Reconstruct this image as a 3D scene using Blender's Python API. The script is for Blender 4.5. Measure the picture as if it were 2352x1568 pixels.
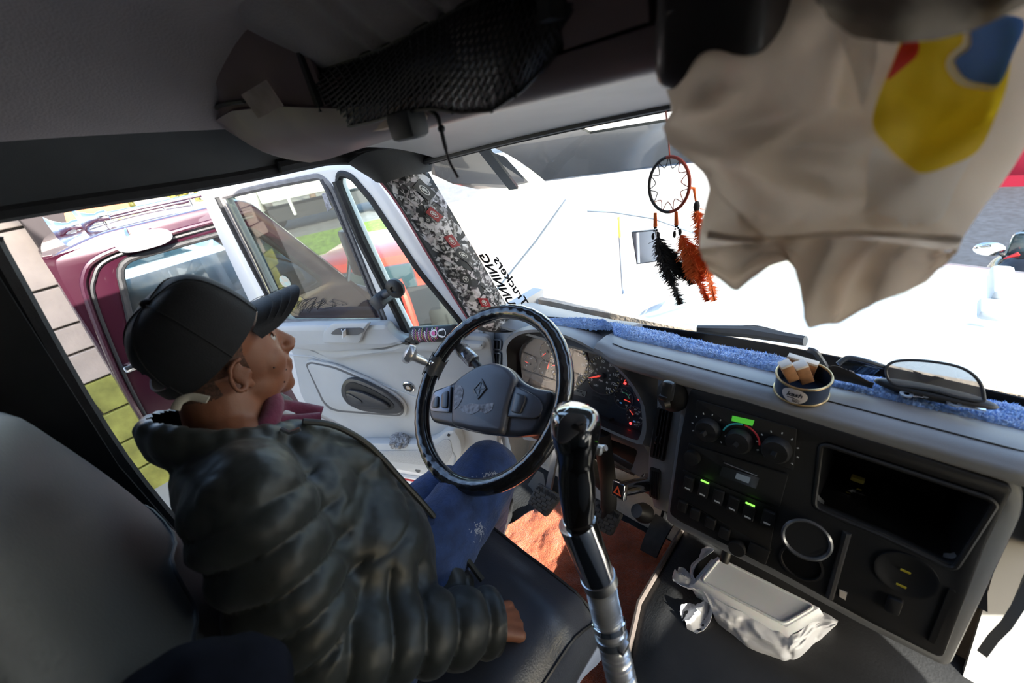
import bpy, bmesh, math, random
from mathutils import Vector as V, Matrix, noise
random.seed(7)
S = bpy.context.scene
for o in list(bpy.data.objects): bpy.data.objects.remove(o)
COL = S.collection
# ---------------------------------------------------------------- camera
FPX = 915.0
MC = Matrix(((0.6768777450, -0.4592081123, 0.5752950790),
             (-0.7144577492, -0.2217503413, 0.6636090043),
             (-0.1771627580, -0.8602061937, -0.4781826654)))   # image right / down / forward -> cab axes (x ahead, y left, z up)
EYE = V((0, 0, 1.30))                                            # cab floor is z = 0
cam_d = bpy.data.cameras.new('camera'); cam = bpy.data.objects.new('camera', cam_d); COL.objects.link(cam)
R_, D_, F_ = (MC.col[i].copy() for i in range(3))
cam.matrix_world = Matrix((( R_.x, -D_.x, -F_.x, EYE.x), (R_.y, -D_.y, -F_.y, EYE.y), (R_.z, -D_.z, -F_.z, EYE.z), (0, 0, 0, 1)))
cam_d.sensor_width = 36; cam_d.lens = FPX / 2352 * 36; cam_d.clip_start = 0.02; cam_d.clip_end = 500
cam_d.dof.use_dof = True; cam_d.dof.focus_distance = 1.15; cam_d.dof.aperture_fstop = 3.2
S.camera = cam
# ---------------------------------------------------------------- light
S.view_settings.view_transform = 'Standard'; S.view_settings.look = 'None'
S.view_settings.exposure = 0.0; S.view_settings.gamma = 1.0
S.view_settings.use_curve_mapping = False
S.cycles.use_denoising = True; S.cycles.max_bounces = 10; S.cycles.diffuse_bounces = 6
S.cycles.transparent_max_bounces = 24; S.cycles.sample_clamp_indirect = 6.0; S.cycles.caustics_refractive = False
TO_SUN = V((-0.17, -0.87, 0.43)).normalized()
W = bpy.data.worlds.new('sky'); S.world = W; W.use_nodes = True
wn = W.node_tree.nodes; bg = wn['Background']
sk = wn.new('ShaderNodeTexSky'); sk.sky_type = 'NISHITA'; sk.sun_disc = False
sk.sun_elevation = math.asin(TO_SUN.z); sk.sun_rotation = math.atan2(TO_SUN.x, TO_SUN.y)
sk.air_density = 1.0; sk.dust_density = 2.0
W.node_tree.links.new(sk.outputs[0], bg.inputs[0]); bg.inputs[1].default_value = 0.95
sl = bpy.data.lights.new('sun', 'SUN'); so = bpy.data.objects.new('sun', sl); COL.objects.link(so)
sl.energy = 23.0; sl.angle = 0.009; sl.color = (1.0, 0.95, 0.88)
so.rotation_euler = TO_SUN.to_track_quat('Z', 'Y').to_euler(); so.location = TO_SUN * 30
# ---------------------------------------------------------------- helpers
def ray(px, py): return MC @ V(((px - 1176) / FPX, (py - 784) / FPX, 1))
def P(px, py, x=None, y=None, z=None, d=None):
    """the point seen at a place of the photograph on a known plane of the cab (x=, y=, z=) or at a depth"""
    r = ray(px, py)
    t = d if d is not None else x / r.x if x is not None else y / r.y if y is not None else (z - EYE.z) / r.z
    return EYE + r * t
class Pl:
    """a plane of the scene: origin, u, v, n"""
    def __init__(s, o, u, n):
        s.o = V(o); s.n = V(n).normalized(); u = V(u); s.u = (u - s.n * u.dot(s.n)).normalized(); s.v = s.n.cross(s.u)
        s.m = Matrix.Translation(s.o) @ Matrix((s.u, s.v, s.n)).transposed().to_4x4()
    def uv(s, px, py, off=0.0):
        r = ray(px, py); t = (s.o + s.n * off - EYE).dot(s.n) / r.dot(s.n); q = EYE + r * t - s.o
        return V((q.dot(s.u), q.dot(s.v)))
    def uvs(s, pts, off=0.0): return [s.uv(*p, off) for p in pts]
    def w(s, u, v, n=0.0): return s.o + s.u * u + s.v * v + s.n * n
MATS = {}
def mat(name, col, rough=.5, metal=0., nz=0., nscale=30., bump=0., bscale=80., coat=0., spec=.5, trans=0., emit=None, sheen=0., subs=0., stretch=None, col2=None, detail=4):
    if name in MATS: return MATS[name]
    m = bpy.data.materials.new(name); m.use_nodes = True; MATS[name] = m
    n = m.node_tree.nodes; L = m.node_tree.links; b = n['Principled BSDF']
    b.inputs['Base Color'].default_value = (*col, 1); b.inputs['Roughness'].default_value = rough; b.inputs['Metallic'].default_value = metal
    b.inputs['Specular IOR Level'].default_value = spec; b.inputs['Coat Weight'].default_value = coat; b.inputs['Coat Roughness'].default_value = .04
    b.inputs['Transmission Weight'].default_value = trans; b.inputs['Sheen Weight'].default_value = sheen
    if subs: b.inputs['Subsurface Weight'].default_value = subs; b.inputs['Subsurface Radius'].default_value = (.01, .004, .002); b.inputs['Subsurface Scale'].default_value = 1
    if emit: b.inputs['Emission Color'].default_value = (*emit[:3], 1); b.inputs['Emission Strength'].default_value = emit[3]
    tc = n.new('ShaderNodeTexCoord'); mp = n.new('ShaderNodeMapping'); L.new(tc.outputs['Object'], mp.inputs[0])
    if stretch: mp.inputs['Scale'].default_value = stretch
    if nz or col2:
        t = n.new('ShaderNodeTexNoise'); t.inputs['Scale'].default_value = nscale; t.inputs['Detail'].default_value = detail; L.new(mp.outputs[0], t.inputs['Vector'])
        r = n.new('ShaderNodeValToRGB'); L.new(t.outputs['Fac'], r.inputs[0])
        c2 = col2 or tuple(c * (1 - nz) for c in col)
        r.color_ramp.elements[0].position = .35; r.color_ramp.elements[1].position = .65
        r.color_ramp.elements[0].color = (*c2, 1); r.color_ramp.elements[1].color = (*(col if col2 else tuple(min(1, c * (1 + nz * .6)) for c in col)), 1)
        L.new(r.outputs[0], b.inputs['Base Color'])
    if bump:
        t = n.new('ShaderNodeTexNoise'); t.inputs['Scale'].default_value = bscale; t.inputs['Detail'].default_value = 5; L.new(mp.outputs[0], t.inputs['Vector'])
        k = n.new('ShaderNodeBump'); k.inputs['Strength'].default_value = bump; k.inputs['Distance'].default_value = .01; L.new(t.outputs['Fac'], k.inputs['Height']); L.new(k.outputs[0], b.inputs['Normal'])
    return m
def glass(name, tint, refl=1.0, rough=0.0, dirt=0.0):
    """a thin pane: clear tinted see-through plus a fresnel reflection and a little dust"""
    if name in MATS: return MATS[name]
    m = bpy.data.materials.new(name); m.use_nodes = True; MATS[name] = m
    n = m.node_tree.nodes; L = m.node_tree.links; n.remove(n['Principled BSDF']); out = n['Material Output']
    tr = n.new('ShaderNodeBsdfTransparent'); tr.inputs[0].default_value = (*tint, 1)
    gl = n.new('ShaderNodeBsdfGlossy'); gl.inputs['Roughness'].default_value = rough
    fr = n.new('ShaderNodeFresnel'); ge = n.new('ShaderNodeNewGeometry')      # same reflection from either side of the pane
    io = n.new('ShaderNodeMapRange'); io.inputs[3].default_value = 1.5; io.inputs[4].default_value = 1 / 1.5; L.new(ge.outputs['Backfacing'], io.inputs[0]); L.new(io.outputs[0], fr.inputs[0])
    mu = n.new('ShaderNodeMath'); mu.operation = 'MULTIPLY'; mu.inputs[1].default_value = refl; L.new(fr.outputs[0], mu.inputs[0])
    mx = n.new('ShaderNodeMixShader'); L.new(mu.outputs[0], mx.inputs[0]); L.new(tr.outputs[0], mx.inputs[1]); L.new(gl.outputs[0], mx.inputs[2])
    last = mx
    if dirt:
        df = n.new('ShaderNodeBsdfDiffuse'); df.inputs[0].default_value = (.7, .68, .64, 1)
        tc = n.new('ShaderNodeTexCoord'); t = n.new('ShaderNodeTexNoise'); t.inputs['Scale'].default_value = 9; t.inputs['Detail'].default_value = 8; L.new(tc.outputs['Object'], t.inputs['Vector'])
        r = n.new('ShaderNodeMapRange'); r.inputs[1].default_value = .4; r.inputs[2].default_value = .8; r.inputs[3].default_value = dirt * .3; r.inputs[4].default_value = dirt * 2; L.new(t.outputs['Fac'], r.inputs[0])
        m2 = n.new('ShaderNodeMixShader'); L.new(r.outputs[0], m2.inputs[0]); L.new(mx.outputs[0], m2.inputs[1]); L.new(df.outputs[0], m2.inputs[2]); last = m2
    L.new(last.outputs[0], out.inputs[0]); return m
def tag(o, label=None, cat=None, group=None, kind=None):
    for k, v in (('label', label), ('category', cat), ('group', group), ('kind', kind)):
        if v: o[k] = v
    return o
def root(name, loc=(0, 0, 0), label=None, cat=None, group=None, kind=None):
    o = bpy.data.objects.new(name, None); COL.objects.link(o); o.location = loc; o.empty_display_size = .05
    bpy.context.view_layer.update()
    return tag(o, label, cat, group, kind)
def wm(o):
    m = Matrix.Identity(4)
    while o: m = o.matrix_basis.copy() @ m if o.parent is None else (o.matrix_parent_inverse @ o.matrix_basis) @ m; o = o.parent
    return m
def link(name, me, m=None, parent=None, smooth=False, mw=None, label=None, kind=None):
    o = bpy.data.objects.new(name, me); COL.objects.link(o)
    if m is not None:
        me.materials.clear(); me.materials.append(MATS[m] if isinstance(m, str) else m)
    if smooth:
        me.polygons.foreach_set('use_smooth', [True] * len(me.polygons))
    if mw is not None: o.matrix_basis = mw
    if parent is not None:
        o.parent = parent; o.matrix_parent_inverse = wm(parent).inverted()
    if label: o['label'] = label
    if kind: o['kind'] = kind
    return o
def autosmooth(me, ang=40):
    bm = bmesh.new(); bm.from_mesh(me); a = math.radians(ang)
    for f in bm.faces: f.smooth = True
    for e in bm.edges:
        if len(e.link_faces) == 2: e.smooth = e.calc_face_angle(0) < a
    bm.to_mesh(me); bm.free()
class MB:
    """collects shapes and links them as one mesh"""
    def __init__(s): s.bm = bmesh.new()
    def box(s, c, size, rot=None, bev=0.0, seg=2):
        r = bmesh.ops.create_cube(s.bm, size=1); vs = r['verts']
        m = Matrix.Translation(V(c)) @ (rot.to_4x4() if rot else Matrix.Identity(4)) @ Matrix.Diagonal((*size, 1))
        bmesh.ops.transform(s.bm, matrix=m, verts=vs)
        if bev: bmesh.ops.bevel(s.bm, geom=list({e for v in vs for e in v.link_edges}), offset=bev, segments=seg, affect='EDGES', profile=.5)
        return s
    def cyl(s, a, b, r0, r1=None, seg=24, caps=True):
        a, b = V(a), V(b); r1 = r0 if r1 is None else r1; d = b - a
        r = bmesh.ops.create_cone(s.bm, cap_ends=caps, segments=seg, radius1=r0, radius2=r1, depth=d.length)
        m = Matrix.Translation((a + b) / 2) @ d.to_track_quat('Z', 'Y').to_matrix().to_4x4()
        bmesh.ops.transform(s.bm, matrix=m, verts=r['verts']); return s
    def ball(s, c, r, rot=None, u=24, v=16):
        r = (r, r, r) if not hasattr(r, '__len__') else r
        q = bmesh.ops.create_uvsphere(s.bm, u_segments=u, v_segments=v, radius=1)
        m = Matrix.Translation(V(c)) @ (rot.to_4x4() if rot else Matrix.Identity(4)) @ Matrix.Diagonal((*r, 1))
        bmesh.ops.transform(s.bm, matrix=m, verts=q['verts']); return s
    def cap(s, a, b, r0, r1, seg=20):
        s.ball(a, r0, u=seg, v=12); s.ball(b, r1, u=seg, v=12); return s.cyl(a, b, r0, r1, seg)
    def tube(s, pts, r, seg=8, closed=False, caps=True, flat=None):
        pts = [V(p) for p in pts]; n = len(pts); rings = []; up = None
        for i, p in enumerate(pts):
            t = (pts[(i + 1) % n] - pts[i - 1]) if closed else (pts[min(i + 1, n - 1)] - pts[max(i - 1, 0)])
            t.normalize()
            if up is None: up = t.orthogonal().normalized()
            up = (up - t * up.dot(t)).normalized(); sd = t.cross(up); rr = r[i] if hasattr(r, '__len__') else r
            f = flat or 1
            rings.append([s.bm.verts.new(p + (up * math.cos(k * 2 * math.pi / seg) + sd * math.sin(k * 2 * math.pi / seg) * f) * rr) for k in range(seg)])
        for i in range(n if closed else n - 1):
            a, b = rings[i], rings[(i + 1) % n]
            for k in range(seg): s.bm.faces.new((a[k], a[(k + 1) % seg], b[(k + 1) % seg], b[k]))
        if caps and not closed:
            s.bm.faces.new(rings[0][::-1]); s.bm.faces.new(rings[-1])
        return s
    def lathe(s, prof, c=(0, 0, 0), ax=(0, 0, 1), seg=32, fn=None):
        """prof: (radius, height) along axis ax from c"""
        q = V(ax).to_track_quat('Z', 'Y').to_matrix(); c = V(c); rings = []
        for (r, h) in prof:
            rings.append([s.bm.verts.new(c + q @ V((r * math.cos(k * 2 * math.pi / seg), r * math.sin(k * 2 * math.pi / seg), h))) for k in range(seg)])
        for a, b in zip(rings, rings[1:]):
            for k in range(seg): s.bm.faces.new((a[k], a[(k + 1) % seg], b[(k + 1) % seg], b[k]))
        if prof[0][0] > 1e-6: s.bm.faces.new(rings[0][::-1])
        if prof[-1][0] > 1e-6: s.bm.faces.new(rings[-1])
        return s
    def grid(s, fn, nu, nv, closeu=False, thick=0.0):
        """surface fn(u, v), u and v in 0..1; thick adds a second skin and a rim"""
        g = [[s.bm.verts.new(fn(i / (nu if closeu else nu - 1), j / (nv - 1))) for j in range(nv)] for i in range(nu)]
        fs = []
        for i in range(nu if closeu else nu - 1):
            for j in range(nv - 1):
                fs.append(s.bm.faces.new((g[i][j], g[(i + 1) % nu][j], g[(i + 1) % nu][j + 1], g[i][j + 1])))
        if thick:
            bmesh.ops.recalc_face_normals(s.bm, faces=fs)
            bmesh.ops.solidify(s.bm, geom=fs, thickness=thick)
        return s
    def poly(s, pts): s.bm.faces.new([s.bm.verts.new(V(p)) for p in pts]); return s
    def prism(s, pts, d):
        d = V(d); a = [s.bm.verts.new(V(p)) for p in pts]; b = [s.bm.verts.new(V(p) + d) for p in pts]
        n = len(a); s.bm.faces.new(a[::-1]); s.bm.faces.new(b)
        for i in range(n): s.bm.faces.new((a[i], a[(i + 1) % n], b[(i + 1) % n], b[i]))
        return s
    def bevel(s, off, seg=2, ang=30):
        es = [e for e in s.bm.edges if len(e.link_faces) == 2 and e.calc_face_angle(0) > math.radians(ang)]
        bmesh.ops.bevel(s.bm, geom=es, offset=off, segments=seg, affect='EDGES', profile=.5, clamp_overlap=True); return s
    def xf(s, m): bmesh.ops.transform(s.bm, matrix=m, verts=s.bm.verts); return s
    def mesh(s, name, smooth=40, merge=0.0, recalc=True):
        if merge: bmesh.ops.remove_doubles(s.bm, verts=s.bm.verts, dist=merge)
        if recalc: bmesh.ops.recalc_face_normals(s.bm, faces=s.bm.faces)
        me = bpy.data.meshes.new(name); s.bm.to_mesh(me); s.bm.free()
        if smooth: autosmooth(me, smooth)
        return me
    def build(s, name, m, parent=None, smooth=40, label=None, kind=None, merge=0.0, mw=None):
        return link(name, s.mesh(name, smooth, merge), m, parent, mw=mw, label=label, kind=kind)
def rnd(pts, r=.01, n=4):
    """round the corners of a 2-D outline"""
    pts = [V(p) for p in pts]; out = []; N = len(pts)
    for i, p in enumerate(pts):
        a, b = pts[i - 1] - p, pts[(i + 1) % N] - p
        k = min(r, a.length * .45, b.length * .45)
        q0, q1 = p + a.normalized() * k, p + b.normalized() * k
        for j in range(n + 1):
            t = j / n; out.append(q0 * (1 - t) ** 2 + p * 2 * t * (1 - t) + q1 * t * t)
    return out
def plate_mesh(name, outline, holes=(), thick=.01, bev=0.0, z=0.0, bseg=2):
    """a flat plate with holes, thickness about z, from 2-D outlines"""
    cu = bpy.data.curves.new(name, 'CURVE'); cu.dimensions = '2D'; cu.fill_mode = 'BOTH'
    for pts in (outline, *holes):
        sp = cu.splines.new('POLY'); sp.points.add(len(pts) - 1); sp.use_cyclic_u = True
        for q, p in zip(sp.points, pts): q.co = (p[0], p[1], 0, 1)
    cu.extrude = max(thick / 2 - bev, 1e-5); cu.bevel_depth = bev; cu.bevel_resolution = bseg - 1; cu.offset = -bev
    o = bpy.data.objects.new(name, cu); COL.objects.link(o)
    me = bpy.data.meshes.new_from_object(o.evaluated_get(bpy.context.evaluated_depsgraph_get())); bpy.data.objects.remove(o); bpy.data.curves.remove(cu)
    me.name = name
    bm = bmesh.new(); bm.from_mesh(me); bmesh.ops.remove_doubles(bm, verts=bm.verts, dist=1e-5)
    bmesh.ops.translate(bm, vec=(0, 0, z), verts=bm.verts); bmesh.ops.recalc_face_normals(bm, faces=bm.faces); bm.to_mesh(me); bm.free(); autosmooth(me, 35)
    return me
def plate(name, pl, outline, m, parent=None, holes=(), thick=.01, bev=0.0, z=0.0, r=0.0, label=None, kind=None, px=True, off=None):
    """plate on plane pl; outlines are places of the photograph on that plane, or plane coordinates with px=False; its near face lies at z + thick / 2"""
    f = z + thick / 2 if off is None else off
    cv = (lambda L: pl.uvs(L, f)) if px else (lambda L: [V(p) for p in L])
    rr = (lambda L: rnd(L, r)) if r else (lambda L: L)
    return link(name, plate_mesh(name, rr(cv(outline)), [rr(cv(h)) for h in holes], thick, bev, z), m, parent, mw=pl.m, label=label, kind=kind)
def catmull(pts, n=8, closed=False):
    pts = [V(p) for p in pts]; N = len(pts); out = []
    for i in range(N if closed else N - 1):
        p0, p1, p2, p3 = (pts[(i + k) % N] if closed else pts[min(max(i + k, 0), N - 1)] for k in (-1, 0, 1, 2))
        for j in range(n):
            t = j / n; out.append(.5 * ((2 * p1) + (p2 - p0) * t + (2 * p0 - 5 * p1 + 4 * p2 - p3) * t * t + (3 * p1 - p0 - 3 * p2 + p3) * t ** 3))
    if not closed: out.append(pts[-1])
    return out
def text(name, body, size, m, mw, parent=None, depth=.0004, align='CENTER', shear=0.0, sx=1.0, bold=0.0):
    cu = bpy.data.curves.new(name, 'FONT'); cu.body = body; cu.size = size; cu.align_x = align; cu.align_y = 'CENTER'; cu.extrude = depth; cu.shear = shear; cu.resolution_u = 2; cu.offset = bold
    o = bpy.data.objects.new(name, cu); COL.objects.link(o)
    me = bpy.data.meshes.new_from_object(o.evaluated_get(bpy.context.evaluated_depsgraph_get())); bpy.data.objects.remove(o); bpy.data.curves.remove(cu)
    if sx != 1: me.transform(Matrix.Diagonal((sx, 1, 1, 1)))
    if sx < 0: me.flip_normals()
    return link(name, me, m, parent, mw=mw)
def remesh(mb, voxel, smooth=6, fac=.5):
    """one continuous skin around overlapping closed shapes"""
    me0 = mb.mesh('t', 0); o = bpy.data.objects.new('t', me0); COL.objects.link(o)
    r = o.modifiers.new('r', 'REMESH'); r.mode = 'VOXEL'; r.voxel_size = voxel
    if smooth: k = o.modifiers.new('s', 'SMOOTH'); k.iterations = smooth; k.factor = fac
    me = bpy.data.meshes.new_from_object(o.evaluated_get(bpy.context.evaluated_depsgraph_get()))
    bpy.data.objects.remove(o); bpy.data.meshes.remove(me0)
    return me
def smoothstep(a, b, x):
    t = min(1, max(0, (x - a) / (b - a))); return t * t * (3 - 2 * t)
def lerp(a, b, t): return a + (b - a) * t
# ---------------------------------------------------------------- materials
mat('headliner', (.29, .25, .255), .9, nz=.12, nscale=6, bump=.25, bscale=300, sheen=.2)
mat('trim_dark', (.055, .06, .064), .55, nz=.15, nscale=8, bump=.1, bscale=500)
mat('black', (.012, .012, .013), .5, nz=.2, nscale=20)
mat('black_gloss', (.008, .008, .009), .12, coat=.4)
mat('rubber', (.016, .016, .017), .62, nz=.3, nscale=40, bump=.1, bscale=200)
mat('grey_light', (.50, .49, .48), .55, nz=.05, nscale=12, bump=.08, bscale=600)
mat('door_grey', (.46, .475, .485), .42, nz=.05, nscale=7, bump=.05, bscale=700)
mat('door_white', (.80, .80, .80), .25, coat=.5)
mat('dash_grey', (.25, .256, .27), .42, nz=.08, nscale=6, bump=.12, bscale=900)
mat('dash_dark', (.013, .013, .0145), .5, nz=.12, nscale=10, bump=.1, bscale=900)
mat('beige_felt', (.52, .44, .35), .95, nz=.2, nscale=14, bump=.5, bscale=60)
mat('metal', (.55, .56, .58), .3, 1.0, nz=.1)
mat('chrome', (.8, .8, .81), .08, 1.0)
mat('white', (.75, .75, .76), .5)
mat('red', (.55, .02, .02), .4)
mat('floor_rubber', (.025, .026, .028), .6, nz=.3, nscale=18, bump=.3, bscale=120)
mat('white_paint', (.78, .79, .80), .22, coat=.6)
mat('leather', (.05, .054, .062), .34, nz=.2, nscale=5, bump=.12, bscale=260)
glass('glass_clear', (.93, .95, .94), 1.0, dirt=.012)
glass('glass_tint', (.50, .53, .50), 1.1, dirt=.012)
glass('glass_vent', (.86, .93, .91), 1.0, dirt=.008)
# ---------------------------------------------------------------- cab shell
YL, YR = 1.0, -.85
b = MB().box((.05, .08, -.03), (1.9, 1.86, .06)); tag(b.build('floor', 'floor_rubber'), kind='structure')
b = MB().grid(lambda u, v: V((lerp(.93, 1.06, smoothstep(0, .8, v)) - .10 * smoothstep(.25, 0, v) + .01 * math.sin(u * 40) * math.sin(v * 9), lerp(1.0, -.85, u), lerp(0, .68, v))), 40, 14, thick=.02)
tag(b.build('wall_front', 'beige_felt'), kind='structure')
b = MB().box((-.9, .08, .75), (.04, 1.9, 1.6)); tag(b.build('wall_rear', 'trim_dark'), kind='structure')
# left side: the rear pillar beside the open doorway, the kick panel ahead of it
pb0, pb1 = P(0, 620, y=1.0), P(270, 1050, y=1.0)
b = MB()
b.prism([(-.9, 1.02, 0), (-.24, 1.02, 0), (pb1.x - .01, 1.02, .30), (pb1.x, 1.02, pb1.z), (pb0.x, 1.02, pb0.z), (-.12, 1.02, 1.30), (-.9, 1.02, 1.30)], (0, -.06, 0)).bevel(.02, 3, 50)
tag(b.build('wall_left', 'black'), kind='structure')
b = MB().tube(catmull([(pb1.x - .05, .98, .0), (pb1.x - .012, .985, .45), (pb1.x, .985, pb1.z), (pb0.x + .005, .985, pb0.z), (-.115, .985, 1.29)], 6), .016, 8); tag(b.build('trim_1', 'rubber'), kind='structure')
b = MB().box((.92, 1.035, .34), (.34, .05, .72)).box((.35, 1.02, -.03), (1.2, .1, .06)); tag(b.build('wall_left', 'door_grey'), kind='structure')
# right side, unseen: window openings shaped to place the sun patches
PR = Pl((0, YR, 0), (1, 0, 0), (0, 1, 0))
uvp = lambda x, z: V((x, -z)) if PR.v.z < 0 else V((x, z))
pwin = [uvp(*p) for p in ((.0, .72), (.365, .72), (.345, .90), (.0, .90))]; quarter = [uvp(*p) for p in ((.505, .72), (.66, .72), (.52, .90))]; sun_opening = [uvp(*p) for p in ((.30, .34), (.90, .30), (.90, .62), (.60, .62), (.56, .545), (.43, .545), (.40, .575), (.30, .575))]
tag(plate('wall_right', PR, [uvp(*p) for p in ((-.9, 0), (1.08, 0), (1.08, .74), (.66, 1.32), (-.9, 1.32))], 'door_grey', holes=[pwin, quarter, sun_opening], thick=.05, px=False, r=.02), kind='structure')
for k, h in enumerate((pwin, quarter, sun_opening)): tag(plate('window_%d' % (k + 2), PR, h, 'glass_clear', thick=.004, px=False), kind='structure')
# headliner
def ceil_pt(u, v):
    x = lerp(-.92, .70, u); t = lerp(-1, 1, v); y = .075 + t * .86; a = abs(t)
    z = 1.535 - .06 * a ** 2 - .075 * smoothstep(.72, 1.0, a) - .05 * smoothstep(.45, 1.0, u)
    z += .004 * math.sin(y * 9 + x * 3) + .010 * math.exp(-((y - .6) / .12) ** 2) * math.sin(x * 60 + y * 25) * smoothstep(.0, .3, x)
    return V((x, y, z))
b = MB().grid(ceil_pt, 70, 60); tag(b.build('ceiling', 'headliner'), kind='structure')
b = MB().box((-.1, .075, 1.60), (1.66, 1.9, .03)); tag(b.build('ceiling', 'white_paint'), kind='structure')
tag(MB().box((.735, .075, 1.455), (.02, 1.9, .32)).build('wall_front', 'black'), kind='structure')  # unseen panel added to stop sky light leaking in over the windscreen
# dark side trim between the headliner and the doorway
def rail(sgn, nm):
    rows = [(.0, .935, 1.418), (.3, .955, 1.395), (.7, .985, 1.345), (1, 1.0, 1.305)]
    def f(u, v):
        x = lerp(-.92, .70, u); k = v * 3; i = min(2, int(k)); t = k - i
        y = lerp(rows[i][1], rows[i + 1][1], t); z = lerp(rows[i][2], rows[i + 1][2], t)
        z += .02 * smoothstep(.3, -.2, x) * v - .01 * smoothstep(.45, .7, x)
        z += .012 * smoothstep(.1, .7, x) * -(1 - v)
        return V((x, .075 + sgn * (y - .075), z))
    tag(MB().grid(f, 40, 10).build(nm, 'trim_dark'), kind='structure')
    b = MB().tube([f(i / 30, 1) + V((0, sgn * .012, -.004)) for i in range(31)], .016, 8); tag(b.build('trim_2', 'rubber'), kind='structure')
    b = MB().box((-.1, .075 + sgn * .95, 1.46), (1.66, .02, .30)); tag(b.build('wall_' + ('left' if sgn > 0 else 'right'), 'white_paint'), kind='structure')
rail(1, 'trim_3'); rail(-1, 'trim_4')
# ---------------------------------------------------------------- windscreen
def WS(y, t):
    k = (y - .08) / .9; k2 = k * k
    xb, zb = .985 - .17 * k2, .695; xt, zt = .705 - .085 * k2, 1.283 - .035 * k2
    return V((lerp(xb, xt, t) + .015 * math.sin(math.pi * t), y, lerp(zb, zt, t)))
win = tag(root('window_1', (.9, .08, .7)), kind='structure')
MB().grid(lambda u, v: WS(lerp(.955, -.80, u), v), 30, 12).build('pane', 'glass_clear', win)
mat('frit', (.008, .009, .011), .5)
def band(n, t0, t1, y0=.95, y1=-.82, off=.004):
    def f(u, v): return WS(lerp(y0, y1, u), lerp(t0, t1, v)) + V((-off, 0, off * .6))
    return MB().grid(f, n, 4, thick=.003)
band(40, -.03, .055).build('lower_seal', 'frit', win); band(40, .975, 1.03).build('upper_seal', 'frit', win)
MB().grid(lambda u, v: WS(lerp(.975, .952, v), lerp(-.02, 1.02, u)) + V((-.004, 0, .002)), 24, 4, thick=.003).build('side_seal', 'frit', win)
# light header panel between windscreen and overhead console
def header(u, v):
    y = lerp(.86, -.8, u); a = WS(y, 1.0) + V((-.006, 0, .004)); q = V((.40, y, 1.322)); k = .012 * math.sin(v * math.pi)
    return a.lerp(q, v) + V((0, 0, k))
tag(MB().grid(header, 40, 8, thick=.01).build('trim_5', 'grey_light'), kind='structure')
MBv = MB().tube([WS(lerp(.92, -.8, i / 30), 1.0) + V((-.012, 0, -.004)) for i in range(31)], .007, 8); tag(MBv.build('trim_6', 'trim_dark'), kind='structure')
# left pillar at the windscreen with its collage wrap
pa = [P(884, 412, y=.955), P(980, 388, y=.925), P(1190, 745, y=.92), P(1090, 745, y=.96)]
def AP(u, v):   # u across from door side to glass side, v down
    p = pa[0].lerp(pa[1], u).lerp(pa[3].lerp(pa[2], u), v)
    return p + V((-.55, -.75, .1)).normalized() * .028 * math.sin(math.pi * min(1, max(0, u))) ** .7
tag(MB().grid(lambda u, v: AP(u, lerp(-.02, 1.05, v)), 12, 30).build('trim_7', 'trim_dark'), kind='structure')
def corner(u, v):
    a = catmull([P(800, 366, y=.97), P(850, 345, y=.95), P(930, 345, y=.93), P(985, 362, y=.915)], 6); c = catmull([P(860, 400, y=.965), P(884, 414, y=.955), P(930, 402, y=.935), P(982, 392, y=.92)], 6)
    i = u * (len(a) - 1); k = min(len(a) - 2, int(i)); t = i - k
    return a[k].lerp(a[k + 1], t).lerp(c[k].lerp(c[k + 1], t), v) + V((-.012, -.02, 0)) * math.sin(math.pi * u)
tag(MB().grid(corner, 19, 6, thick=.012).build('trim_8', 'trim_dark'), kind='structure')
# rubber seal of the doorway along roof and pillar
seal = catmull([P(*q, y=.99) for q in ((640, 384), (720, 368), (800, 364), (845, 378), (880, 405), (930, 470), (1000, 590), (1060, 690), (1098, 750))], 6)
tag(MB().tube(seal, .014, 8).build('trim_9', 'rubber'), kind='structure')
tag(MB().tube([p + V((0, .022, .0)) for p in seal], .009, 6).build('trim_10', mat('door_red', (.30, .05, .07), .35, coat=.4)), kind='structure')
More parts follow.
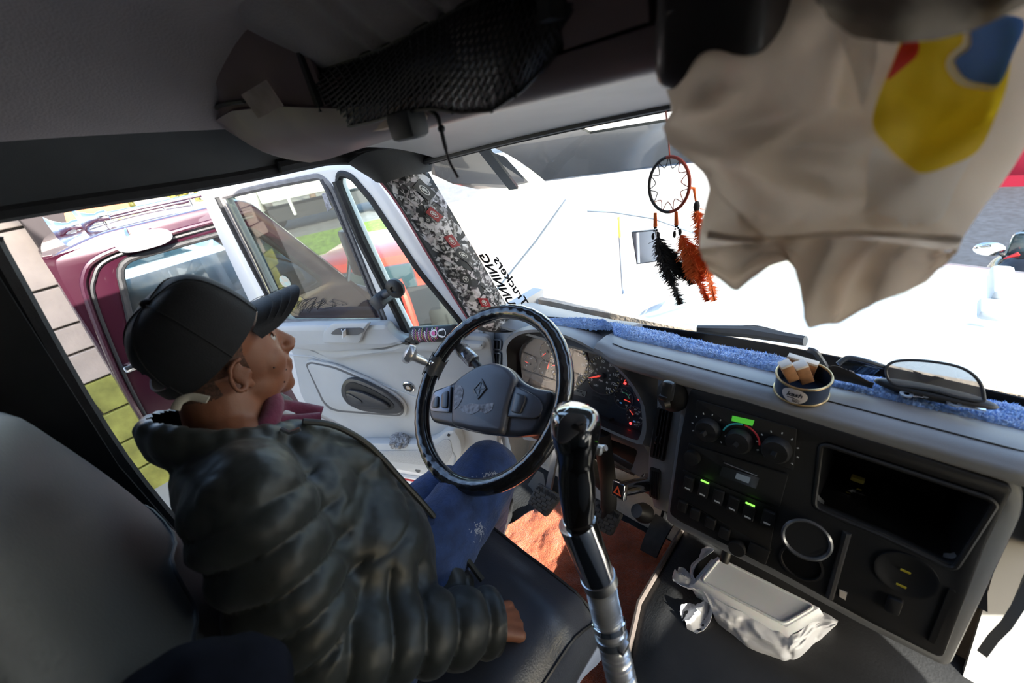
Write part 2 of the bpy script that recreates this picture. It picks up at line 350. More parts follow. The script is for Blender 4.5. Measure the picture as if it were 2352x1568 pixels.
# collage on the pillar: overlapping printed cards, some red, some with an oval badge
def collage():
    r = random.Random(5)
    greys = [mat('card_%s' % n, c, .35, nz=.85, nscale=s, col2=c2, detail=6) for n, c, c2, s in (('a', (.62, .58, .60), (.03, .03, .03), 42), ('b', (.40, .40, .40), (.04, .04, .04), 55), ('c', (.66, .66, .67), (.06, .06, .06), 60), ('d', (.80, .79, .80), (.05, .05, .05), 45), ('e', (.36, .36, .37), (.05, .05, .05), 70), ('f', (.75, .73, .75), (.10, .09, .10), 55))]
    for g_ in greys:
        e = next(n for n in g_.node_tree.nodes if n.type == 'VALTORGB').color_ramp.elements; e[0].position = .46; e[1].position = .54
    red = mat('card_red', (.30, .025, .03), .4); wh = mat('badge_white', (.62, .63, .60), .4); dk = mat('card_dark', (.04, .042, .042), .4)
    prt = root('pillar_wrap', AP(.5, .5), 'black and white sticker collage covering the windscreen pillar', 'sticker wrap')
    def card(u, v, w, h, a, lift):
        c = [(-w, -h), (w, -h), (w, h), (-w, h)]; L = (AP(.5, 1) - AP(.5, 0)).length; Wd = (AP(1, .5) - AP(0, .5)).length
        q = []
        for x, y in [(lerp(c[i][0], c[(i + 1) % 4][0], k / 3), lerp(c[i][1], c[(i + 1) % 4][1], k / 3)) for i in range(4) for k in range(3)]:
            xr, yr = x * math.cos(a) - y * math.sin(a), x * math.sin(a) + y * math.cos(a)
            uu, vv = min(1.0, max(0.0, u + xr / Wd)), min(1.03, max(0, v + yr / L))
            q.append(AP(uu, vv) + V((-.6, -.8, .0)) * (.0012 + lift))
        return q
    n = 0; base = MB()
    for i in range(150):
        u, v = r.uniform(0, 1), r.uniform(0, 1.02); q = card(u, v, r.uniform(.011, .024), r.uniform(.011, .026), r.uniform(0, 6), .00002 * i)
        MB().poly(q).build('card', greys[i % 6], prt, smooth=0)
    def oval(u, v, sc, a, lift, m1):
        L = (AP(.5, 1) - AP(.5, 0)).length; Wd = (AP(1, .5) - AP(0, .5)).length
        def at(x, y):
            xr, yr = x * math.cos(a) - y * math.sin(a), x * math.sin(a) + y * math.cos(a)
            return AP(min(1, max(0, u + xr * sc / Wd)), min(1, max(0, v + yr * sc / L))) + V((-.6, -.8, 0)) * (.0012 + lift)
        ring = MB(); N = 20
        for k in range(N):
            t0, t1 = k / N * 6.283, (k + 1) / N * 6.283
            f = lambda t, s: at(.62 * s * math.cos(t), 1.0 * s * math.sin(t))
            ring.poly([f(t0, 1), f(t1, 1), f(t1, .78), f(t0, .78)])
        ring.poly([at(*p) for p in ((-.2, -.5), (.15, -.55), (.3, -.2), (.25, .3), (.1, .55), (-.1, .4), (-.05, .1), (-.3, -.05))])
        ring.build('oval_badge', m1, prt, smooth=0)
    for (px, py, sc, m, a) in ((974, 436, .022, dk, .05), (998, 490, .017, red, .0), (1038, 553, .017, red, .35), (1065, 585, .019, dk, -.15), (1112, 692, .017, red, .6), (983, 505, .010, dk, 1.2), (1068, 640, .018, dk, .9), (1018, 566, .010, dk, .6)):
        best = min(((i / 30, j / 90) for i in range(31) for j in range(91)), key=lambda t: (proj(AP(*t)) - V((px, py))).length)
        MB().poly(card(*best, sc * .85, sc * 1.12, -.5 + a, .005)).build('red_card' if m is red else 'dark_card', m, prt, smooth=0)
        oval(*best, sc * .72, -.5 + a, .0056, wh)
def proj(p):
    q = MC.transposed() @ (p - EYE); return V((q.x / q.z * FPX + 1176, q.y / q.z * FPX + 784))
collage()
# ---------------------------------------------------------------- overhead console
con = tag(root('overhead_console', (.5, .3, 1.4), 'dark overhead storage console above the windscreen with a net pocket', 'overhead console'))
mat('console', (.20, .145, .145), .42, nz=.06, nscale=10, bump=.06, bscale=600)
rings = [(.165, .40, 1.322, .345, 1.343, .33, 1.55), (.30, .40, 1.322, .345, 1.343, .33, 1.55), (.52, .40, 1.320, .342, 1.347, .33, 1.55), (.64, .385, 1.315, .318, 1.362, .31, 1.54), (.74, .37, 1.310, .275, 1.385, .26, 1.50), (.82, .355, 1.305, .235, 1.395, .225, 1.44), (.88, .345, 1.306, .225, 1.392, .232, 1.42), (.925, .37, 1.312, .235, 1.392, .25, 1.41), (.95, .46, 1.315, .31, 1.372, .32, 1.382)]
ys = [r[0] for r in rings]
def CR(y):
    for a, c in zip(rings, rings[1:]):
        if y <= c[0]: t = (y - a[0]) / (c[0] - a[0]); return [lerp(a[i], c[i], t) for i in range(1, 7)]
    return rings[-1][1:]
def con_lip(u, v):
    y = lerp(.165, .95, u); r = CR(y); p = V((r[0], y, r[1])); q = V((r[2], y, r[3]))
    k = .012 * math.sin(v * math.pi); return p.lerp(q, v) + V((-k, 0, -k))
MB().grid(con_lip, 90, 9, thick=.008).build('lip', 'console', con)
MB().grid(lambda u, v: (lambda y: (lambda r: V((lerp(r[2], r[4], v), y, lerp(r[3], r[5], v))))(CR(y)))(lerp(.655, .95, u)), 24, 8, thick=.008).build('end_cap', 'console', con)
MB().grid(lambda u, v: V((.345 + .28 * v, lerp(.66, .24, u), 1.337 - .0 * v)), 10, 4, thick=.006).build('pocket_floor', 'black', con)
MB().box((.63, .45, 1.46), (.01, .42, .22)).build('pocket_back', 'black', con)
for yy in (.668, .235): MB().box((.46, yy, 1.46), (.32, .012, .20)).build('pocket_side', 'black', con)
MB().grid(lambda u, v: V((.335 - .01 * math.sin(v * 3.1), lerp(.238, .165, u), lerp(1.343, 1.56, v))), 10, 6, thick=.01).build('side_panel', 'console', con)
edge_ = [P(*q) if 0 else P(q[0], q[1], x=q[2]) for q in ((640, 367, .352), (600, 356, .318), (545, 322, .272), (508, 288, .244), (492, 260, .228), (505, 242, .226), (560, 232, .238))]
MB().tube(catmull(edge_, 6), .0035, 6).build('end_groove', 'black', con)
lp = P(945, 285, x=.335)
MB().box(lp + V((-.006, 0, 0)), (.03, .055, .034), bev=.008).build('latch_block', 'trim_dark', con)
MB().box(P(905, 245, x=.345) + V((0, .03, -.01)), (.02, .20, .028), bev=.008).build('pocket_edge', mat('tan_lip', (.42, .30, .22), .5), con)
lb = P(602, 230, x=.250); Lp = Pl(lb, (0, -1, 0), (-1, -.3, -.3))
plate('paper_label', Lp, [(-.034, -.017), (.034, -.017), (.034, .017), (-.034, .017)], mat('paper_old', (.34, .27, .25), .8, nz=.2), con, thick=.002, px=False, label='small pale paper label')

# unseen box behind the cab, added to shade the block wall
tag(MB().box((-3.2, .08, 1.0), (4.3, 2.3, 4.2)).build('wall_rear', 'white_paint'), kind='structure')
# ---------------------------------------------------------------- outside ground
GZ = -1.1
mat('concrete', (.40, .38, .34), .9, nz=.12, nscale=1.2, bump=.1, bscale=30)
mat('asphalt', (.030, .036, .046), .85, nz=.35, nscale=14, bump=.15, bscale=90)  # shade on the tarmac is put into this dark bluish colour
mat('grass', (.16, .26, .035), .95, nz=.5, nscale=7, bump=.6, bscale=60)
mat('dirt', (.40, .31, .24), .95, nz=.3, nscale=1.6, bump=.3, bscale=25)
def flat(name, pts, m, z, th=.04): return tag(MB().prism([(x, y, z - th) for x, y in pts], (0, 0, th)).build(name, m), kind='structure')
flat('ground', [(-60, -60), (90, -60), (90, 90), (-60, 90)], 'concrete', GZ - .02)
flat('ground', [(5.2, -3.2), (40, -9), (40, -1.0), (7.0, -.05), (5.2, .1)], 'asphalt', GZ)
mat('dry_grass', (.80, .76, .50), .95, nz=.15, nscale=4)  # dry grass, with the overexposed glare put into its pale colour
flat('ground', [(8.0, 10.9), (30, 1.0), (38, 7), (16, 17)], 'dry_grass', GZ + .02)
flat('ground', [(-12, 17.0), (2.6, 13.4), (7.6, 10.1), (9.0, 14.0), (4, 17.5), (-10, 20)], 'grass', GZ + .015)
flat('ground', [(-10, 20), (4, 17.5), (12, 12.0), (18, 9.3), (22, 15), (10, 24), (-8, 28)], mat('road', (.16, .16, .165), .9, nz=.2, nscale=3), GZ + .012)
flat('ground', [(1.2, 5.0), (3.5, 5.2), (9.4, 8.5), (2.5, 13.3), (-3, 14.5)], 'dirt', GZ + .005)
# ---------------------------------------------------------------- concrete block wall behind the maroon truck
mat('block', (.42, .36, .31), .9, nz=.18, nscale=3, bump=.4, bscale=40, stretch=(1, 1, 1))
mat('mortar', (.06, .055, .05), .95, nz=.4, nscale=20)
bw = root('block_wall', (-3.0, 4.7, GZ), 'weathered concrete block wall behind the maroon truck with a lime green base', 'wall')
MB().box((-3.4, 4.72, .6), (6.2, .08, 3.6)).build('mortar', 'mortar', bw)
lime = mat('lime_paint', (.30, .31, .07), .7, nz=.35, nscale=6, bump=.2)
r = random.Random(3); memo = {}; zt = 1.9
for row, hh in enumerate((.34, .30, .44, .30, .22, .26, .30, .30, .30, .30)):
    x1 = -.12 - r.uniform(0, .2)
    while x1 > -5.6:
        w_ = r.choice((.55, .7, .9)); key = (row >= 6, w_, hh)
        if key not in memo: memo[key] = MB().box((0, 0, 0), (w_ - .018, .06, hh - .018), bev=.006, seg=1).mesh('block')
        link('block', memo[key], lime if key[0] else 'block', bw, mw=Matrix.Translation((x1 - w_ / 2, 4.67 + r.uniform(-.008, .004), zt - hh / 2))); x1 -= w_
    zt -= hh
# dark tarpaulin roof edge at upper left
T = [P(*q, y=4.4) for q in ((-30, 468), (240, 440), (147, 490), (162, 545), (100, 580), (60, 520), (30, 486), (-30, 478))]
tag(MB().prism(T, (-.02, .12, .0)).build('canopy', mat('canopy_dark', (.012, .006, .007), .7)), 'dark maroon canopy edge above the block wall at far left', 'canopy')
# ---------------------------------------------------------------- maroon truck
mat('maroon', (.036, .0040, .0135), .3, .25, coat=1.0, nz=.06, nscale=3)
mat('maroon_dark', (.05, .006, .018), .4, coat=.6)
glass('glass_truck', (.80, .88, .92), 1.6, dirt=.03)
tk = root('maroon_truck', (.8, 3.2, GZ), 'maroon truck parked alongside with twin air horns on its roof', 'truck')
TY = 2.32; TP = Pl((0, TY, 0), (1, 0, 0), (0, -1, 0))     # its near side
TW = 1.95
def tpx(L): return TP.uvs(L)
side = [(-.31, -.6), (-.275, .4), (-.20, 1.09), (-.175, 1.165), (.0, 1.205), (.55, 1.205), (.86, .68), (.93, .55), (.97, .1), (.97, -.6)]
sv = -1 if TP.v.z < 0 else 1
side2 = [V((x, z * sv)) for x, z in side]
wn_ = [V((x, z * sv)) for x, z in ((-.005, 1.085), (.50, 1.085), (.73, .70), (-.135, .70))]
# shell: near side with the window opening, far side, roof, back, hood
sh = link('body', plate_mesh('body', rnd(side2, .06), [rnd(wn_, .06)], .07, .02, -.035), 'maroon', tk, mw=TP.m)
link('far_side', plate_mesh('far', rnd(side2, .06), [rnd(wn_, .06)], .07, .02, -TW), 'maroon', tk, mw=TP.m)
def troof(u, v):
    s = lerp(0, 1, u); y = lerp(TY, TY + TW, v); e = 1 - abs(2 * v - 1) ** 4
    return V((lerp(-.19, .57, s), y, 1.16 + .05 * e + .02 * math.sin(math.pi * s)))
MB().grid(troof, 16, 24, thick=.03).build('roof', 'maroon', tk)
MB().grid(lambda u, v: V((lerp(-.19, -.31, u) - .05 * math.sin(math.pi * v), lerp(TY, TY + TW, v), lerp(1.17, -.6, u))), 12, 16, thick=.03).build('rear_panel', 'maroon', tk)
MB().grid(lambda u, v: V((lerp(.86, .97, u), lerp(TY, TY + TW, v), lerp(.68, .50, u) + .05 * math.sin(math.pi * v))), 12, 16, thick=.03).build('hood', 'maroon', tk)
MB().box((.98, TY + TW / 2, .0), (.06, TW, 1.1), bev=.02).build('grille', 'maroon_dark', tk)
MB().box((.3, TY + TW / 2, -.5), (1.2, TW - .3, .3)).build('chassis', 'black', tk)
MB().poly([(.57, TY + .06, 1.18), (.57, TY + TW - .06, 1.18), (.87, TY + TW - .06, .69), (.87, TY + .06, .69)]).build('windscreen', 'glass_truck', tk)
link('side_window', plate_mesh('sw', rnd(wn_, .06), [], .006, 0, -.04), 'glass_truck', tk, mw=TP.m)
link('far_window', plate_mesh('fw', rnd(wn_, .06), [], .006, 0, -TW), 'glass_truck', tk, mw=TP.m)
seal_pts = [TP.w(p.x, p.y, .004) for p in rnd(wn_, .06)]
MB().tube(seal_pts, .013, 8, closed=True).build('window_seal', 'rubber', tk)
# door shut line and drip rail
gut = catmull([TP.w(x, z * sv, .012) for x, z in ((-.265, .33), (-.235, .62), (-.165, .95), (-.12, 1.07), (-.03, 1.125), (.2, 1.14), (.54, 1.145))], 6)
MB().tube(gut, .011, 8).build('drip_rail', 'maroon', tk)
sl_ = catmull([TP.w(x, z * sv, .006) for x, z in ((-.30, .05), (-.255, .33), (-.215, .62), (-.145, .95), (-.10, 1.05), (-.02, 1.105), (.2, 1.118), (.54, 1.12))], 6)
MB().tube(sl_, .007, 6).build('door_gap', 'black', tk)
hp = P(293, 846, y=TY - .01)
MB().box(hp + V((.05, 0, 0)), (.13, .035, .035), bev=.012).build('door_handle', 'chrome', tk)
MB().cyl((.35, TY + .02, -.65), (.35, TY + .3, -.65), .45, seg=32).build('wheel', 'rubber', tk); MB().cyl((.35, TY + 1.65, -.65), (.35, TY + 1.93, -.65), .45, seg=32).build('wheel', 'rubber', tk)
# white oval sun-visor mirror at the top of its door
vc = P(332, 552, y=TY - .06)
VP = Pl(vc, (1, 0, -.02), (-.05, -.93, .42))
ov = [V((.095 * math.copysign(abs(math.cos(t)) ** .7, math.cos(t)), .036 * math.copysign(abs(math.sin(t)) ** .8, math.sin(t)))) for t in [k / 40 * 2 * math.pi for k in range(40)]]
vm = link('visor_plate', plate_mesh('vp', ov, [], .02, .008), 'white_paint', tk, mw=VP.m, label='white oval visor plate over the door')
for px in (288, 345): MB().tube([P(px, 527, y=TY), P(px + 3, 536, y=TY - .05), P(px + 8, 545, y=TY - .06)], .007, 8).build('visor_hook', 'chrome', tk)
# twin air horns
def horn(y, L0, z):
    hn = MB().lathe([(r_ * .62, h_ * .62) for r_, h_ in ((.02, 0), (.024, .05), (.018, .12), (.016, .55), (.020, .70), (.036, .71), (.036, .75), (.026, .77), (.034, .80), (.062, .845), (.090, .865), (.093, .87), (.085, .865), (.03, .81), (.0, .78))], (L0, y, z), V((-1, 0, .0)), 28)
    return hn
for i, (y, L0, z) in enumerate(((TY + .30, .50, 1.255), (TY + .46, .40, 1.24))):
    h = horn(y, L0, z).build('air_horn', 'chrome', tk)
    for x in (.06, .40): MB().cyl((L0 - .52 + x, y, z - .07), (L0 - .52 + x, y, z), .008).cyl((L0 - .52 + x, y, z - .06), (L0 - .52 + x, y, z - .05), .03).build('horn_bracket', 'chrome', tk)
# interior of the truck seen through its windows
MB().box((.25, TY + .95, .55), (.9, 1.6, .5), bev=.05).build('seat', 'black', tk); MB().box((.72, TY + .95, .62), (.25, 1.7, .18), bev=.04).build('dashboard', mat('truck_dash', (.05, .06, .075), .5), tk)
wv = MB(); wc = V((.50, TY + .45, .78))
wv.tube([wc + V((.10 * math.sin(t) * .5, .20 * math.cos(t), .18 * math.sin(t))) for t in [k / 24 * 2 * math.pi for k in range(24)]], .014, 8, closed=True); wv.build('steering_wheel', 'black', tk)
MB().tube([(.86, TY - .0, .66), (.90, TY - .06, .80), (.90, TY - .10, .90)], .012, 8).build('mirror_arm', 'chrome', tk)
MB().box((.90, TY - .12, .82), (.05, .14, .26), bev=.02).build('mirror', 'maroon_dark', tk)
# ---------------------------------------------------------------- vehicles far off
tyre = mat('tyre', (.02, .02, .02), .8); mat('dark_under', (.015, .016, .02), .7)
mat('car_glass', (.03, .05, .06), .08, coat=.5); mat('silver', (.55, .58, .60), .3, .4, coat=.5)
def wheel(nm, c, r, w, ax, par):
    a = V(ax).normalized(); c = V(c)
    MB().lathe([(r * .55, -w / 2), (r * .92, -w / 2), (r, -w * .35), (r, w * .35), (r * .92, w / 2), (r * .55, w / 2)], c, a, 28).build('tyre', 'tyre', par)
    MB().lathe([(0, -w * .35), (r * .3, -w * .4), (r * .56, -w * .42), (r * .56, w * .42), (r * .3, w * .4), (0, w * .35)], c, a, 24).build('rim', nm, par)
def frame(o, heading):
    h = math.radians(heading); return Matrix.Translation(o) @ Matrix.Rotation(h, 4, 'Z')
# white dump lorry on the road beyond the grass (local x along the lorry)
lm = frame((5.6, 19.4, GZ), -28); lor = root('white_lorry', lm.translation, 'white lorry with black wheels parked on the road beyond the grass', 'truck')
q = lambda *a: lm @ V(a)
MB().box((-1.3, 0, 1.55), (1.8, 2.3, 1.5), bev=.15).xf(lm).build('cab', 'white_paint', lor)
MB().box((-1.55, -1.0, 1.75), (1.0, .5, .6), bev=.05).xf(lm).build('cab_window', 'car_glass', lor)
MB().box((2.2, 0, 1.75), (5.0, 2.3, .95), bev=.06).xf(lm).build('tank_body', 'white_paint', lor)
MB().box((1.2, 0, .75), (7.0, 1.9, .5)).xf(lm).build('chassis', 'dark_under', lor)
MB().box((3.1, -1.17, 1.7), (1.1, .02, .2)).xf(lm).build('side_panel', mat('plate_grey', (.3, .3, .32), .5), lor)
MB().box((.7, -1.05, 1.3), (.1, .25, 1.3), bev=.02).xf(lm).build('mudguard', 'white_paint', lor)
for x in (-.6, 4.3):
    for y in (-1.0, 1.0): wheel('silver' if x > 1 else mat('rim_dark', (.08, .04, .035), .5), q(x, y, .52), .52, .32, lm.to_3x3() @ V((0, 1, 0)), lor)
# red recovery lorry seen in the quarter window
rm = frame((2.42, 5.1, GZ), 40); red = root('red_lorry', rm.translation, 'red lorry with a bull bar standing on the dirt beyond the quarter window', 'truck')
mat('red_paint', (.42, .045, .03), .35, coat=.6)
MB().box((.2, 0, .95), (1.7, 1.7, .7), bev=.14).xf(rm).build('cab', 'red_paint', red)
MB().box((-.66, 0, 1.02), (.1, 1.3, .3), bev=.03).xf(rm).build('windscreen', 'car_glass', red)
MB().box((.4, 0, .62), (2.2, 1.7, .5)).xf(rm).build('chassis', 'dark_under', red)
MB().tube([rm @ V(p) for p in ((-.8, -.5, .3), (-.8, -.5, .8), (-.75, -.45, 1.0))], .05, 8).build('bar', 'red_paint', red)
for x in (-.3, 1.0):
    for y in (-.8, .8): wheel('silver', rm @ V((x, y, .42)), .42, .28, rm.to_3x3() @ V((0, 1, 0)), red)
# silver car beyond the maroon truck
cm = frame((.3, 13.5, GZ), -12); car = root('silver_car', cm.translation, 'silver car on the road seen through the maroon truck windows', 'car')
prof = [(-2.2, .25), (-2.2, .75), (-1.9, .95), (-1.2, 1.0), (-.6, 1.45), (.7, 1.48), (1.5, 1.05), (2.1, .95), (2.25, .6), (2.2, .25)]
MB().prism([(x, -.85, z) for x, z in prof], (0, 1.7, 0)).bevel(.06, 2, 20).xf(cm).build('body', 'silver', car)
MB().prism([(x, -.87, z) for x, z in ((-1.0, 1.02), (-.55, 1.38), (.65, 1.40), (1.25, 1.06))], (0, 1.74, 0)).xf(cm).build('window', 'car_glass', car)
for x in (-1.4, 1.4):
    for y in (-.8, .8): wheel('silver', cm @ V((x, y, .32)), .32, .2, cm.to_3x3() @ V((0, 1, 0)), car)
# trees, orange hoarding and post beyond the maroon roof
mat('leaf', (.17, .16, .02), .8, nz=.5, nscale=2); mat('bark', (.16, .11, .08), .9)
def tree(x, y, h, rr, label, seed):
    t = root('tree', (x, y, GZ), label, 'tree', 'trees beyond the parked trucks'); r = random.Random(seed)
    MB().tube([(x, y, GZ), (x + .1, y, GZ + h * .4), (x - .1, y + .1, GZ + h * .75)], [.22, .16, .06], 10).build('trunk', 'bark', t)
    b = MB()
    for i in range(900):
        d = V((r.gauss(0, 1), r.gauss(0, 1), r.gauss(0, .8))); d = d.normalized() * rr * r.uniform(.35, 1) ** .5; c = V((x, y, GZ + h * .75)) + d
        a = V((r.gauss(0, 1), r.gauss(0, 1), r.gauss(0, 1))).normalized(); e = a.orthogonal().normalized(); s = r.uniform(.12, .26)
        b.poly([c - a * s, c + e * s * .45, c + a * s, c - e * s * .45])
    tag(b.build('foliage', 'leaf', t, smooth=0), kind='stuff')
tree(.2, 20, 3.6, 1.9, 'leafy tree left of the pale post beyond the maroon truck roof', 1); tree(3.3, 27, 4.2, 1.9, 'leafy tree right of the pale post beyond the maroon truck roof', 2)
tree(11, 30, 8, 3, 'leafy tree far behind the white lorry', 4)
tag(MB().box((.25, 17.5, .25), (1.5, .1, 2.3)).build('hoarding', mat('orange_wall', (.24, .10, .05), .8, nz=.3, nscale=2)), 'orange boundary panel under the trees beyond the truck roof', 'panel')
tag(MB().cyl((1.5, 16.5, GZ), (1.45, 16.5, 4.2), .42, .36, 24).build('post', mat('post', (.24, .23, .21), .8, nz=.1)), 'thick pale concrete post beyond the air horns', 'post')
tag(MB().box((-2.6, 8.0, .55), (1.6, .1, 1.8)).build('boundary_wall', 'white_paint'), 'low white wall behind the air horns at far left', 'wall')
# building row far off keeps the horizon closed
for i, (x, y, w, h, c, lab) in enumerate(((10, 44, 14, 5, (.5, .45, .38), 'long beige building on the far horizon behind the white lorry'), (-8, 40, 10, 6, (.42, .28, .2), 'brick coloured building on the far horizon at left'), (34, 26, 12, 4.5, (.55, .52, .46), 'pale building on the far horizon ahead of the windscreen'))):
    bl = root('building', (x, y, GZ), lab, 'building')
    MB().box((x, y, GZ + h / 2), (w, 4, h)).build('wall', mat('bld%d' % i, c, .9, nz=.1, nscale=1), bl)
    for k in range(5): MB().box((x - w / 2 + (k + .5) * w / 5, y - 2.02, GZ + h * .55), (w / 9, .08, h * .3)).build('window', 'car_glass', bl)
# ---------------------------------------------------------------- our own hood, wipers, visor, fender mirror
hood = root('truck_hood', (1.8, .1, .3), 'white sloping hood of the truck beyond the windscreen', 'hood')
def hd(u, v):
    x = lerp(1.04, 2.75, u); t = lerp(1, -1, v); wd = lerp(.80, .60, u); y = .06 + t * wd
    z = lerp(.60, .36, u) - .06 * u * u + .05 * (1 - t * t) - .16 * smoothstep(.82, 1, abs(t)) - .25 * smoothstep(.9, 1, u)
    return V((x, y, z))
MB().grid(hd, 30, 40, thick=.02).build('hood_panel', mat('hood_paint', (.40, .46, .50), .16, coat=.8), hood)
for s in (1, -1):
    yy = .06 + s * .86
    MB().grid(lambda u, v: V((lerp(.95, 2.7, u), yy + s * .30 * v, lerp(.40, .30, u) + .06 * math.sin(u * 3.1) - .30 * v ** 3)), 20, 12, thick=.02).build('fender', 'white_paint', hood)
lt = P(2300, 655, x=1.75)
MB().box(lt, (.22, .05, .05), bev=.012).box(lt + V((-.16, 0, -.01)), (.10, .09, .03), bev=.01).build('hood_latch', mat('latch_grey', (.42, .46, .48), .4), hood)
MB().box((1.02, .08, .60), (.10, 1.72, .05), bev=.01).build('cowl', 'black', hood)
wc0, wc1 = P(1605, 757, x=1.0), P(1850, 783, x=.985)
wp = root('windscreen_wiper', wc0, 'black windscreen wiper resting along the base of the windscreen', 'wiper')
MB().tube([wc0 + V((0, 0, .0)), wc0.lerp(wc1, .5) + V((.01, 0, .004)), wc1], [.012, .016, .012], 8, flat=1.5).build('wiper_blade', 'frit', wp)
MB().tube(catmull([P(1685, 755, x=1.01), P(1730, 751, x=1.02), P(1780, 762, x=1.02), P(1840, 780, x=1.01)], 5), .006, 8).build('wiper_arm', 'frit', wp)
# dark visor over the outside of the windscreen with its stays
sv_ = root('sun_visor', (.95, .3, 1.25), 'dark steel outside sun visor above the windscreen with a diagonal stay', 'sun visor')
mat('visor_dark', (.035, .038, .036), .35, .3, nz=.4, nscale=6, coat=.3)
v0 = [P(1000, 372, x=.78), P(1620, 225, x=.80)]; xf_ = 1.12
e0, e1 = P(1092, 432, x=xf_), P(1620, 364, x=xf_)
def vs(u, v):
    y = lerp(.95, -.9, u); return V((lerp(.86, xf_, v), y, lerp(1.262, e1.z + (y - e1.y) / (e0.y - e1.y) * (e0.z - e1.z), v ** 1.2) + .006 * math.sin(v * 3.1)))
def vgrid(u0, u1, a, c): return MB().grid(lambda u, v: vs(lerp(u0, u1, u), lerp(a, c, v)), 24, 10, thick=.006)
vgrid(0, 1, .22, 1).build('visor_panel', 'visor_dark', sv_)
MB().tube([vs(i / 20, 1) for i in range(21)], .008, 8).build('visor_lip', 'metal', sv_)
for a, c in ((0, .18), (.31, .40), (.62, 1)): vgrid(a, c, 0, .22).build('visor_bridge', 'visor_dark', sv_)
ve_ = [P(985, 362, x=.80), P(992, 400, x=.86), P(1040, 422, x=.98), P(1095, 434, x=1.08), P(1160, 432, x=1.12), P(1215, 419, x=1.12), P(1160, 360, x=.98), P(1090, 335, x=.86)]
MB().prism(ve_, (.004, .006, 0)).build('visor_end', 'visor_dark', sv_)
s0, s1 = P(1105, 335, x=.87), P(1180, 432, x=1.02)
MB().box((s0 + s1) / 2, ((s1 - s0).length, .035, .01), rot=(s1 - s0).to_track_quat('X', 'Z').to_matrix()).build('visor_stay', 'visor_dark', sv_)
# fender pole and mirror on the near front corner
fp = root('fender_pole', (1.9, 1.16, .2), 'slim fender pole with a yellow top beyond the windscreen', 'pole')
MB().cyl(P(1432, 690, x=1.9), P(1424, 545, x=1.9), .008).build('pole', mat('pole_grey', (.5, .53, .56), .3, .8), fp); MB().cyl(P(1424, 545, x=1.9), P(1421, 498, x=1.9), .007).build('pole_top', mat('yellow', (.75, .55, .05), .5), fp)
fm = root('fender_mirror', P(1480, 570, x=2.0), 'square fender mirror on a bracket behind the dreamcatcher feathers', 'mirror')
MB().prism([P(1450, 533, x=2.0), P(1506, 528, x=2.0), P(1514, 600, x=2.0), P(1462, 607, x=2.0)], (.02, 0, 0)).build('mirror_back', 'frit', fm)
MB().prism([P(1452, 535, x=1.995), P(1504, 530, x=1.995), P(1512, 598, x=1.995), P(1464, 605, x=1.995)], (.002, 0, 0)).build('mirror_glass', 'chrome', fm)
MB().tube([P(1350, 483, x=2.05), P(1410, 486, x=2.05), P(1500, 500, x=2.05), P(1600, 535, x=2.05)], .009, 8).build('mirror_bracket', mat('pale_steel', (.45, .52, .58), .4, .6), fm)
ar0 = P(1157, 645, x=.97); ard = P(1230, 555, x=1.06) - ar0
tag(MB().tube([ar0 + ard * ((.40 - ar0.z) / ard.z), ar0, P(1230, 555, x=1.06), P(1300, 458, x=1.16)], .0042, 8).build('aerial_rod', mat('pale_blue_rod', (.55, .64, .72), .5)), 'pale blue aerial rod slanting up beyond the windscreen', 'aerial')
# motorbike on the tarmac at the right edge
mb = root('motorbike', P(2340, 640, x=5.0), 'dark motorbike with an oval mirror on the tarmac at right', 'motorbike')
h0 = P(2272, 572, x=4.6); MB().ball(h0, (.02, .085, .055)).build('bike_mirror', mat('mirror_sky', (.8, .85, .88), .05, 1.0), mb)
MB().tube([h0 + V((0, -.05, -.02)), P(2312, 592, x=4.6), P(2300, 605, x=4.6)], .012, 8).build('mirror_stalk', 'black', mb)
bc = P(2345, 625, x=4.6); MB().ball(bc, (.25, .18, .16)).build('fairing', 'black_gloss', mb); MB().box(P(2350, 565, x=4.62), (.02, .14, .2), bev=.03).build('wind_shield', 'car_glass', mb)
MB().tube([P(2308, 596, x=4.55), P(2340, 582, x=4.55)], .015, 8).build('brake_hose', 'red', mb)
MB().tube([P(2285, 614, x=4.6), P(2330, 603, x=4.6), P(2400, 620, x=4.6)], .022, 8).build('handlebar', 'black', mb)
for dx in (-.1, 1.25):
    c = V((bc.x + .2 + dx, bc.y - .15, GZ + .31)); MB().lathe([(.22, -.05), (.29, -.05), (.31, 0), (.29, .05), (.22, .05)], c, (0, 1, .05), 28).build('wheel', 'tyre', mb)
MB().tube([(bc.x + .1, bc.y - .15, GZ + .31), (bc.x + .15, bc.y - .1, bc.z - .1)], .04, 8).build('fork', 'metal', mb); MB().ball((bc.x + .75, bc.y - .15, bc.z - .3), (.6, .2, .25)).build('bike_body', 'black', mb)
tag(MB().box((11.2, -1.6, GZ + .55), (1.5, 3, .9), bev=.2).box((11.2, -1.6, GZ + .15), (1.4, 2.8, .3)).build('parked_car', mat('crimson', (.30, .01, .03), .3, coat=.5)), 'crimson car parked beyond the tarmac at the right edge', 'car')
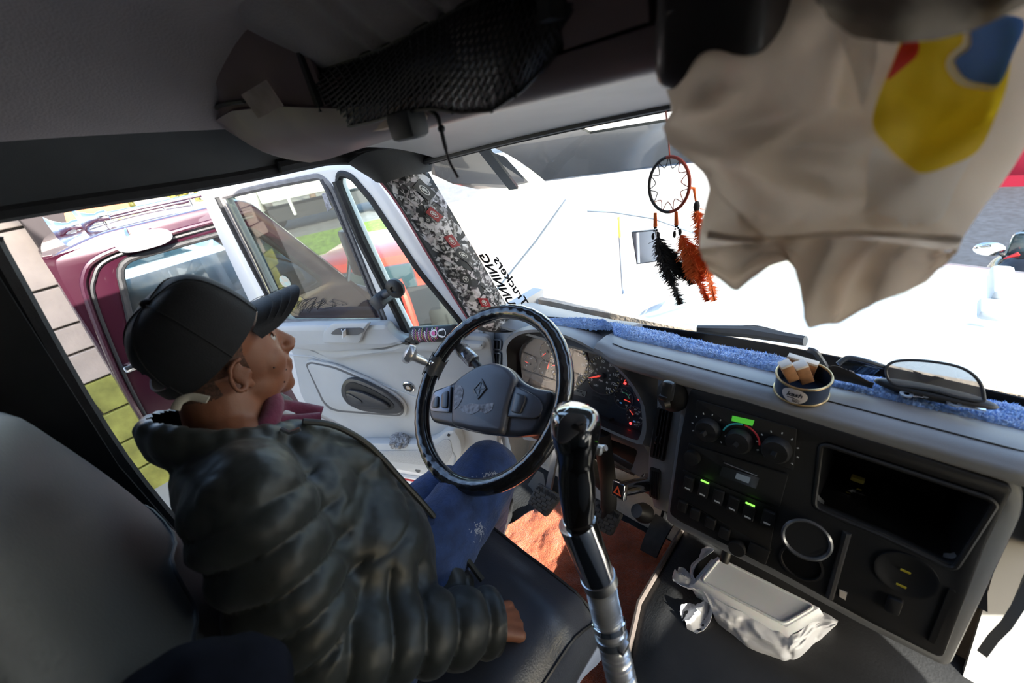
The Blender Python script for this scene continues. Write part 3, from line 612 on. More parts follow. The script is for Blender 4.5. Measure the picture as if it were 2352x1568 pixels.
# ---------------------------------------------------------------- the driver's door, swung open
A_ = math.radians(64); DD = V((-math.cos(A_), math.sin(A_), 0)); DN = V((-DD.y, DD.x, 0)) * 1.0
DN = V((-.899, -.438, 0)); H = V((.75, 1.03, 1.3))
DP = Pl(H, -DD, DN)     # n points into the cab
door = tag(root('door_1', (.75, 1.03, 0)), kind='structure')
outer = [(446, 419), (520, 405), (600, 392), (690, 377), (745, 371), (790, 371), (830, 383), (862, 408), (900, 462), (960, 552), (1040, 665), (1128, 770), (1142, 850), (1150, 1040), (1150, 1122), (1010, 1113), (905, 1095), (770, 1062), (705, 960), (664, 890), (640, 838), (560, 672), (500, 545)]
win_h = [(506, 452), (600, 430), (735, 404), (762, 430), (800, 525), (887, 740), (770, 741), (655, 740), (640, 715), (570, 575)]
vent_h = [(778, 398), (806, 404), (850, 455), (960, 620), (1064, 748), (1000, 765), (944, 775), (900, 690), (830, 545), (776, 425)]
T0 = .05
plate('door_frame', DP, outer, 'door_white', door, [win_h, vent_h], thick=T0, bev=.012, z=-T0 / 2, r=.02)
plate('glass_pane', DP, win_h, 'glass_tint', door, thick=.004, z=-.02, r=.02); plate('quarter_glass', DP, vent_h, 'glass_vent', door, thick=.004, z=-.02, r=.02)
mat('channel', (.20, .19, .19), .45, nz=.2, nscale=30); mat('seal_stud', (.09, .085, .09), .6, nz=.3, nscale=300)
def ringline(pts, r, m, nm, n=.004, closed=True, sm=True):
    q = [DP.w(p.x, p.y, n) for p in (rnd(DP.uvs(pts), .02) if closed else DP.uvs(pts))]
    MB().tube(q, r, 8, closed=closed).build(nm, m, door)
ringline(win_h, .012, 'channel', 'window_channel', -.006); ringline(vent_h, .012, 'rubber', 'quarter_seal', -.004)
ringline([(500, 452), (560, 570), (635, 715), (650, 745)], .012, 'rubber', 'latch_channel', .0, False); ringline([(516, 458), (578, 580), (652, 735)], .008, 'metal', 'channel_trim', -.002, False)
ringline([(740, 412), (770, 470), (802, 545), (846, 655), (882, 738)], .009, 'seal_stud', 'window_strip', .001, False)
ringline([(660, 742), (770, 744), (886, 742)], .010, 'metal', 'belt_strip', .004, False)
ringline([(775, 415), (830, 550), (905, 700), (942, 776)], .016, 'rubber', 'divider_seal', .004, False)
# moulded grey panel: ledge, recess, handle, pocket
pan = [(620, 748), (700, 746), (886, 745), (946, 778), (1060, 770), (1122, 772), (1136, 850), (1144, 1036), (1135, 1090), (1010, 1098), (905, 1078), (800, 1050), (716, 955), (688, 905), (668, 806)]
plate('door_panel', DP, pan, 'door_grey', door, thick=.03, bev=.012, z=.015, r=.03)
led = [(622, 750), (700, 746), (886, 745), (900, 770), (935, 790), (880, 803), (760, 812), (665, 803)]
plate('ledge', DP, led, 'door_grey', door, thick=.05, bev=.018, z=.045, r=.03)
plate('pull_cup', DP, [(740, 762), (762, 742), (850, 741), (832, 768), (825, 790), (740, 790)], 'door_grey', door, thick=.02, bev=.008, z=.078, r=.02)
plate('cup_hollow', DP, [(757, 768), (772, 754), (828, 753), (838, 760), (822, 770)], mat('hollow_grey', (.10, .10, .105), .6), door, thick=.004, z=.089, r=.02)
sh2 = [(680, 790), (880, 803), (935, 785), (1000, 783), (1110, 790), (1110, 806), (900, 812), (760, 830)]
plate('shoulder', DP, sh2, 'door_grey', door, thick=.035, bev=.014, z=.035, r=.02)
rec = [(700, 832), (712, 826), (770, 838), (850, 872), (915, 910), (934, 935), (932, 955), (918, 961), (775, 950), (752, 945), (735, 925)]
plate('recess_rim', DP, rec, 'door_grey', door, thick=.014, bev=.006, z=.037, r=.03)
plate('recess_groove', DP, [(701, 836), (712, 831), (768, 842), (848, 876), (910, 912), (928, 935), (926, 951), (915, 956), (778, 946), (756, 940), (740, 923)], mat('groove', (.12, .12, .125), .6), door, thick=.002, z=.0445, r=.03)
plate('recess_floor', DP, [(705, 840), (714, 835), (766, 846), (846, 880), (906, 914), (923, 935), (921, 948), (912, 952), (780, 942), (760, 936), (744, 921)], 'door_grey', door, thick=.003, z=.0465, r=.03, bev=.001)
hz = [(781, 893), (788, 876), (802, 869), (830, 875), (880, 900), (918, 930), (925, 945), (915, 952), (880, 952), (830, 945), (797, 930), (783, 910)]
plate('handle_bezel', DP, hz, mat('handle_grey', (.045, .046, .05), .35), door, thick=.02, bev=.008, z=.055, r=.02)
plate('handle_pocket', DP, [(790, 893), (797, 880), (810, 877), (850, 892), (895, 918), (908, 935), (895, 941), (850, 938), (812, 932), (795, 915)], 'black', door, thick=.002, z=.0665, r=.02)
hnd = plate('handle_lever', DP, [(792, 900), (800, 896), (832, 903), (880, 925), (896, 938), (880, 940), (830, 937), (806, 930), (796, 915)], mat('lever', (.03, .03, .033), .3), door, thick=.014, bev=.005, z=.073, r=.015)
plate('lock_tab', DP, [(793, 906), (800, 904), (828, 920), (832, 927), (826, 931), (806, 928)], 'handle_grey', hnd, thick=.003, bev=.001, z=.082, r=.01)
ringline([(668, 806), (730, 810), (820, 845), (900, 878), (960, 900), (1060, 920), (1130, 930)], .004, 'door_grey', 'panel_rib', .03, False)
bd = DP.uv(938, 889, .035); bq = DP.w(bd.x, bd.y, .031)
bdg = tag(root('round_badge', bq, 'small round chrome crest badge stuck on the grey door panel', 'badge'))
MB().lathe([(.0, .0), (.026, 0), (.026, .004), (.022, .006), (.021, .004), (.0, .004)], bq, DN, 28).build('rim', 'chrome', bdg); MB().lathe([(0, .0045), (.0205, .0045), (.0205, .0055), (0, .0055)], bq, DN, 28).build('disc', 'black', bdg)
BP = Pl(bq, -DD, DN)
link('crest', plate_mesh('cr', [(-.009, -.009), (.009, -.009), (.011, .002), (.0, .011), (-.011, .002)][::1], [], .001, 0, .0062), mat('gold', (.55, .36, .18), .35, .8), bdg, mw=BP.m)
for s in (-1, 0, 1): link('crest_bar', plate_mesh('cb', [(-.007, s * .005 - .001), (.007, s * .005 - .001), (.007, s * .005 + .001), (-.007, s * .005 + .001)], [], .0006, 0, .0072), 'white', bdg, mw=BP.m)
# map pocket with perforated lower panel
pk = [(800, 1022), (850, 1018), (960, 1020), (1000, 1008), (1022, 990), (1042, 988), (1058, 1012), (1062, 1040), (1046, 1072), (1020, 1090), (905, 1074), (830, 1050)]
plate('map_pocket', DP, pk, 'door_grey', door, thick=.05, bev=.016, z=.05, r=.03)
mat('perforated', (.40, .41, .42), .55, nz=.25, nscale=420)
plate('perforated_grille', DP, [(845, 1036), (960, 1034), (1000, 1022), (1020, 1008), (1034, 1010), (1040, 1040), (1024, 1068), (985, 1070), (880, 1058)], 'perforated', door, thick=.003, z=.0765, r=.03, bev=.001)
ringline([(1020, 996), (1046, 990), (1062, 1020), (1056, 1060), (1024, 1088)], .006, mat('door_grey_d', (.33, .34, .35), .45), 'pocket_rim', .072, False)
sc = DP.uv(1030, 1000, .08); MB().cyl(DP.w(sc.x, sc.y, .074), DP.w(sc.x, sc.y, .080), .006).build('screw', 'black', door)
ringline([(770, 1062), (905, 1088), (1005, 1104)], .006, 'red', 'red_strip', .02, False)
plate('door_sill', DP, [(770, 1066), (905, 1092), (1010, 1108), (1010, 1122), (905, 1108), (770, 1080)], 'door_white', door, thick=.02, bev=.004, z=.01)
g = DP.uv(958, 1083, .04); MB().cyl(DP.w(g.x, g.y, .03), DP.w(g.x, g.y, .036), .012).build('drain_plug', 'hollow_grey', door)
# switch block
sw = plate('switch_panel', DP, [(920, 790), (934, 776), (972, 774), (958, 792)], 'black', door, thick=.004, z=.054, bev=.001)
for px, py in ((940, 782), (956, 781), (935, 788), (951, 788)):
    c = DP.uv(px, py, .058); link('switch', plate_mesh('s', rnd([(c.x - .009, c.y - .006), (c.x + .009, c.y - .006), (c.x + .009, c.y + .006), (c.x - .009, c.y + .006)], .003), [], .005, .0015, .059), 'dash_dark', sw, mw=DP.m)
# sticker, scribble, paper on the glass and in the cup
c = DP.uv(652, 648, -.01); RP = Pl(DP.w(c.x, c.y, -.016), -DD, DN)
dk = link('round_sticker', plate_mesh('rs', [V((.026 * math.cos(t), .026 * math.sin(t))) for t in [k / 28 * 6.2832 for k in range(28)]], [], .0008), mat('sticker', (.50, .66, .60), .5, col2=(.70, .55, .40), nscale=45), door, mw=RP.m)
scr = []
rr = random.Random(11)
def sqx(t): return lerp(664, 795, t)
for k in range(5):
    pts = [(sqx(t / 40) + rr.uniform(-1, 1) + 10 * math.sin(t * .9 + k), 695 + 16 * math.sin(t * .7 + k * 1.3) * (1 - t / 60) + k * 3) for t in range(8 * (k % 2), 41 - 5 * k)]
    q = [DP.w(*DP.uv(*p, -.014), -.015) for p in pts]; MB().tube(catmull(q, 3), .0009, 4).build('scribble', 'black', door)
c = DP.uv(748, 465, -.01); link('peeled_sticker', plate_mesh('ps', [(c.x - .012, c.y - .03), (c.x + .012, c.y - .02), (c.x + .010, c.y + .03), (c.x - .008, c.y + .028)], [], .0008, 0, -.016), mat('peel', (.45, .43, .45), .7, nz=.5, nscale=90), door, mw=DP.m)
c = DP.uv(795, 762, .09); pp = MB().box(DP.w(c.x, c.y, .088), (.05, .003, .03), rot=Matrix.Rotation(.5, 3, 'Z') @ Matrix.Rotation(.4, 3, 'X')).box(DP.w(c.x - .02, c.y, .086), (.04, .003, .025), rot=Matrix.Rotation(1.2, 3, 'Z')); tag(pp.build('folded_paper', 'white'), 'folded white paper stuffed in the door pull cup', 'paper')
# crumpled grey rag in the pocket
c = DP.uv(918, 1014, .06); rc = DP.w(c.x, c.y, .045); b = MB().ball(rc, (.05, .05, .028), u=40, v=24)
for v in b.bm.verts: v.co += (v.co - rc) * (.35 * noise.noise(v.co * 45) + .2 * noise.noise(v.co * 110))
tag(b.build('crumpled_rag', mat('rag', (.32, .32, .33), .9, nz=.6, nscale=120)), 'crumpled grey rag in the door map pocket', 'rag')
# camera mount on the door divider
cmn = tag(root('camera_mount', DP.w(*DP.uv(880, 680, .05), .05), 'black clamp mount with a ball head on the door window divider', 'camera mount'))
def dq(px, py, n): return DP.w(*DP.uv(px, py, n), n)
MB().box(dq(880, 684, .03), (.05, .05, .10), rot=DP.m.to_3x3() @ Matrix.Rotation(.5, 3, 'Z'), bev=.012).build('clamp', mat('mount', (.035, .038, .048), .45), cmn)
MB().cap(dq(884, 678, .05), dq(905, 664, .06), .012, .009).build('arm', 'mount', cmn); MB().lathe([(0, 0), (.028, 0), (.034, .008), (.034, .02), (.026, .026), (.012, .028), (.008, .022), (0, .022)], dq(913, 658, .05), DN, 28).build('ball_head', 'black', cmn)
MB().cyl(dq(879, 700, .04), dq(879, 700, .055), .011).build('thumb_screw', 'black', cmn)
# printed spray can lying on the ledge under the quarter glass
k0, k1 = dq(948, 768, .06), dq(1046, 764, .05)
can = tag(root('spray_can', (k0 + k1) / 2, 'black can with pink and white stickers lying under the quarter glass', 'can'))
MB().cyl(k0, k1, .030, seg=28).bevel(.004, 2, 40).build('can_body', 'black', can)
dr = (k1 - k0); L = dr.length; rr = random.Random(4)
cols = [mat('st_white', (.8, .8, .8), .4), mat('st_pink', (.75, .12, .35), .4), mat('st_yellow', (.7, .6, .15), .4), mat('st_purple', (.35, .1, .35), .4)]
qd = dr.to_track_quat('Z', 'Y').to_matrix()
def can_at(h, a, r=.0306): return k0 + qd @ V((r * math.cos(a), r * math.sin(a), h * L))
mid = min(range(72), key=lambda k: (can_at(.5, k / 72 * 6.283) - EYE).length) / 72 * 6.283
for i in range(16):
    h, w, a0 = .08 + i * .037, .012 + .010 * rr.random(), mid + rr.uniform(-.9, -.2); b = MB()
    for k in range(6): b.poly([can_at(h, a0 + k * .25), can_at(h + w, a0 + k * .25 + .05), can_at(h + w + .02, a0 + (k + 1) * .25 + .05), can_at(h + .02, a0 + (k + 1) * .25)])
    b.build('sticker_stripe', cols[(i * 7) % 4], can, smooth=0)
for h, sc_, m in ((.60, .014, cols[0]), (.78, .016, cols[0]), (.59, .007, cols[1])):
    MB().poly([can_at(h + sc_ / L * math.cos(t), mid + sc_ / .03 * math.sin(t), .0312 + .0003 * (m is cols[1])) for t in [k / 18 * 6.283 for k in range(18)]]).build('round_sticker', m, can, smooth=0)
# step light / tank below the door
st = P(1000, 1125, z=-.25); tag(MB().lathe([(0, .0), (.13, .0), (.17, -.03), (.18, -.08), (.16, -.6), (0, -.6)], st, (0, 0, 1), 32).lathe([(.10, .012), (.115, .014), (.115, .0), (.10, .0)], st, (0, 0, 1), 32).build('fuel_tank_cap', 'white_paint'), 'round white tank top below the open door', 'tank')
# ---------------------------------------------------------------- dashboard
dash = root('dashboard', (.8, .3, .6), 'grey wraparound dashboard with round gauges and a dark centre stack', 'dashboard')
CN = V((-.955, 0, .296))                                   # centre stack leans its foot towards the seat
CP = Pl(V((.70, 0, .745)), (0, -1, 0), CN)                 # u to the right, v up
KT = P(1590, 888, x=.70)
DR = -.235                                                 # right end of the deep part
def edge(y):   # front edge of the dash top
    return V((.685, y, .762))
def dash_top(u, v):
    y = lerp(.52, DR, u); a = edge(y); prof = [(.705, .735), (.692, .750), (.695, .764), (.715, .772), (.76, .771), (.84, .752), (.92, .724), (1.0, .676)]
    k = v * (len(prof) - 1); i = min(len(prof) - 2, int(k)); t = k - i
    x = lerp(prof[i][0], prof[i + 1][0], t); z = lerp(prof[i][1], prof[i + 1][1], t)
    e = smoothstep(.93, 1.0, u); x += .06 * e * (1 - v) ** 2; z -= .02 * e * (1 - v)
    f = smoothstep(.10, 0, u); x += .03 * f * (1 - v)
    return V((x, y, z))
MB().grid(dash_top, 40, 22, thick=.012).build('top_cover', 'dash_grey', dash, smooth=60)
MB().tube([dash_top(u / 20, .50) + V((0, 0, .0005)) for u in range(1, 20)], .0016, 6).build('top_seam', 'black', dash)
# right end cheek of the deep part
MB().grid(lambda u, v: V((lerp(.70 + .035 * smoothstep(.6, 1, v), 1.0, u) - .09 * v * (1 - u), DR + .004 - .085 * u ** .7, lerp(.755 - .05 * u, .43, v))), 8, 8, thick=.012).build('end_cheek', 'dash_grey', dash)
# centre stack panel with its frame
fr = [(1578, 880), (1700, 912), (2000, 1005), (2345, 1122), (2290, 1250), (2172, 1522), (2000, 1438), (1780, 1318), (1560, 1205), (1528, 1190), (1560, 1000)]
glv = [(1888, 1012), (2000, 1048), (2270, 1136), (2285, 1150), (2190, 1300), (2040, 1228), (1872, 1158)]
plate('surround', CP, [(1574, 866), (1590, 868), (1700, 900), (2000, 993), (2352, 1108), (2352, 1180), (2185, 1530), (2165, 1532), (1990, 1444), (1770, 1322), (1550, 1212), (1528, 1196), (1552, 1010)], 'dash_grey', dash, [glv], thick=.03, bev=.008, z=-.016, r=.02)
plate('centre_panel', CP, [(1584, 893), (1700, 918), (2000, 1012), (2318, 1116), (2326, 1128), (2262, 1260), (2166, 1516), (2000, 1432), (1780, 1310), (1560, 1198), (1536, 1180), (1560, 1010)], 'dash_dark', dash, [glv], thick=.016, bev=.004, z=.004, r=.012)
q = CP.uvs(glv); c0 = sum(q, V((0, 0))) / len(q)
b = MB(); n = len(q); A = [b.bm.verts.new(CP.w(p.x, p.y, .008)) for p in q]; B = [b.bm.verts.new(CP.w(*(c0 + (p - c0) * .92), -.19)) for p in q]
for i in range(n): b.bm.faces.new((A[i], A[(i + 1) % n], B[(i + 1) % n], B[i]))
b.bm.faces.new(B); b.build('glove_tray', 'black', dash)
MB().tube([CP.w(p.x, p.y, .011) for p in rnd(q, .012)], .004, 8, closed=True).build('tray_rim', 'dash_dark', dash)
def cpp(px, py, n=.012): return CP.w(*CP.uv(px, py, n), n)
# climate control panel
cl = plate('climate_panel', CP, [(1600, 918), (1830, 985), (1822, 1082), (1590, 1000)], 'black', dash, thick=.004, bev=.0015, z=.014, r=.004)
mat('print_white', (.55, .57, .58), .6, emit=(.6, .65, .7, .05)); mat('green_lcd', (.05, .35, .03), .4, emit=(.15, .9, .08, .35)); mat('green_led', (.1, .6, .05), .4, emit=(.3, 1, .1, 1.6)); mat('cyan', (.03, .25, .28), .5, emit=(.05, .5, .55, .12)); mat('redprint', (.3, .02, .03), .5, emit=(.6, .05, .06, .12))
knobs = [(1628, 985), (1700, 1010), (1785, 1030)]
for i, (px, py) in enumerate(knobs):
    c = cpp(px, py, .016); k = MB().lathe([(0, 0), (.024, 0), (.024, .012), (.020, .02), (.006, .021), (0, .021)], c, CN, 28).box(c + CN * .022, (.006, .008, .034), rot=CP.m.to_3x3() @ Matrix.Rotation(.6 + i * .5, 3, 'Z')).build('knob', 'dash_dark', cl)
    for j in range(9):
        a = -.6 + j * .53; p = c + CP.u * .033 * math.cos(a) + CP.v * .033 * math.sin(a)
        if i != 1: MB().box(p + CN * .0006, (.0035, .002, .0006), rot=CP.m.to_3x3() @ Matrix.Rotation(a, 3, 'Z')).build('tick', 'print_white', cl, smooth=0)
c = cpp(1700, 1010, .0165)
for a0, a1, m in ((1.6, 2.9, 'cyan'), (.1, 1.5, 'redprint')):
    MB().tube([c + CP.u * .033 * math.cos(lerp(a0, a1, t / 10)) + CP.v * .033 * math.sin(lerp(a0, a1, t / 10)) for t in range(11)], .0016, 6).build('temperature_arc', m, cl)
plate('display', CP, [(1682, 955), (1732, 966), (1728, 978), (1680, 966)], 'green_lcd', cl, thick=.002, z=.0175)
# radio with its display and knob
rd = plate('radio', CP, [(1580, 1018), (1810, 1090), (1790, 1165), (1572, 1078)], 'black', dash, thick=.008, bev=.002, z=.014, r=.004)
c = cpp(1592, 1048, .02); MB().lathe([(0, 0), (.016, 0), (.015, .014), (0, .015)], c, CN, 24).build('knob', 'dash_dark', rd)
plate('display', CP, [(1660, 1070), (1745, 1097), (1736, 1122), (1652, 1092)], mat('lcd_dim', (.03, .035, .04), .15, coat=.5), rd, thick=.002, z=.0195)
plate('lit_digits', CP, [(1692, 1086), (1724, 1097), (1719, 1110), (1688, 1098)], mat('digits', (.1, .12, .14), .4, emit=(.4, .5, .6, .12)), rd, thick=.001, z=.0212)
MB().box(cpp(1700, 1076, .02), (.002, .06, .004), rot=CP.m.to_3x3() @ Matrix.Rotation(1.57, 3, 'Z')).build('tape_slot', 'metal', rd)
# two rows of rocker switches
sr = plate('switch_row', CP, [(1568, 1078), (1784, 1168), (1768, 1262), (1556, 1140)], 'black', dash, thick=.004, bev=.001, z=.013, r=.004)
for i, (px, py) in enumerate(((1582, 1110), (1616, 1124), (1650, 1140), (1684, 1157), (1720, 1176), (1764, 1190))):
    s_ = link('rocker', plate_mesh('rk', rnd([(-.010, -.017), (.010, -.017), (.010, .017), (-.010, .017)], .003), [], .010, .003), 'dash_dark', sr, mw=CP.m @ Matrix.Translation((*CP.uv(px, py, .02), .020)))
    if i in (1, 4): MB().box(cpp(px + 3, py - 18, .026), (.003, .016, .002), rot=Matrix.Identity(3)).build('led', 'green_led', sr)
    MB().box(cpp(px - 3, py + 12, .0255), (.0006, .011, .004)).build('legend', 'print_white', sr, smooth=0)
lr = plate('lower_switch_row', CP, [(1552, 1140), (1772, 1262), (1756, 1298), (1545, 1186)], 'black', dash, thick=.004, bev=.001, z=.013, r=.004)
for px, py in ((1568, 1162), (1597, 1180), (1632, 1200), (1664, 1224)):
    link('rocker', plate_mesh('rk', rnd([(-.010, -.013), (.010, -.013), (.010, .013), (-.010, .013)], .003), [], .010, .003), 'dash_dark', lr, mw=CP.m @ Matrix.Translation((*CP.uv(px, py, .02), .020)))
c = cpp(1695, 1255, .016); MB().lathe([(0, 0), (.017, 0), (.015, .012), (0, .013)], c, CN, 24).build('dial', 'dash_dark', lr)
plate('blank', CP, [(1722, 1245), (1768, 1268), (1758, 1298), (1714, 1272)], 'dash_dark', lr, thick=.008, bev=.002, z=.019, r=.003)
# pull-out ash tray ring and its round lid, socket, tray pocket
ay = cpp(1852, 1237, .05); MB().lathe([(.030, 0), (.036, .0), (.037, .004), (.034, .006), (.031, .004), (.030, .0)], ay, (CN + V((0, -.1, .15))), 40).build('ring', mat('ring_grey', (.16, .165, .175), .25, .6), dash)
MB().lathe([(0, 0), (.032, 0), (.032, .002), (0, .002)], ay, (CN + V((0, -.1, .15))), 40).build('ash_tray_lid', 'dash_dark', dash); MB().cyl(cpp(1862, 1222, .01), ay - CN * .002, .026).build('ash_tray_stem', 'black', dash)
MB().lathe([(.030, 0), (.034, .0), (.035, .003), (.031, .004), (.030, 0)], cpp(1840, 1292, .012), CN, 36).build('ring', 'dash_dark', dash)
pocket = [(1946, 1222), (2205, 1345), (2150, 1500), (1905, 1372)]
MB().tube([cpp(*p, .013) for p in pocket[:1] + pocket[3:]], .006, 8).build('pocket_edge', mat('edge_grey', (.05, .05, .053), .4), dash)
MB().lathe([(0, .001), (.03, .001), (.034, .004), (.038, .004), (.038, 0)], cpp(2080, 1318, .012), CN, 36).build('socket', 'black', dash)
for px, py in ((2080, 1312), (2070, 1345)): MB().box(cpp(px, py, .017), (.001, .012, .004)).build('yellow_mark', mat('yellow_print', (.5, .42, .03), .6), dash, smooth=0)
plate('side_switch', CP, [(2040, 1372), (2076, 1386), (2064, 1418), (2030, 1404)], 'dash_dark', dash, thick=.014, bev=.003, z=.016, r=.004)
plate('side_slot', CP, [(2180, 1352), (2196, 1360), (2146, 1480), (2132, 1472)], 'black', dash, thick=.006, z=.013, r=.003)
plate('vent_hole', CP, [(1928, 1354), (1946, 1362), (1942, 1378), (1928, 1370)], mat('bright_hole', (.75, .68, .6), .7), dash, thick=.002, z=.0135)
# things in the tray glints
kk = CP.uv(1960, 1130, -.08)
ky = tag(root('key_bunch', CP.w(kk.x, kk.y, -.09), 'pair of shiny keys lying in the dark dash tray', 'keys'))
for dx in (-18, 18): MB().box(cpp(1960 + dx, 1131 - dx * .03, -.075), (.012, .016, .006), bev=.002).build('key', 'chrome', ky)
MB().box(cpp(1970, 1100, -.09), (.01, .02, .01), bev=.002).build('key_tag', mat('tag_y', (.35, .28, .05), .6), ky); MB().tube([cpp(1942, 1131, -.078), cpp(1960, 1126, -.085), cpp(1978, 1130, -.078)], .003, 6).build('key_ring', 'metal', ky)
# cluster housing: hood, lens surround and face
ND = V((-.93, .0, .37)); GP = Pl(P(1390, 870, x=.775), (0, -1, 0), ND)
arc_out = [(1170, 880), (1168, 810), (1185, 775), (1215, 752), (1260, 740), (1310, 742), (1370, 760), (1430, 795), (1475, 840), (1500, 890), (1508, 945), (1500, 1000), (1482, 1012), (1440, 1000), (1330, 940), (1240, 905), (1185, 895)]
face = [(1188, 880), (1186, 815), (1202, 785), (1235, 766), (1275, 760), (1320, 765), (1375, 785), (1425, 820), (1460, 862), (1478, 910), (1484, 960), (1478, 990), (1465, 996), (1400, 970), (1320, 935), (1240, 905), (1195, 893)]
mat('cluster_face', (.040, .042, .048), .5, nz=.06); mat('gauge_face', (.022, .023, .026), .5)
fc = plate('cluster_face', GP, [(x + (x - 1330) * .04, y + (y - 880) * .05) for x, y in face], 'cluster_face', dash, thick=.006, z=-.028, r=.02)
# hood lofted from the face outline out towards the driver and back over the dash
fo = [V(p) for p in GP.uvs(face)]; ao = [V(p) for p in GP.uvs(arc_out, .03)]
fo = catmull(fo, 5, True); N = len(fo)
cen = sum(fo, V((0, 0))) / N
def ringpt(i, k):
    p = fo[i]; d = (p - cen); up = max(0, d.y) / .12
    if k == 0: return GP.w(p.x, p.y, -.026)
    if k == 1: return GP.w(*(cen + d * 1.0), .0)
    e = 1.03; n = .035 + .055 * min(1, up)
    if k == 2: return GP.w(*(cen + d * e), n)
    if k == 3: return GP.w(*(cen + d * 1.09), n + .004)
    if k == 4: return GP.w(*(cen + d * 1.16), n - .02)
    return GP.w(*(cen + d * 1.24), n - .10 - .05 * min(1, up))
b = MB(); R = [[b.bm.verts.new(ringpt(i, k)) for i in range(N)] for k in range(6)]
for k in range(2):
    for i in range(N): b.bm.faces.new((R[k][i], R[k][(i + 1) % N], R[k + 1][(i + 1) % N], R[k + 1][i]))
for v in [v for k in range(3, 6) for v in R[k]]: b.bm.verts.remove(v)
b.build('cluster_tunnel', mat('tunnel', (.03, .03, .032), .5, bump=.1, bscale=700), dash, smooth=60)
b = MB(); R = [[b.bm.verts.new(ringpt(i, k)) for i in range(N)] for k in range(2, 6)]
for k in range(3):
    for i in range(N): b.bm.faces.new((R[k][i], R[k][(i + 1) % N], R[k + 1][(i + 1) % N], R[k + 1][i]))
b.build('cluster_hood', 'dash_grey', dash, smooth=60)
glass('lens', (.96, .96, .96), 1.0)
plate('lens', GP, face, 'lens', dash, thick=.002, z=.0, r=.02)
def gp(px, py, n=-.02): return GP.w(*GP.uv(px, py, n), n)
for t in ('orange', 'redlit', 'bluelit', 'greenlit'): pass
mat('needle', (.7, .05, .03), .4, emit=(1, .08, .05, .8)); mat('red_lamp', (.8, .03, .03), .4, emit=(1, .06, .06, 3.0)); mat('amber_lamp', (.6, .2, .03), .4, emit=(1, .3, .05, .5)); mat('blue_lamp', (.05, .2, .5), .4, emit=(.1, .4, .9, .3)); mat('tick_white', (.62, .64, .66), .5, emit=(.7, .75, .8, .06)); mat('tick_yellow', (.6, .5, .2), .5, emit=(.8, .65, .25, .08)); mat('tick_green', (.1, .4, .2), .5, emit=(.15, .6, .3, .15)); mat('gauge_ring', (.09, .092, .098), .35)
def gauge(c, edgept, needle_a, nums, a0, a1, nt, nr=.72, ts=.2, hub=True, label=None):
    cu = GP.uv(*c, -.022); r = (GP.uv(*edgept, -.022) - cu).length; g = MB().lathe([(0, 0), (r, 0), (r, .0015), (0, .0015)], GP.w(cu.x, cu.y, -.0245), GP.n, 40).build('gauge', 'gauge_face', dash)
    MB().tube([GP.w(cu.x + r * math.cos(t), cu.y + r * math.sin(t), -.0225) for t in [k / 40 * 6.2832 for k in range(40)]], .0016, 6, closed=True).build('bezel', 'gauge_ring', g)
    b, b2 = MB(), MB()
    for k in range(nt):
        a = lerp(a0, a1, k / (nt - 1)); (b if k % 2 == 0 else b2).box(GP.w(cu.x + r * .91 * math.cos(a), cu.y + r * .91 * math.sin(a), -.0225), (r * .10, r * .035, .0004), rot=GP.m.to_3x3() @ Matrix.Rotation(a, 3, 'Z'))
    tag(b.build('tick_marks', 'tick_yellow', g, smooth=0), kind='stuff'); tag(b2.build('tick_marks', 'tick_white', g, smooth=0), kind='stuff')
    for t, a in nums: text('numeral', t, r * ts, 'tick_white', GP.m @ Matrix.Translation((cu.x + r * nr * math.cos(a), cu.y + r * nr * math.sin(a), -.0222)), g)
    p0 = GP.w(cu.x, cu.y, -.018); p1 = GP.w(cu.x + r * .82 * math.cos(needle_a), cu.y + r * .82 * math.sin(needle_a), -.018)
    MB().tube([p0, p0.lerp(p1, .5), p1], [r * .06, r * .045, r * .02], 6).build('needle', 'needle', g)
    if hub: MB().lathe([(0, 0), (r * .16, 0), (r * .15, .006), (0, .007)], GP.w(cu.x, cu.y, -.022), GP.n, 24).build('needle_hub', 'black', g)
    return g, cu, r
d2 = math.radians
sp = [('0', 215), ('20', 178), ('40', 140), ('60', 98), ('80', 60), ('100', 18), ('120', -20), ('140', -55)]
g, cu, r = gauge((1384, 862), (1346, 862), d2(205), [(t, d2(a)) for t, a in sp], d2(220), d2(-65), 31)
for k, t in enumerate(('5', '15', '25', '35', '45', '55', '65', '75', '85')): text('numeral', t, r * .12, 'tick_white', GP.m @ Matrix.Translation((cu.x + r * .42 * math.cos(d2(212 - k * 32)), cu.y + r * .42 * math.sin(d2(212 - k * 32)), -.0222)), g)
text('unit', 'MPH', r * .13, 'tick_white', GP.m @ Matrix.Translation((cu.x - r * .05, cu.y - r * .30, -.0222)), g); text('unit', 'KPH', r * .15, 'tick_white', GP.m @ Matrix.Translation((cu.x - r * .3, cu.y - r * .62, -.0222)), g)
rp = [(str(v), 220 - k * 35) for k, v in enumerate((0, 5, 10, 15, 20, 25, 30, 35, 40))]
gauge((1305, 835), (1262, 835), d2(200), [(t, d2(a)) for t, a in rp], d2(225), d2(-65), 41)
gauge((1440, 868), (1422, 868), d2(250), [('E', d2(205)), ('1/4', d2(120)), ('F', d2(-60))], d2(210), d2(-70), 9, .68, .3)
gauge((1432, 915), (1411, 915), d2(-5), [('10', d2(215)), ('12', d2(115)), ('14', d2(50)), ('16', d2(-55))], d2(220), d2(-60), 9, .68, .26)
gauge((1473, 905), (1456, 905), d2(150), [('0', d2(215)), ('60', d2(110)), ('120', d2(10))], d2(220), d2(-60), 9, .68, .26)
gauge((1458, 955), (1438, 955), d2(140), [('0', d2(215)), ('30', d2(150)), ('60', d2(95)), ('90', d2(55)), ('120', d2(0)), ('150', d2(-50))], d2(220), d2(-60), 11, .7, .24)
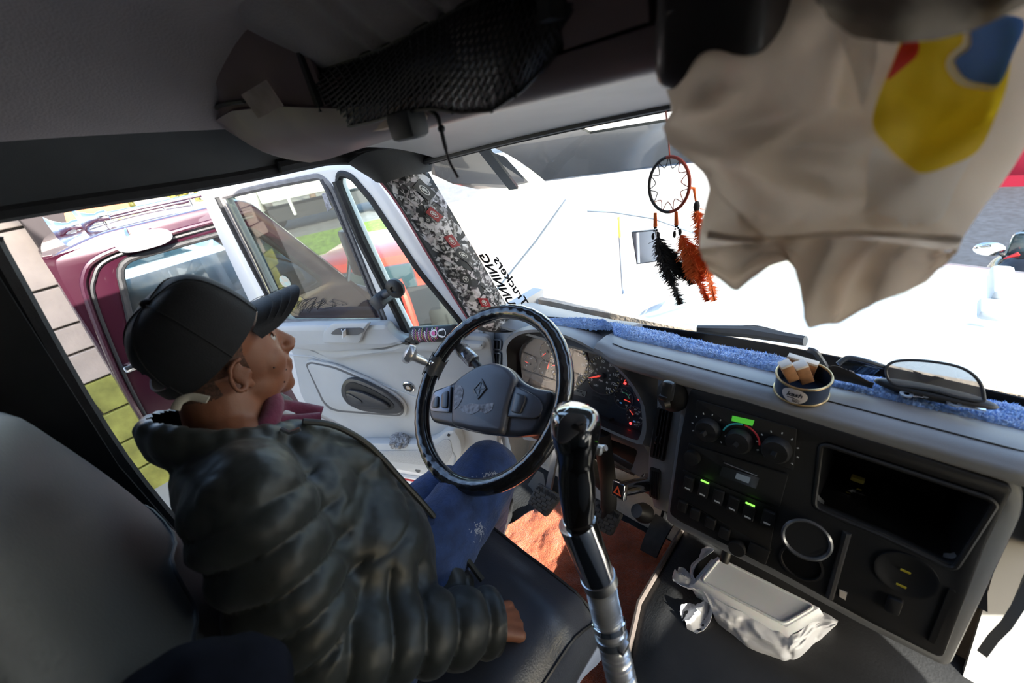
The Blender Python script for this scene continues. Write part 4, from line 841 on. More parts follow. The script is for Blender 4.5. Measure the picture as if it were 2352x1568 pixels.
gauge((1258, 808), (1240, 808), d2(225), [('20', d2(215)), ('50', d2(90))], d2(220), d2(-60), 9, .68, .28); gauge((1258, 850), (1238, 850), d2(80), [('40', d2(110)), ('0', d2(215)), ('60', d2(-40))], d2(220), d2(-60), 9, .68, .28); gauge((1218, 835), (1204, 835), d2(170), [('100', d2(90)), ('0', d2(215))], d2(220), d2(-60), 7, .66, .28)
for px, py in ((1436, 880), (1468, 917), (1448, 972)): MB().lathe([(0, 0), (.0038, 0), (.003, .0015), (0, .002)], gp(px, py, -.021), GP.n, 16).build('warning_lamp', 'red_lamp', dash)
mtx = lambda px, py, n=-.0238: GP.m @ Matrix.Translation((*GP.uv(px, py, n), n))
text('unit', 'VOLTS', .008, 'tick_white', mtx(1428, 935), dash); text('unit', 'FUEL', .007, 'tick_white', mtx(1450, 884, -.0222), dash); text('unit', 'AIR 2', .007, 'tick_white', mtx(1462, 977, -.0222), dash); text('unit', 'AIR', .007, 'tick_white', mtx(1480, 921, -.0222), dash); text('unit', 'PSI', .007, 'tick_white', mtx(1463, 950, -.0222), dash)
text('lamp_text', 'ENGINE', .008, 'amber_lamp', mtx(1336, 779), dash); text('lamp_text', 'PARK', .008, 'red_lamp', mtx(1371, 798), dash); text('lamp_text', '(P)', .009, 'red_lamp', mtx(1371, 804), dash); text('lamp_text', 'CHECK', .007, 'amber_lamp', mtx(1386, 803), dash); text('lamp_text', 'AXLE', .007, 'amber_lamp', mtx(1386, 808), dash)
od = plate('odometer', GP, [(1318, 890), (1347, 899), (1344, 912), (1315, 905)], mat('lcd_grey', (.16, .165, .16), .4), dash, thick=.002, z=-.0235); text('odometer_digits', '00777', .009, 'black', mtx(1330, 899, -.022), od, sx=.9); text('odometer_unit', 'km', .006, 'black', mtx(1339, 907, -.022), od)
for px, py in ((1370, 902), (1388, 909), (1368, 915), (1385, 922)): plate('telltale', GP, [(px - 8, py - 6), (px + 9, py - 2), (px + 8, py + 7), (px - 9, py + 3)], 'gauge_face', dash, thick=.001, z=-.0245)
for px, py in ((1426, 925), (1478, 914), (1457, 968)): MB().box(gp(px, py, -.0225), (.0005, .007, .005)).build('gauge_symbol', 'blue_lamp', dash, smooth=0)
MB().tube([GP.w(GP.uv(1432, 915, -.022).x + .017 * math.cos(a), GP.uv(1432, 915, -.022).y + .017 * math.sin(a), -.0222) for a in [d2(105 - k * 8) for k in range(12)]], .0009, 4).build('green_arc', 'tick_green', dash)
MB().lathe([(0, 0), (.005, 0), (.005, .012), (.003, .014), (0, .014)], gp(1407, 962, -.024), GP.n, 14).build('reset_stem', 'black', dash)
# fascia to the left of the cluster with two small vents
FP = Pl(P(1140, 830, x=.76), (0, -1, 0), V((-.95, 0, .30)))
plate('side_fascia', FP, [(1112, 762), (1168, 754), (1215, 745), (1200, 800), (1180, 900), (1200, 1000), (1150, 990), (1120, 900)], 'dash_grey', dash, thick=.05, bev=.010, z=-.03, r=.012)
MB().grid(lambda u, v: V((lerp(.755, .99, v), lerp(.985, .50, u), .722 + .02 * math.sin(v * 3) - .035 * v + .03 * smoothstep(.5, 1, u) * math.sin(3.14 * v))), 20, 10, thick=.01).build('left_top_cover', 'dash_grey', dash, smooth=60)
for (x0, y0, x1, y1) in ((1119, 779, 1151, 801), (1117, 809, 1150, 842)):
    o_ = [(x0, y0), (x1, y0 - 1 + 3), (x1 - 1, y1 + 2), (x0 - 1, y1)]
    ve = plate('side_vent', FP, o_, 'black', dash, thick=.004, z=-.003, r=.006)
    q = [FP.w(p.x, p.y, .001) for p in rnd(FP.uvs(o_), .006)]; MB().tube(q, .0028, 6, closed=True).build('vent_rim', 'dash_grey', ve)
    for k in range(5):
        t = (k + .5) / 5 if 0 else k / 4; a, c = FP.uv(lerp(x0 + 1, x1 - 1, t), y0 + 2), FP.uv(lerp(x0 + 1, x1 - 1, t) - .5, y1)
        MB().box(FP.w(*((a + c) / 2), .001), (.0024, (a - c).length, .003), rot=FP.m.to_3x3()).build('vent_slat', 'dash_grey', ve)
# column of the right hand: tall vent, phone mount, blank strip
VPn = Pl(P(1515, 980, x=.715), (0, -1, 0), V((-.95, .12, .28)))
plate('vent_column', VPn, [(1508, 862), (1560, 880), (1584, 892), (1562, 1000), (1536, 1180), (1500, 1168), (1485, 1090), (1490, 1010), (1506, 950)], 'dash_grey', dash, thick=.05, bev=.008, z=-.034, r=.012)
tv = [(1508, 935), (1544, 945), (1526, 1060), (1492, 1048)]
tve = plate('tall_vent', VPn, tv, 'black', dash, thick=.006, z=-.008, r=.006)
for k in range(1, 5):
    a, c = VPn.uv(lerp(1508, 1544, k / 5), lerp(935, 945, k / 5) + 3), VPn.uv(lerp(1492, 1526, k / 5), lerp(1048, 1060, k / 5) - 3); d = a - c
    MB().box(VPn.w(*((a + c) / 2), -.003), (d.length, .002, .010), rot=VPn.m.to_3x3() @ Matrix.Rotation(math.atan2(d.y, d.x), 3, 'Z')).build('vent_slat', 'dash_dark', tve)
for k in range(1, 6):
    a, c = VPn.uv(lerp(1508, 1492, k / 6) + 2, lerp(935, 1048, k / 6)), VPn.uv(lerp(1544, 1526, k / 6) - 2, lerp(945, 1060, k / 6)); d = a - c
    MB().box(VPn.w(*((a + c) / 2), -.007), (d.length, .0016, .006), rot=VPn.m.to_3x3() @ Matrix.Rotation(math.atan2(d.y, d.x), 3, 'Z')).build('vent_bar', 'dash_dark', tve)
for px in (1507, 1518): MB().lathe([(0, 0), (.012, 0), (.012, .003), (0, .003)], VPn.w(*VPn.uv(px, 1010), -.004), VPn.u, 20).build('vent_wheel', 'dash_dark', tve)
plate('blank_strip', VPn, [(1492, 1072), (1516, 1080), (1512, 1150), (1490, 1140)], 'dash_dark', dash, thick=.006, bev=.002, z=-.007, r=.006)
for k in range(4): plate('strip_rib', VPn, [(1495 + k * 5, 1082 + k), (1497 + k * 5, 1082 + k), (1496 + k * 5, 1138 + k * 2), (1494 + k * 5, 1138 + k * 2)], 'black', dash, thick=.002, z=-.003)
# lower panel under the cluster with dark recess
LPn = Pl(P(1420, 1030, x=.745), (0, -1, 0), V((-.97, .05, .22)))
plate('lower_panel', LPn, [(1180, 900), (1300, 930), (1400, 970), (1470, 1010), (1496, 1050), (1490, 1110), (1470, 1098), (1395, 1052), (1330, 1030), (1200, 1010)], 'dash_grey', dash, [[(1376, 1000), (1463, 1034), (1448, 1082), (1372, 1048)]], thick=.03, bev=.006, z=-.02, r=.012)
plate('lower_recess', LPn, [(1366, 992), (1470, 1030), (1456, 1092), (1362, 1052)], 'black', dash, thick=.004, z=-.05)
for px, py in ((1400, 1020), (1412, 1026), (1432, 1036)): MB().box(LPn.w(*LPn.uv(px, py), -.04), (.008, .012, .02), bev=.002).build('fuse_switch', 'dash_dark', dash)
# underside closing the dash box, and a pale panel added, tilted to catch the sun
MB().poly([(.72, .98, .55), (.74, DR, .42), (1.05, DR, .42), (1.05, .98, .55)]).build('underside', 'black', dash)
tag(MB().grid(lambda u, v: V((lerp(.60, 1.02, v) - .03 * math.sin(3.14 * v), lerp(DR - .02, -.82, u), lerp(.01, .50, v))), 14, 12, thick=.012).build('sun_catch_panel', mat('pale_plastic', (.55, .53, .50), .5)), 'pale grey panel added in the passenger footwell, tilted to catch the sun', 'panel')
# ---------------------------------------------------------------- blue towel along the dash top
mat('blue_towel', (.33, .54, 1.0), .95, nz=.2, nscale=140, bump=.5, bscale=260, sheen=.6)
tw = root('blue_towel', (.88, .2, .75), 'bright blue terry towel laid along the top of the dashboard', 'towel')
fe = [P(1225, 750, z=.755), P(1390, 757, z=.765), P(1420, 776, z=.765), P(1530, 800, z=.762), P(1640, 822, z=.764), P(1770, 850, z=.764), P(1890, 880, z=.764), P(2010, 910, z=.762), P(2120, 940, z=.760), P(2240, 968, z=.758), P(2360, 1000, z=.755), P(2480, 1030, z=.750)]
be = [P(1215, 738, z=.735), P(1330, 738, z=.735), P(1420, 745, z=.732), P(1500, 762, z=.725), P(1600, 785, z=.725), P(1720, 812, z=.725), P(1860, 838, z=.722), P(2000, 868, z=.722), P(2150, 900, z=.722), P(2260, 922, z=.722), P(2380, 950, z=.72), P(2500, 980, z=.72)]
fe_, be_ = catmull(fe, 26), catmull(be, 26)
def towel(u, v):
    k = u * (len(fe_) - 1); i = min(len(fe_) - 2, int(k)); t = k - i
    p = fe_[i].lerp(fe_[i + 1], t).lerp(be_[i].lerp(be_[i + 1], t), v)
    z = .010 * math.sin(min(1, v * 1.0) * math.pi) * (1 + .4 * math.sin(u * 30)) + .006 * math.exp(-((v - .45) / .08) ** 2) * math.sin(u * 14) + .004 * noise.noise(p * 25)
    z += .016 * math.exp(-((u - .12) / .012) ** 2) * (1 - v)
    z += .0035 * noise.noise(p * 260) + .0035 * noise.noise(p * 420); z -= .008 * smoothstep(.08, 0, v)
    return p + V((-.003 * noise.noise(p * 300), 0, z + .005))
MB().grid(towel, 520, 60).build('cloth', 'blue_towel', tw, smooth=180)
b = MB(); rr = random.Random(2)
for i in range(9000):
    p = towel(rr.random(), rr.random() ** 1.3); d = V((rr.gauss(-.3, .5), rr.gauss(0, .5), 1)).normalized() * rr.uniform(.003, .006); s = V((rr.gauss(0, 1), rr.gauss(0, 1), 0)).normalized() * .0009
    b.poly([p - s, p + s, p + d])
tag(b.build('pile', 'blue_towel', tw, smooth=0), kind='stuff')
# ---------------------------------------------------------------- steering wheel
WC = V((.442, .639, .759)); WN = V((-.638, -.0, .77)).normalized(); WP = Pl(WC, (0, -1, 0), WN)
whl = root('steering_wheel', WC, 'black steering wheel with a scalloped glossy rim and a silver spinner knob', 'steering wheel')
mat('wheel_grip', (.010, .010, .011), .16, coat=.6, nz=.2, nscale=30, bump=.06, bscale=150); mat('wheel_pad', (.06, .066, .085), .30, nz=.15, nscale=9, bump=.05, bscale=400)
RR, rr0 = .2095, .0185
b = MB(); N, K = 288, 20; g = []
for i in range(N):
    a = i / N * 2 * math.pi; e = V((math.cos(a), math.sin(a))); row = []
    for k in range(K):
        t = k / K * 2 * math.pi; sc = .5 + .5 * math.cos(44 * a)
        out = max(0, math.cos(t - .6)) ; r_ = rr0 * (1 + .05 * sc * max(0, math.sin(t + .5)))
        row.append(b.bm.verts.new(WP.w(e.x * (RR + r_ * math.cos(t)), e.y * (RR + r_ * math.cos(t)), r_ * math.sin(t) * 1.05)))
    g.append(row)
for i in range(N):
    for k in range(K): b.bm.faces.new((g[i][k], g[(i + 1) % N][k], g[(i + 1) % N][(k + 1) % K], g[i][(k + 1) % K]))
b.build('rim_cover', 'wheel_grip', whl, smooth=180)
MB().tube([WP.w((RR - rr0 * .93) * math.cos(a), (RR - rr0 * .93) * math.sin(a), .006) for a in [k / 120 * 6.2832 for k in range(120)]], .0012, 5, closed=True).build('seam', mat('seam_thread', (.09, .085, .08), .7), whl)
Z6 = lambda L: [(900 + x / 2.613, 650 + y / 2.613) for x, y in L]
HN = .012
def wuv(px, py, n=HN): return WP.uv(px, py, n)
body = Z6([(212, 770), (235, 640), (352, 602), (420, 545), (500, 492), (605, 468), (700, 500), (752, 560), (785, 590), (850, 622), (955, 640), (955, 690), (928, 752), (880, 850), (850, 900), (760, 915), (660, 912), (480, 890), (350, 858), (230, 828)])
hb = plate_mesh('hub_base', rnd(WP.uvs(body, HN), .02), [], .034, .012, HN - .017, bseg=4); link('hub_base', hb, 'wheel_pad', whl, mw=WP.m)
pad = Z6([(368, 598), (420, 550), (505, 496), (605, 473), (695, 503), (745, 565), (722, 640), (690, 760), (664, 905), (480, 884), (352, 850), (358, 700)])
pd = plate_mesh('pad', rnd(WP.uvs(pad, HN + .012), .015), [], .03, .011, HN + .000, bseg=4); link('horn_pad', pd, mat('pad_worn', (.075, .082, .105), .32, nz=.1, nscale=12, bump=.04, bscale=500), whl, mw=WP.m)
# worn film on the pad
wv = [Z6([(375, 640), (410, 610), (430, 640), (420, 700), (395, 740), (372, 760)]), Z6([(400, 745), (470, 720), (540, 728), (612, 716), (600, 760), (560, 785), (530, 760), (500, 778), (470, 790), (420, 770)]), Z6([(520, 740), (556, 735), (548, 770), (530, 775)])]
for i, L in enumerate(wv): link('worn_patch', plate_mesh('wp', rnd(WP.uvs(L, HN + .016), .004), [], .0006, 0, HN + .0158), mat('worn', (.30, .31, .35), .6, nz=.5, nscale=120), whl, mw=WP.m, label='scuffed pale worn patch')
dm = Z6([(541, 574), (572, 632), (516, 698), (486, 640)]); dc = sum((V(p) for p in WP.uvs(dm, HN + .016)), V((0, 0))) / 4; dq_ = [V(p) for p in WP.uvs(dm, HN + .016)]
em = link('emblem', plate_mesh('em', dq_, [[dc + (p - dc) * .72 for p in dq_]], .003, .0008, HN + .0165), mat('emblem_dark', (.02, .021, .025), .25), whl, mw=WP.m)
link('emblem_field', plate_mesh('ef', [dc + (p - dc) * .74 for p in dq_], [], .001, 0, HN + .0158), mat('emblem_grey', (.16, .17, .19), .35), em, mw=WP.m)
for a, c in ((dq_[0], dq_[2]), (dq_[1], dq_[3])):
    d = ((a - c) * .36); n_ = V((-d.y, d.x)).normalized() * .0014; link('emblem_cross', plate_mesh('ec', [dc - d * .9 - n_, dc + d * .9 - n_, dc + d * .9 + n_, dc - d * .9 + n_], [], .0012, 0, HN + .0168), 'emblem_dark', em, mw=WP.m)
# spoke buttons
for L, m in ((Z6([(225, 750), (244, 660), (352, 608), (345, 775), (240, 768)]), mat('spoke_silver', (.24, .25, .29), .28, .3)), (Z6([(728, 612), (800, 640), (880, 690), (905, 740), (890, 790), (850, 812), (668, 800)]), 'wheel_pad')):
    sp_ = plate('spoke_panel', WP, L, m, whl, thick=.006, bev=.002, z=HN + .004, r=.008)
for L in (Z6([(232, 745), (250, 690), (276, 672), (272, 745)]), Z6([(290, 745), (298, 660), (336, 640), (330, 748)]), Z6([(712, 772), (740, 655), (798, 672), (800, 700), (765, 782)])):
    plate('button', WP, L, mat('button', (.05, .055, .066), .28), whl, thick=.006, bev=.002, z=HN + .009, r=.006)
MB().lathe([(.03, .0), (.055, -.01), (.062, -.05), (.05, -.14), (.05, -.24)], WC - WN * .015, WN, 28).build('boss', 'black', whl)
# spinner knob with its clamp
kc = WP.uv(985, 835, .03); ka = WP.w(kc.x, kc.y, .02); ang = math.atan2(kc.y, kc.x)
cl_pts = [WP.w((RR + .024 * math.cos(t)) * math.cos(ang + s), (RR + .024 * math.cos(t)) * math.sin(ang + s), .024 * math.sin(t)) for s in (-.10,) for t in (0,)]
b = MB().grid(lambda u, v: (lambda a, t: WP.w((RR + .0235 * math.cos(t)) * math.cos(a), (RR + .0235 * math.cos(t)) * math.sin(a), .0245 * math.sin(t)))(ang + lerp(-.16, .16, u) * (1 - .35 * abs(math.sin(v * 9.4))), lerp(-.6, 3.9, v)), 14, 24, thick=.002)
b.build('knob_clamp', mat('clamp_grey', (.10, .095, .09), .35, .5), whl)
k0_ = WP.w((RR + .006) * math.cos(ang), (RR + .006) * math.sin(ang), .024); kd = (P(965, 800, d=.79) - P(1008, 815, d=.83)).normalized()
kd = (WN * .8 + (WP.u * math.cos(ang) + WP.v * math.sin(ang)) * .45).normalized()
MB().lathe([(.010, 0), (.010, .006), (.0125, .010), (.0125, .034), (.016, .040), (.025, .046), (.027, .054), (.024, .062), (.012, .067), (0, .068)], k0_, kd, 28).build('spinner_knob', mat('silver_knob', (.50, .50, .51), .28, .7), whl)
MB().ball(WP.w((RR - .012) * math.cos(ang - .02), (RR - .012) * math.sin(ang - .02), .026), .007).build('clamp_bolt', 'chrome', whl)
# ---------------------------------------------------------------- column with its stalks
col = root('steering_column', WC - WN * .2, 'black steering column behind the wheel with a chequered chrome stalk', 'steering column')
MB().cyl(WC - WN * .06, WC - WN * .36, .055, .065, 28).build('shroud', 'black', col); MB().cyl(WC - WN * .3, (.86, .60, .02), .03, .03, 20).build('shaft', 'rubber', col)
s0, s1 = WP.w(*WP.uv(1095, 838, -.05), -.05), WP.w(*WP.uv(1030, 770, -.03), -.03)
d = (s1 - s0).normalized()
stk = MB().cyl(s0 - d * .03, s0 + d * .02, .011).build('stalk', 'black', col)
MB().cyl(s0 + d * .015, s0 + d * .10, .021, .021, 6).bevel(.002, 1, 50).build('stalk_sleeve', mat('marble', (.55, .56, .58), .15, .6, nz=.8, nscale=60, col2=(.05, .06, .09)), col, label='mottled chrome six-sided stalk sleeve')
t0 = WP.w(*WP.uv(1335, 1035, -.05), -.05); t1 = WP.w(*WP.uv(1392, 1028, -.04), -.04)
MB().tube([t0, t0.lerp(t1, .5) + WN * .006, t1], [.008, .011, .006], 10, flat=1.8).build('lever', mat('lever_grey', (.35, .36, .38), .25, .4), col)
# chrome hazard knob on the dash
hz0, hz1 = P(1500, 1108, x=.70), P(1420, 1125, d=1.005)
hk = root('hazard_knob', hz0, 'chrome square-nosed hazard knob sticking out under the tall dash vent', 'knob'); d = (hz1 - hz0).normalized(); L = (hz1 - hz0).length
MB().lathe([(.024, 0), (.027, .004), (.027, .022), (.023, .026), (.019, .03), (.0185, L - .006)], hz0, d, 30).build('barrel', 'chrome', hk)
hm = Pl(hz1, (0, -1, .15), d)
MB().box((0, 0, -.006), (.040, .040, .014), bev=.002).xf(hm.m).build('nose', 'chrome', hk); MB().box((0, 0, .0015), (.034, .034, .002)).xf(hm.m).build('face', 'black', hk)
link('hazard_triangle', plate_mesh('ht', [(-.013, -.011), (.013, -.011), (0, .012)], [[(-.007, -.008), (.007, -.008), (0, .005)]], .001, 0, .003), mat('hazard_orange', (.55, .09, .03), .4, emit=(.8, .1, .03, .15)), hk, mw=hm.m)
# ---------------------------------------------------------------- pedals
mat('pedal', (.06, .058, .056), .6, nz=.2, nscale=50)
def pedal(nm, lab, corners, dep, arm, seedn):
    c = sum((P(*q, d=dep) for q in corners), V()) / 4; n = V((-.80, -.05, .60)).normalized()
    pl = Pl(c, (0, -1, 0), n); o = root(nm, c, lab, 'pedal')
    q = [V(p) for p in pl.uvs(corners)]
    cu = lambda u, v: (q[0].lerp(q[1], u)).lerp(q[3].lerp(q[2], u), v)
    link('rubber_pad', plate_mesh('pd', rnd(q, .010), [], .012, .003, -.008), 'pedal', o, mw=pl.m)
    rows = 5
    for r_ in range(rows):
        v0, v1 = lerp(.24, .97, r_ / rows), lerp(.24, .97, (r_ + .86) / rows); off = (r_ % 2) * .12
        for k in range(-1, 4):
            u0, u1 = max(.05, off + k * .25 + .03), min(.95, off + k * .25 + .25)
            if u1 - u0 > .06: link('tread_block', plate_mesh('tb', [cu(u0, v0), cu(u1, v0), cu(u1, v1), cu(u0, v1)], [], .004, .0008, -.001), 'pedal', o, mw=pl.m)
    for k in range(4): link('tread_block', plate_mesh('tb', [cu(.08 + k * .22, .03), cu(.26 + k * .22, .03), cu(.26 + k * .22, .07), cu(.08 + k * .22, .07)], [], .004, .0006, -.001), 'pedal', o, mw=pl.m)
    w = (q[1] - q[0]).length; a = math.atan2((q[1] - q[0]).y, (q[1] - q[0]).x); m = cu(.5, .15)
    text('lettering', 'AIR BRAKE', w * .175, mat('pedal_letter', (.012, .012, .012), .5), pl.m @ Matrix.Translation((m.x, m.y, -.0012)) @ Matrix.Rotation(a, 4, 'Z'), o, depth=.001, bold=.0006)
    arm(o, c, n); return c
def arm1(o, c, n): MB().box(c + V((.06, .0, .10)) - n * .02, (.012, .02, .26), rot=Matrix.Rotation(.5, 3, 'Y')).build('pedal_arm', 'metal', o)
def arm2(o, c, n): MB().tube(catmull([c - n * .014, c + V((.03, .0, .04)), c + V((.05, .01, .14)), c + V((.04, .01, .32))], 5), [.012] * 4 + [.016] * 12, 10, flat=1.6).build('pedal_arm', 'black', o)
pedal('clutch_pedal', 'black rubber clutch pedal lettered AIR BRAKE left of the gear lever', [(1233, 1108), (1290, 1142), (1253, 1189), (1210, 1155)], 1.30, arm1, 1)
pedal('brake_pedal', 'black rubber brake pedal lettered AIR BRAKE right of the gear lever', [(1368, 1148), (1430, 1182), (1403, 1233), (1350, 1205)], 1.24, arm2, 2)
ac = [(1505, 1182), (1546, 1206), (1513, 1277), (1476, 1258)]
c = sum((P(*q, d=1.19) for q in ac), V()) / 4; APl = Pl(c, (0, -1, 0), V((-.75, 0, .66))); o = root('accelerator_pedal', c, 'ribbed black accelerator pedal at the right of the orange towel', 'pedal')
q = [V(p) for p in APl.uvs(ac)]; cu = lambda u, v: (q[0].lerp(q[1], u)).lerp(q[3].lerp(q[2], u), v)
MB().grid(lambda u, v: APl.w(*cu(u, v), -.008 + .02 * math.sin(v * 2.2)), 8, 14, thick=.012).build('pad', 'pedal', o)
for k in range(7): MB().tube([APl.w(*cu((k + .5) / 7, v / 10), -.003 + .02 * math.sin(v / 10 * 2.2)) for v in range(11)], .0042, 6).build('rib', 'pedal', o)
MB().tube([APl.w(*cu(.4, .1), -.02), c + V((.06, 0, .06)), c + V((.08, 0, .16))], .012, 8).build('pedal_arm', 'black', o)
MB().lathe([(0, 0), (.028, 0), (.03, .02), (.02, .05), (0, .05)], c + V((.03, .05, .03)), V((-.6, .3, .7)), 20).build('pedal_boot', 'black', o)
# ---------------------------------------------------------------- orange towel on the floor
mat('orange_towel', (.72, .155, .055), .95, nz=.14, nscale=120, bump=.9, bscale=330, sheen=.5)
ot = root('orange_towel', (.5, .5, .0), 'orange terry towel spread on the floor under the pedals', 'towel')
tc_ = [P(1288, 1140, z=.02), P(1555, 1262, z=.015), P(1340, 1740, z=.01), P(1155, 1218, z=.012)]
def ofn(u, v):
    p = tc_[0].lerp(tc_[1], u).lerp(tc_[3].lerp(tc_[2], u), v)
    rise = smoothstep(.74, .95, p.x)
    p = p + V((0, 0, .010 + .10 * rise + .016 * noise.noise(p * 7) + .010 * abs(noise.noise(p * 13)) + .004 * noise.noise(p * 40) + .0015 * noise.noise(p * 300)))
    return p + V((.010 * noise.noise(V((p.y * 9, u * 3, 0))), .010 * noise.noise(V((p.x * 9, v * 3, 4))), 0))
MB().grid(ofn, 150, 170, thick=.006).build('cloth', 'orange_towel', ot, smooth=180)
for e, nm in ((0.03, 0),): MB().tube([ofn(u / 40, .06) + V((0, 0, .004)) for u in range(41)], .003, 6).build('hem', 'orange_towel', ot)
# ---------------------------------------------------------------- engine cover between the seats
ec = root('engine_cover', (.6, .0, .1), 'black vinyl engine cover on the floor beside the orange towel', 'cover')
def ez(x, y): return .17 + .03 * smoothstep(.2, .9, x)
c_in = [P(1560, 1232, z=.19), P(1445, 1425, z=.18), P(1395, 1640, z=.17)]
def efn(u, v):
    k = u * 2; i = min(1, int(k)); a = c_in[i].lerp(c_in[i + 1], k - i); x, y = a.x + .05, a.y
    if v < .2: t = v / .2; return V((x, y - .0 + .012 * (1 - t), lerp(.0, ez(x, y), t)))
    t = (v - .2) / .8; yy = lerp(y - .03 * 0, -.34, t); return V((x, yy, ez(x, yy) + .02 * smoothstep(0, .1, t) + .012 * math.sin(3.14 * t)))
mat('vinyl', (.034, .034, .035), .42, nz=.3, nscale=7, bump=.12, bscale=220)
b = MB().grid(efn, 30, 40, thick=.01); b.build('cover', 'vinyl', ec, smooth=60)
MB().tube([efn(u / 20, .205) + V((0, .004, .003)) for u in range(21)], .007, 8).build('edge_trim', mat('edge_brown', (.16, .13, .115), .4), ec)
MB().tube([efn(u / 20, .16) + V((0, .006, 0)) for u in range(21)], .005, 8).build('edge_trim', 'edge_brown', ec)
# floor fittings
mtl = P(1155, 1190, z=.01); tag(MB().lathe([(0, 0), (.014, 0), (.012, .006), (.006, .007), (.005, .003), (0, .003)], mtl, (0, 0, 1), 20).build('floor_bolt', 'metal'), 'round steel bolt head in the floor beside the orange towel', 'bolt')
pdl = root('column_bracket', P(1180, 1160, z=.1), 'dark steel floor bracket behind the driver knee', 'bracket'); MB().prism([P(1168, 1205, x=.62), P(1200, 1130, x=.70), P(1235, 1080, x=.74), P(1240, 1110, x=.72), P(1200, 1190, x=.64)], (.0, -.03, .0)).build('plate', 'trim_dark', pdl)
# ---------------------------------------------------------------- gear lever
kp = [P(1318, 985, d=.56), P(1318, 1080, d=.575), P(1328, 1180, d=.59), P(1345, 1225, d=.597), P(1372, 1320, d=.615), P(1400, 1440, d=.625), P(1445, 1640, d=.63)]
gl = root('gear_lever', kp[-1], 'gear lever with a glossy black grip on a chrome and ribbed hose shaft', 'gear lever')
dn = lambda a, c: (c - a).normalized()
ax0 = dn(kp[2], kp[0])
mat('knob_gloss', (.006, .006, .0065), .08, coat=1.0)
# grip: tapered body with a slanted triangular head
b = MB(); prof = [(0, .0230), (.12, .0245), (.25, .0265), (.4, .0265), (.52, .0245), (.6, .0265), (.7, .031), (.82, .0345), (.91, .0345), (.965, .031), (.99, .022), (1.0, .006)]
base, top = kp[2] + dn(kp[0], kp[2]) * .012, P(1316, 938, d=.545)
axg = (top - base); Lg = axg.length; axg.normalize(); sx = (R_ - axg * R_.dot(axg)).normalized(); sy = axg.cross(sx); g = []; K = 28
for h, r_ in prof:
    row = []
    for k in range(K):
        t = k / K * 6.2832; hd = smoothstep(.5, .8, h); rx = r_ * (1 + .06 * hd * math.cos(t)); ry = r_ * (1 + .35 * hd * math.cos(t - math.pi / 2) ** 2)
        row.append(b.bm.verts.new(base + axg * h * Lg + sx * rx * math.cos(t) + sy * ry * math.sin(t)))
    g.append(row)
for a, c in zip(g, g[1:]):
    for k in range(K): b.bm.faces.new((a[k], a[(k + 1) % K], c[(k + 1) % K], c[k]))
b.bm.faces.new(g[0][::-1]); b.bm.faces.new(g[-1]); b.build('grip', 'knob_gloss', gl, smooth=60)
TPn = Pl(P(1315, 985, d=.508), R_, -F_ * .75 + D_ * -.55)
plate('grip_badge', TPn, [(1278, 1015), (1283, 968), (1305, 945), (1345, 952), (1350, 968), (1332, 992), (1298, 1018)], mat('badge_dark', (.035, .035, .038), .12, coat=.5), gl, thick=.003, bev=.001, z=-.001, r=.006)
r0 = P(1368, 1030, d=.575); MB().box(r0, (.012, .022, .014), bev=.004, rot=Matrix.Rotation(.5, 3, 'Y')).build('range_switch', mat('switch_grey', (.3, .31, .33), .3, .5), gl)
# chrome cup, hose with ribs, clamp rings
b = MB(); cs, ce = P(1325, 1198, d=.592), P(1374, 1325, d=.615); dcs = dn(cs, ce); Lc = (ce - cs).length
b.lathe([(.0262, 0), (.0285, 0), (.0285, .006), (.0275, Lc * .5), (.0265, Lc * .8), (.026, Lc), (.02, Lc), (.022, Lc * .5), (.0255, .0)], cs, dcs, 36); b.build('chrome_sleeve', 'chrome', gl)
MB().lathe([(.024, 0), (.0275, .001), (.0275, .016), (.024, .017)], ce - dcs * .004, dcs, 30).build('clamp_ring', 'metal', gl)
b = MB(); hs, he = ce + dcs * .012, kp[5]; pts = catmull([hs, P(1386, 1380, d=.622), he, kp[6]], 70); rad = [.0225 + .0016 * math.sin(i * 2.4) for i in range(len(pts))]
b.tube(pts, rad, 24); b.build('ribbed_hose', mat('hose', (.72, .73, .75), .28, .8, nz=.12, nscale=20), gl)
dh = dn(kp[5], kp[6]); MB().lathe([(.0235, 0), (.026, .001), (.026, .012), (.0235, .013)], kp[5] + dh * .01, dh, 30).build('clamp_ring', 'metal', gl); MB().lathe([(.0235, 0), (.0265, .001), (.0265, .010), (.0235, .011)], kp[5] + dh * -.012, dh, 30).build('clamp_ring', 'chrome', gl)
MB().box(kp[5] + dh * .014 - F_ * .024 + R_ * .012, (.02, .01, .012), bev=.002).build('clamp_screw', 'metal', gl)
# ---------------------------------------------------------------- phone mount on the dash
pm = root('phone_mount', P(1535, 905, x=.70), 'black suction phone mount stuck beside the tall vent', 'phone mount')
mc = P(1546, 908, x=.695); MB().lathe([(.0, .0), (.036, .0), (.036, .006), (.026, .012), (.012, .018), (0, .018)], mc, V((-.9, .1, .35)), 30).build('suction_cup', 'black', pm)
m1 = P(1534, 897, x=.665); MB().box(m1, (.022, .026, .045), rot=Matrix.Rotation(.3, 3, 'Y'), bev=.008).build('body', mat('mount_b', (.02, .021, .024), .3), pm)
MB().cyl(P(1522, 928, x=.66), P(1535, 925, x=.67), .011).build('pivot', 'black', pm); MB().box(P(1525, 912, x=.655), (.012, .02, .012), bev=.003).build('tab', 'mount_b', pm)
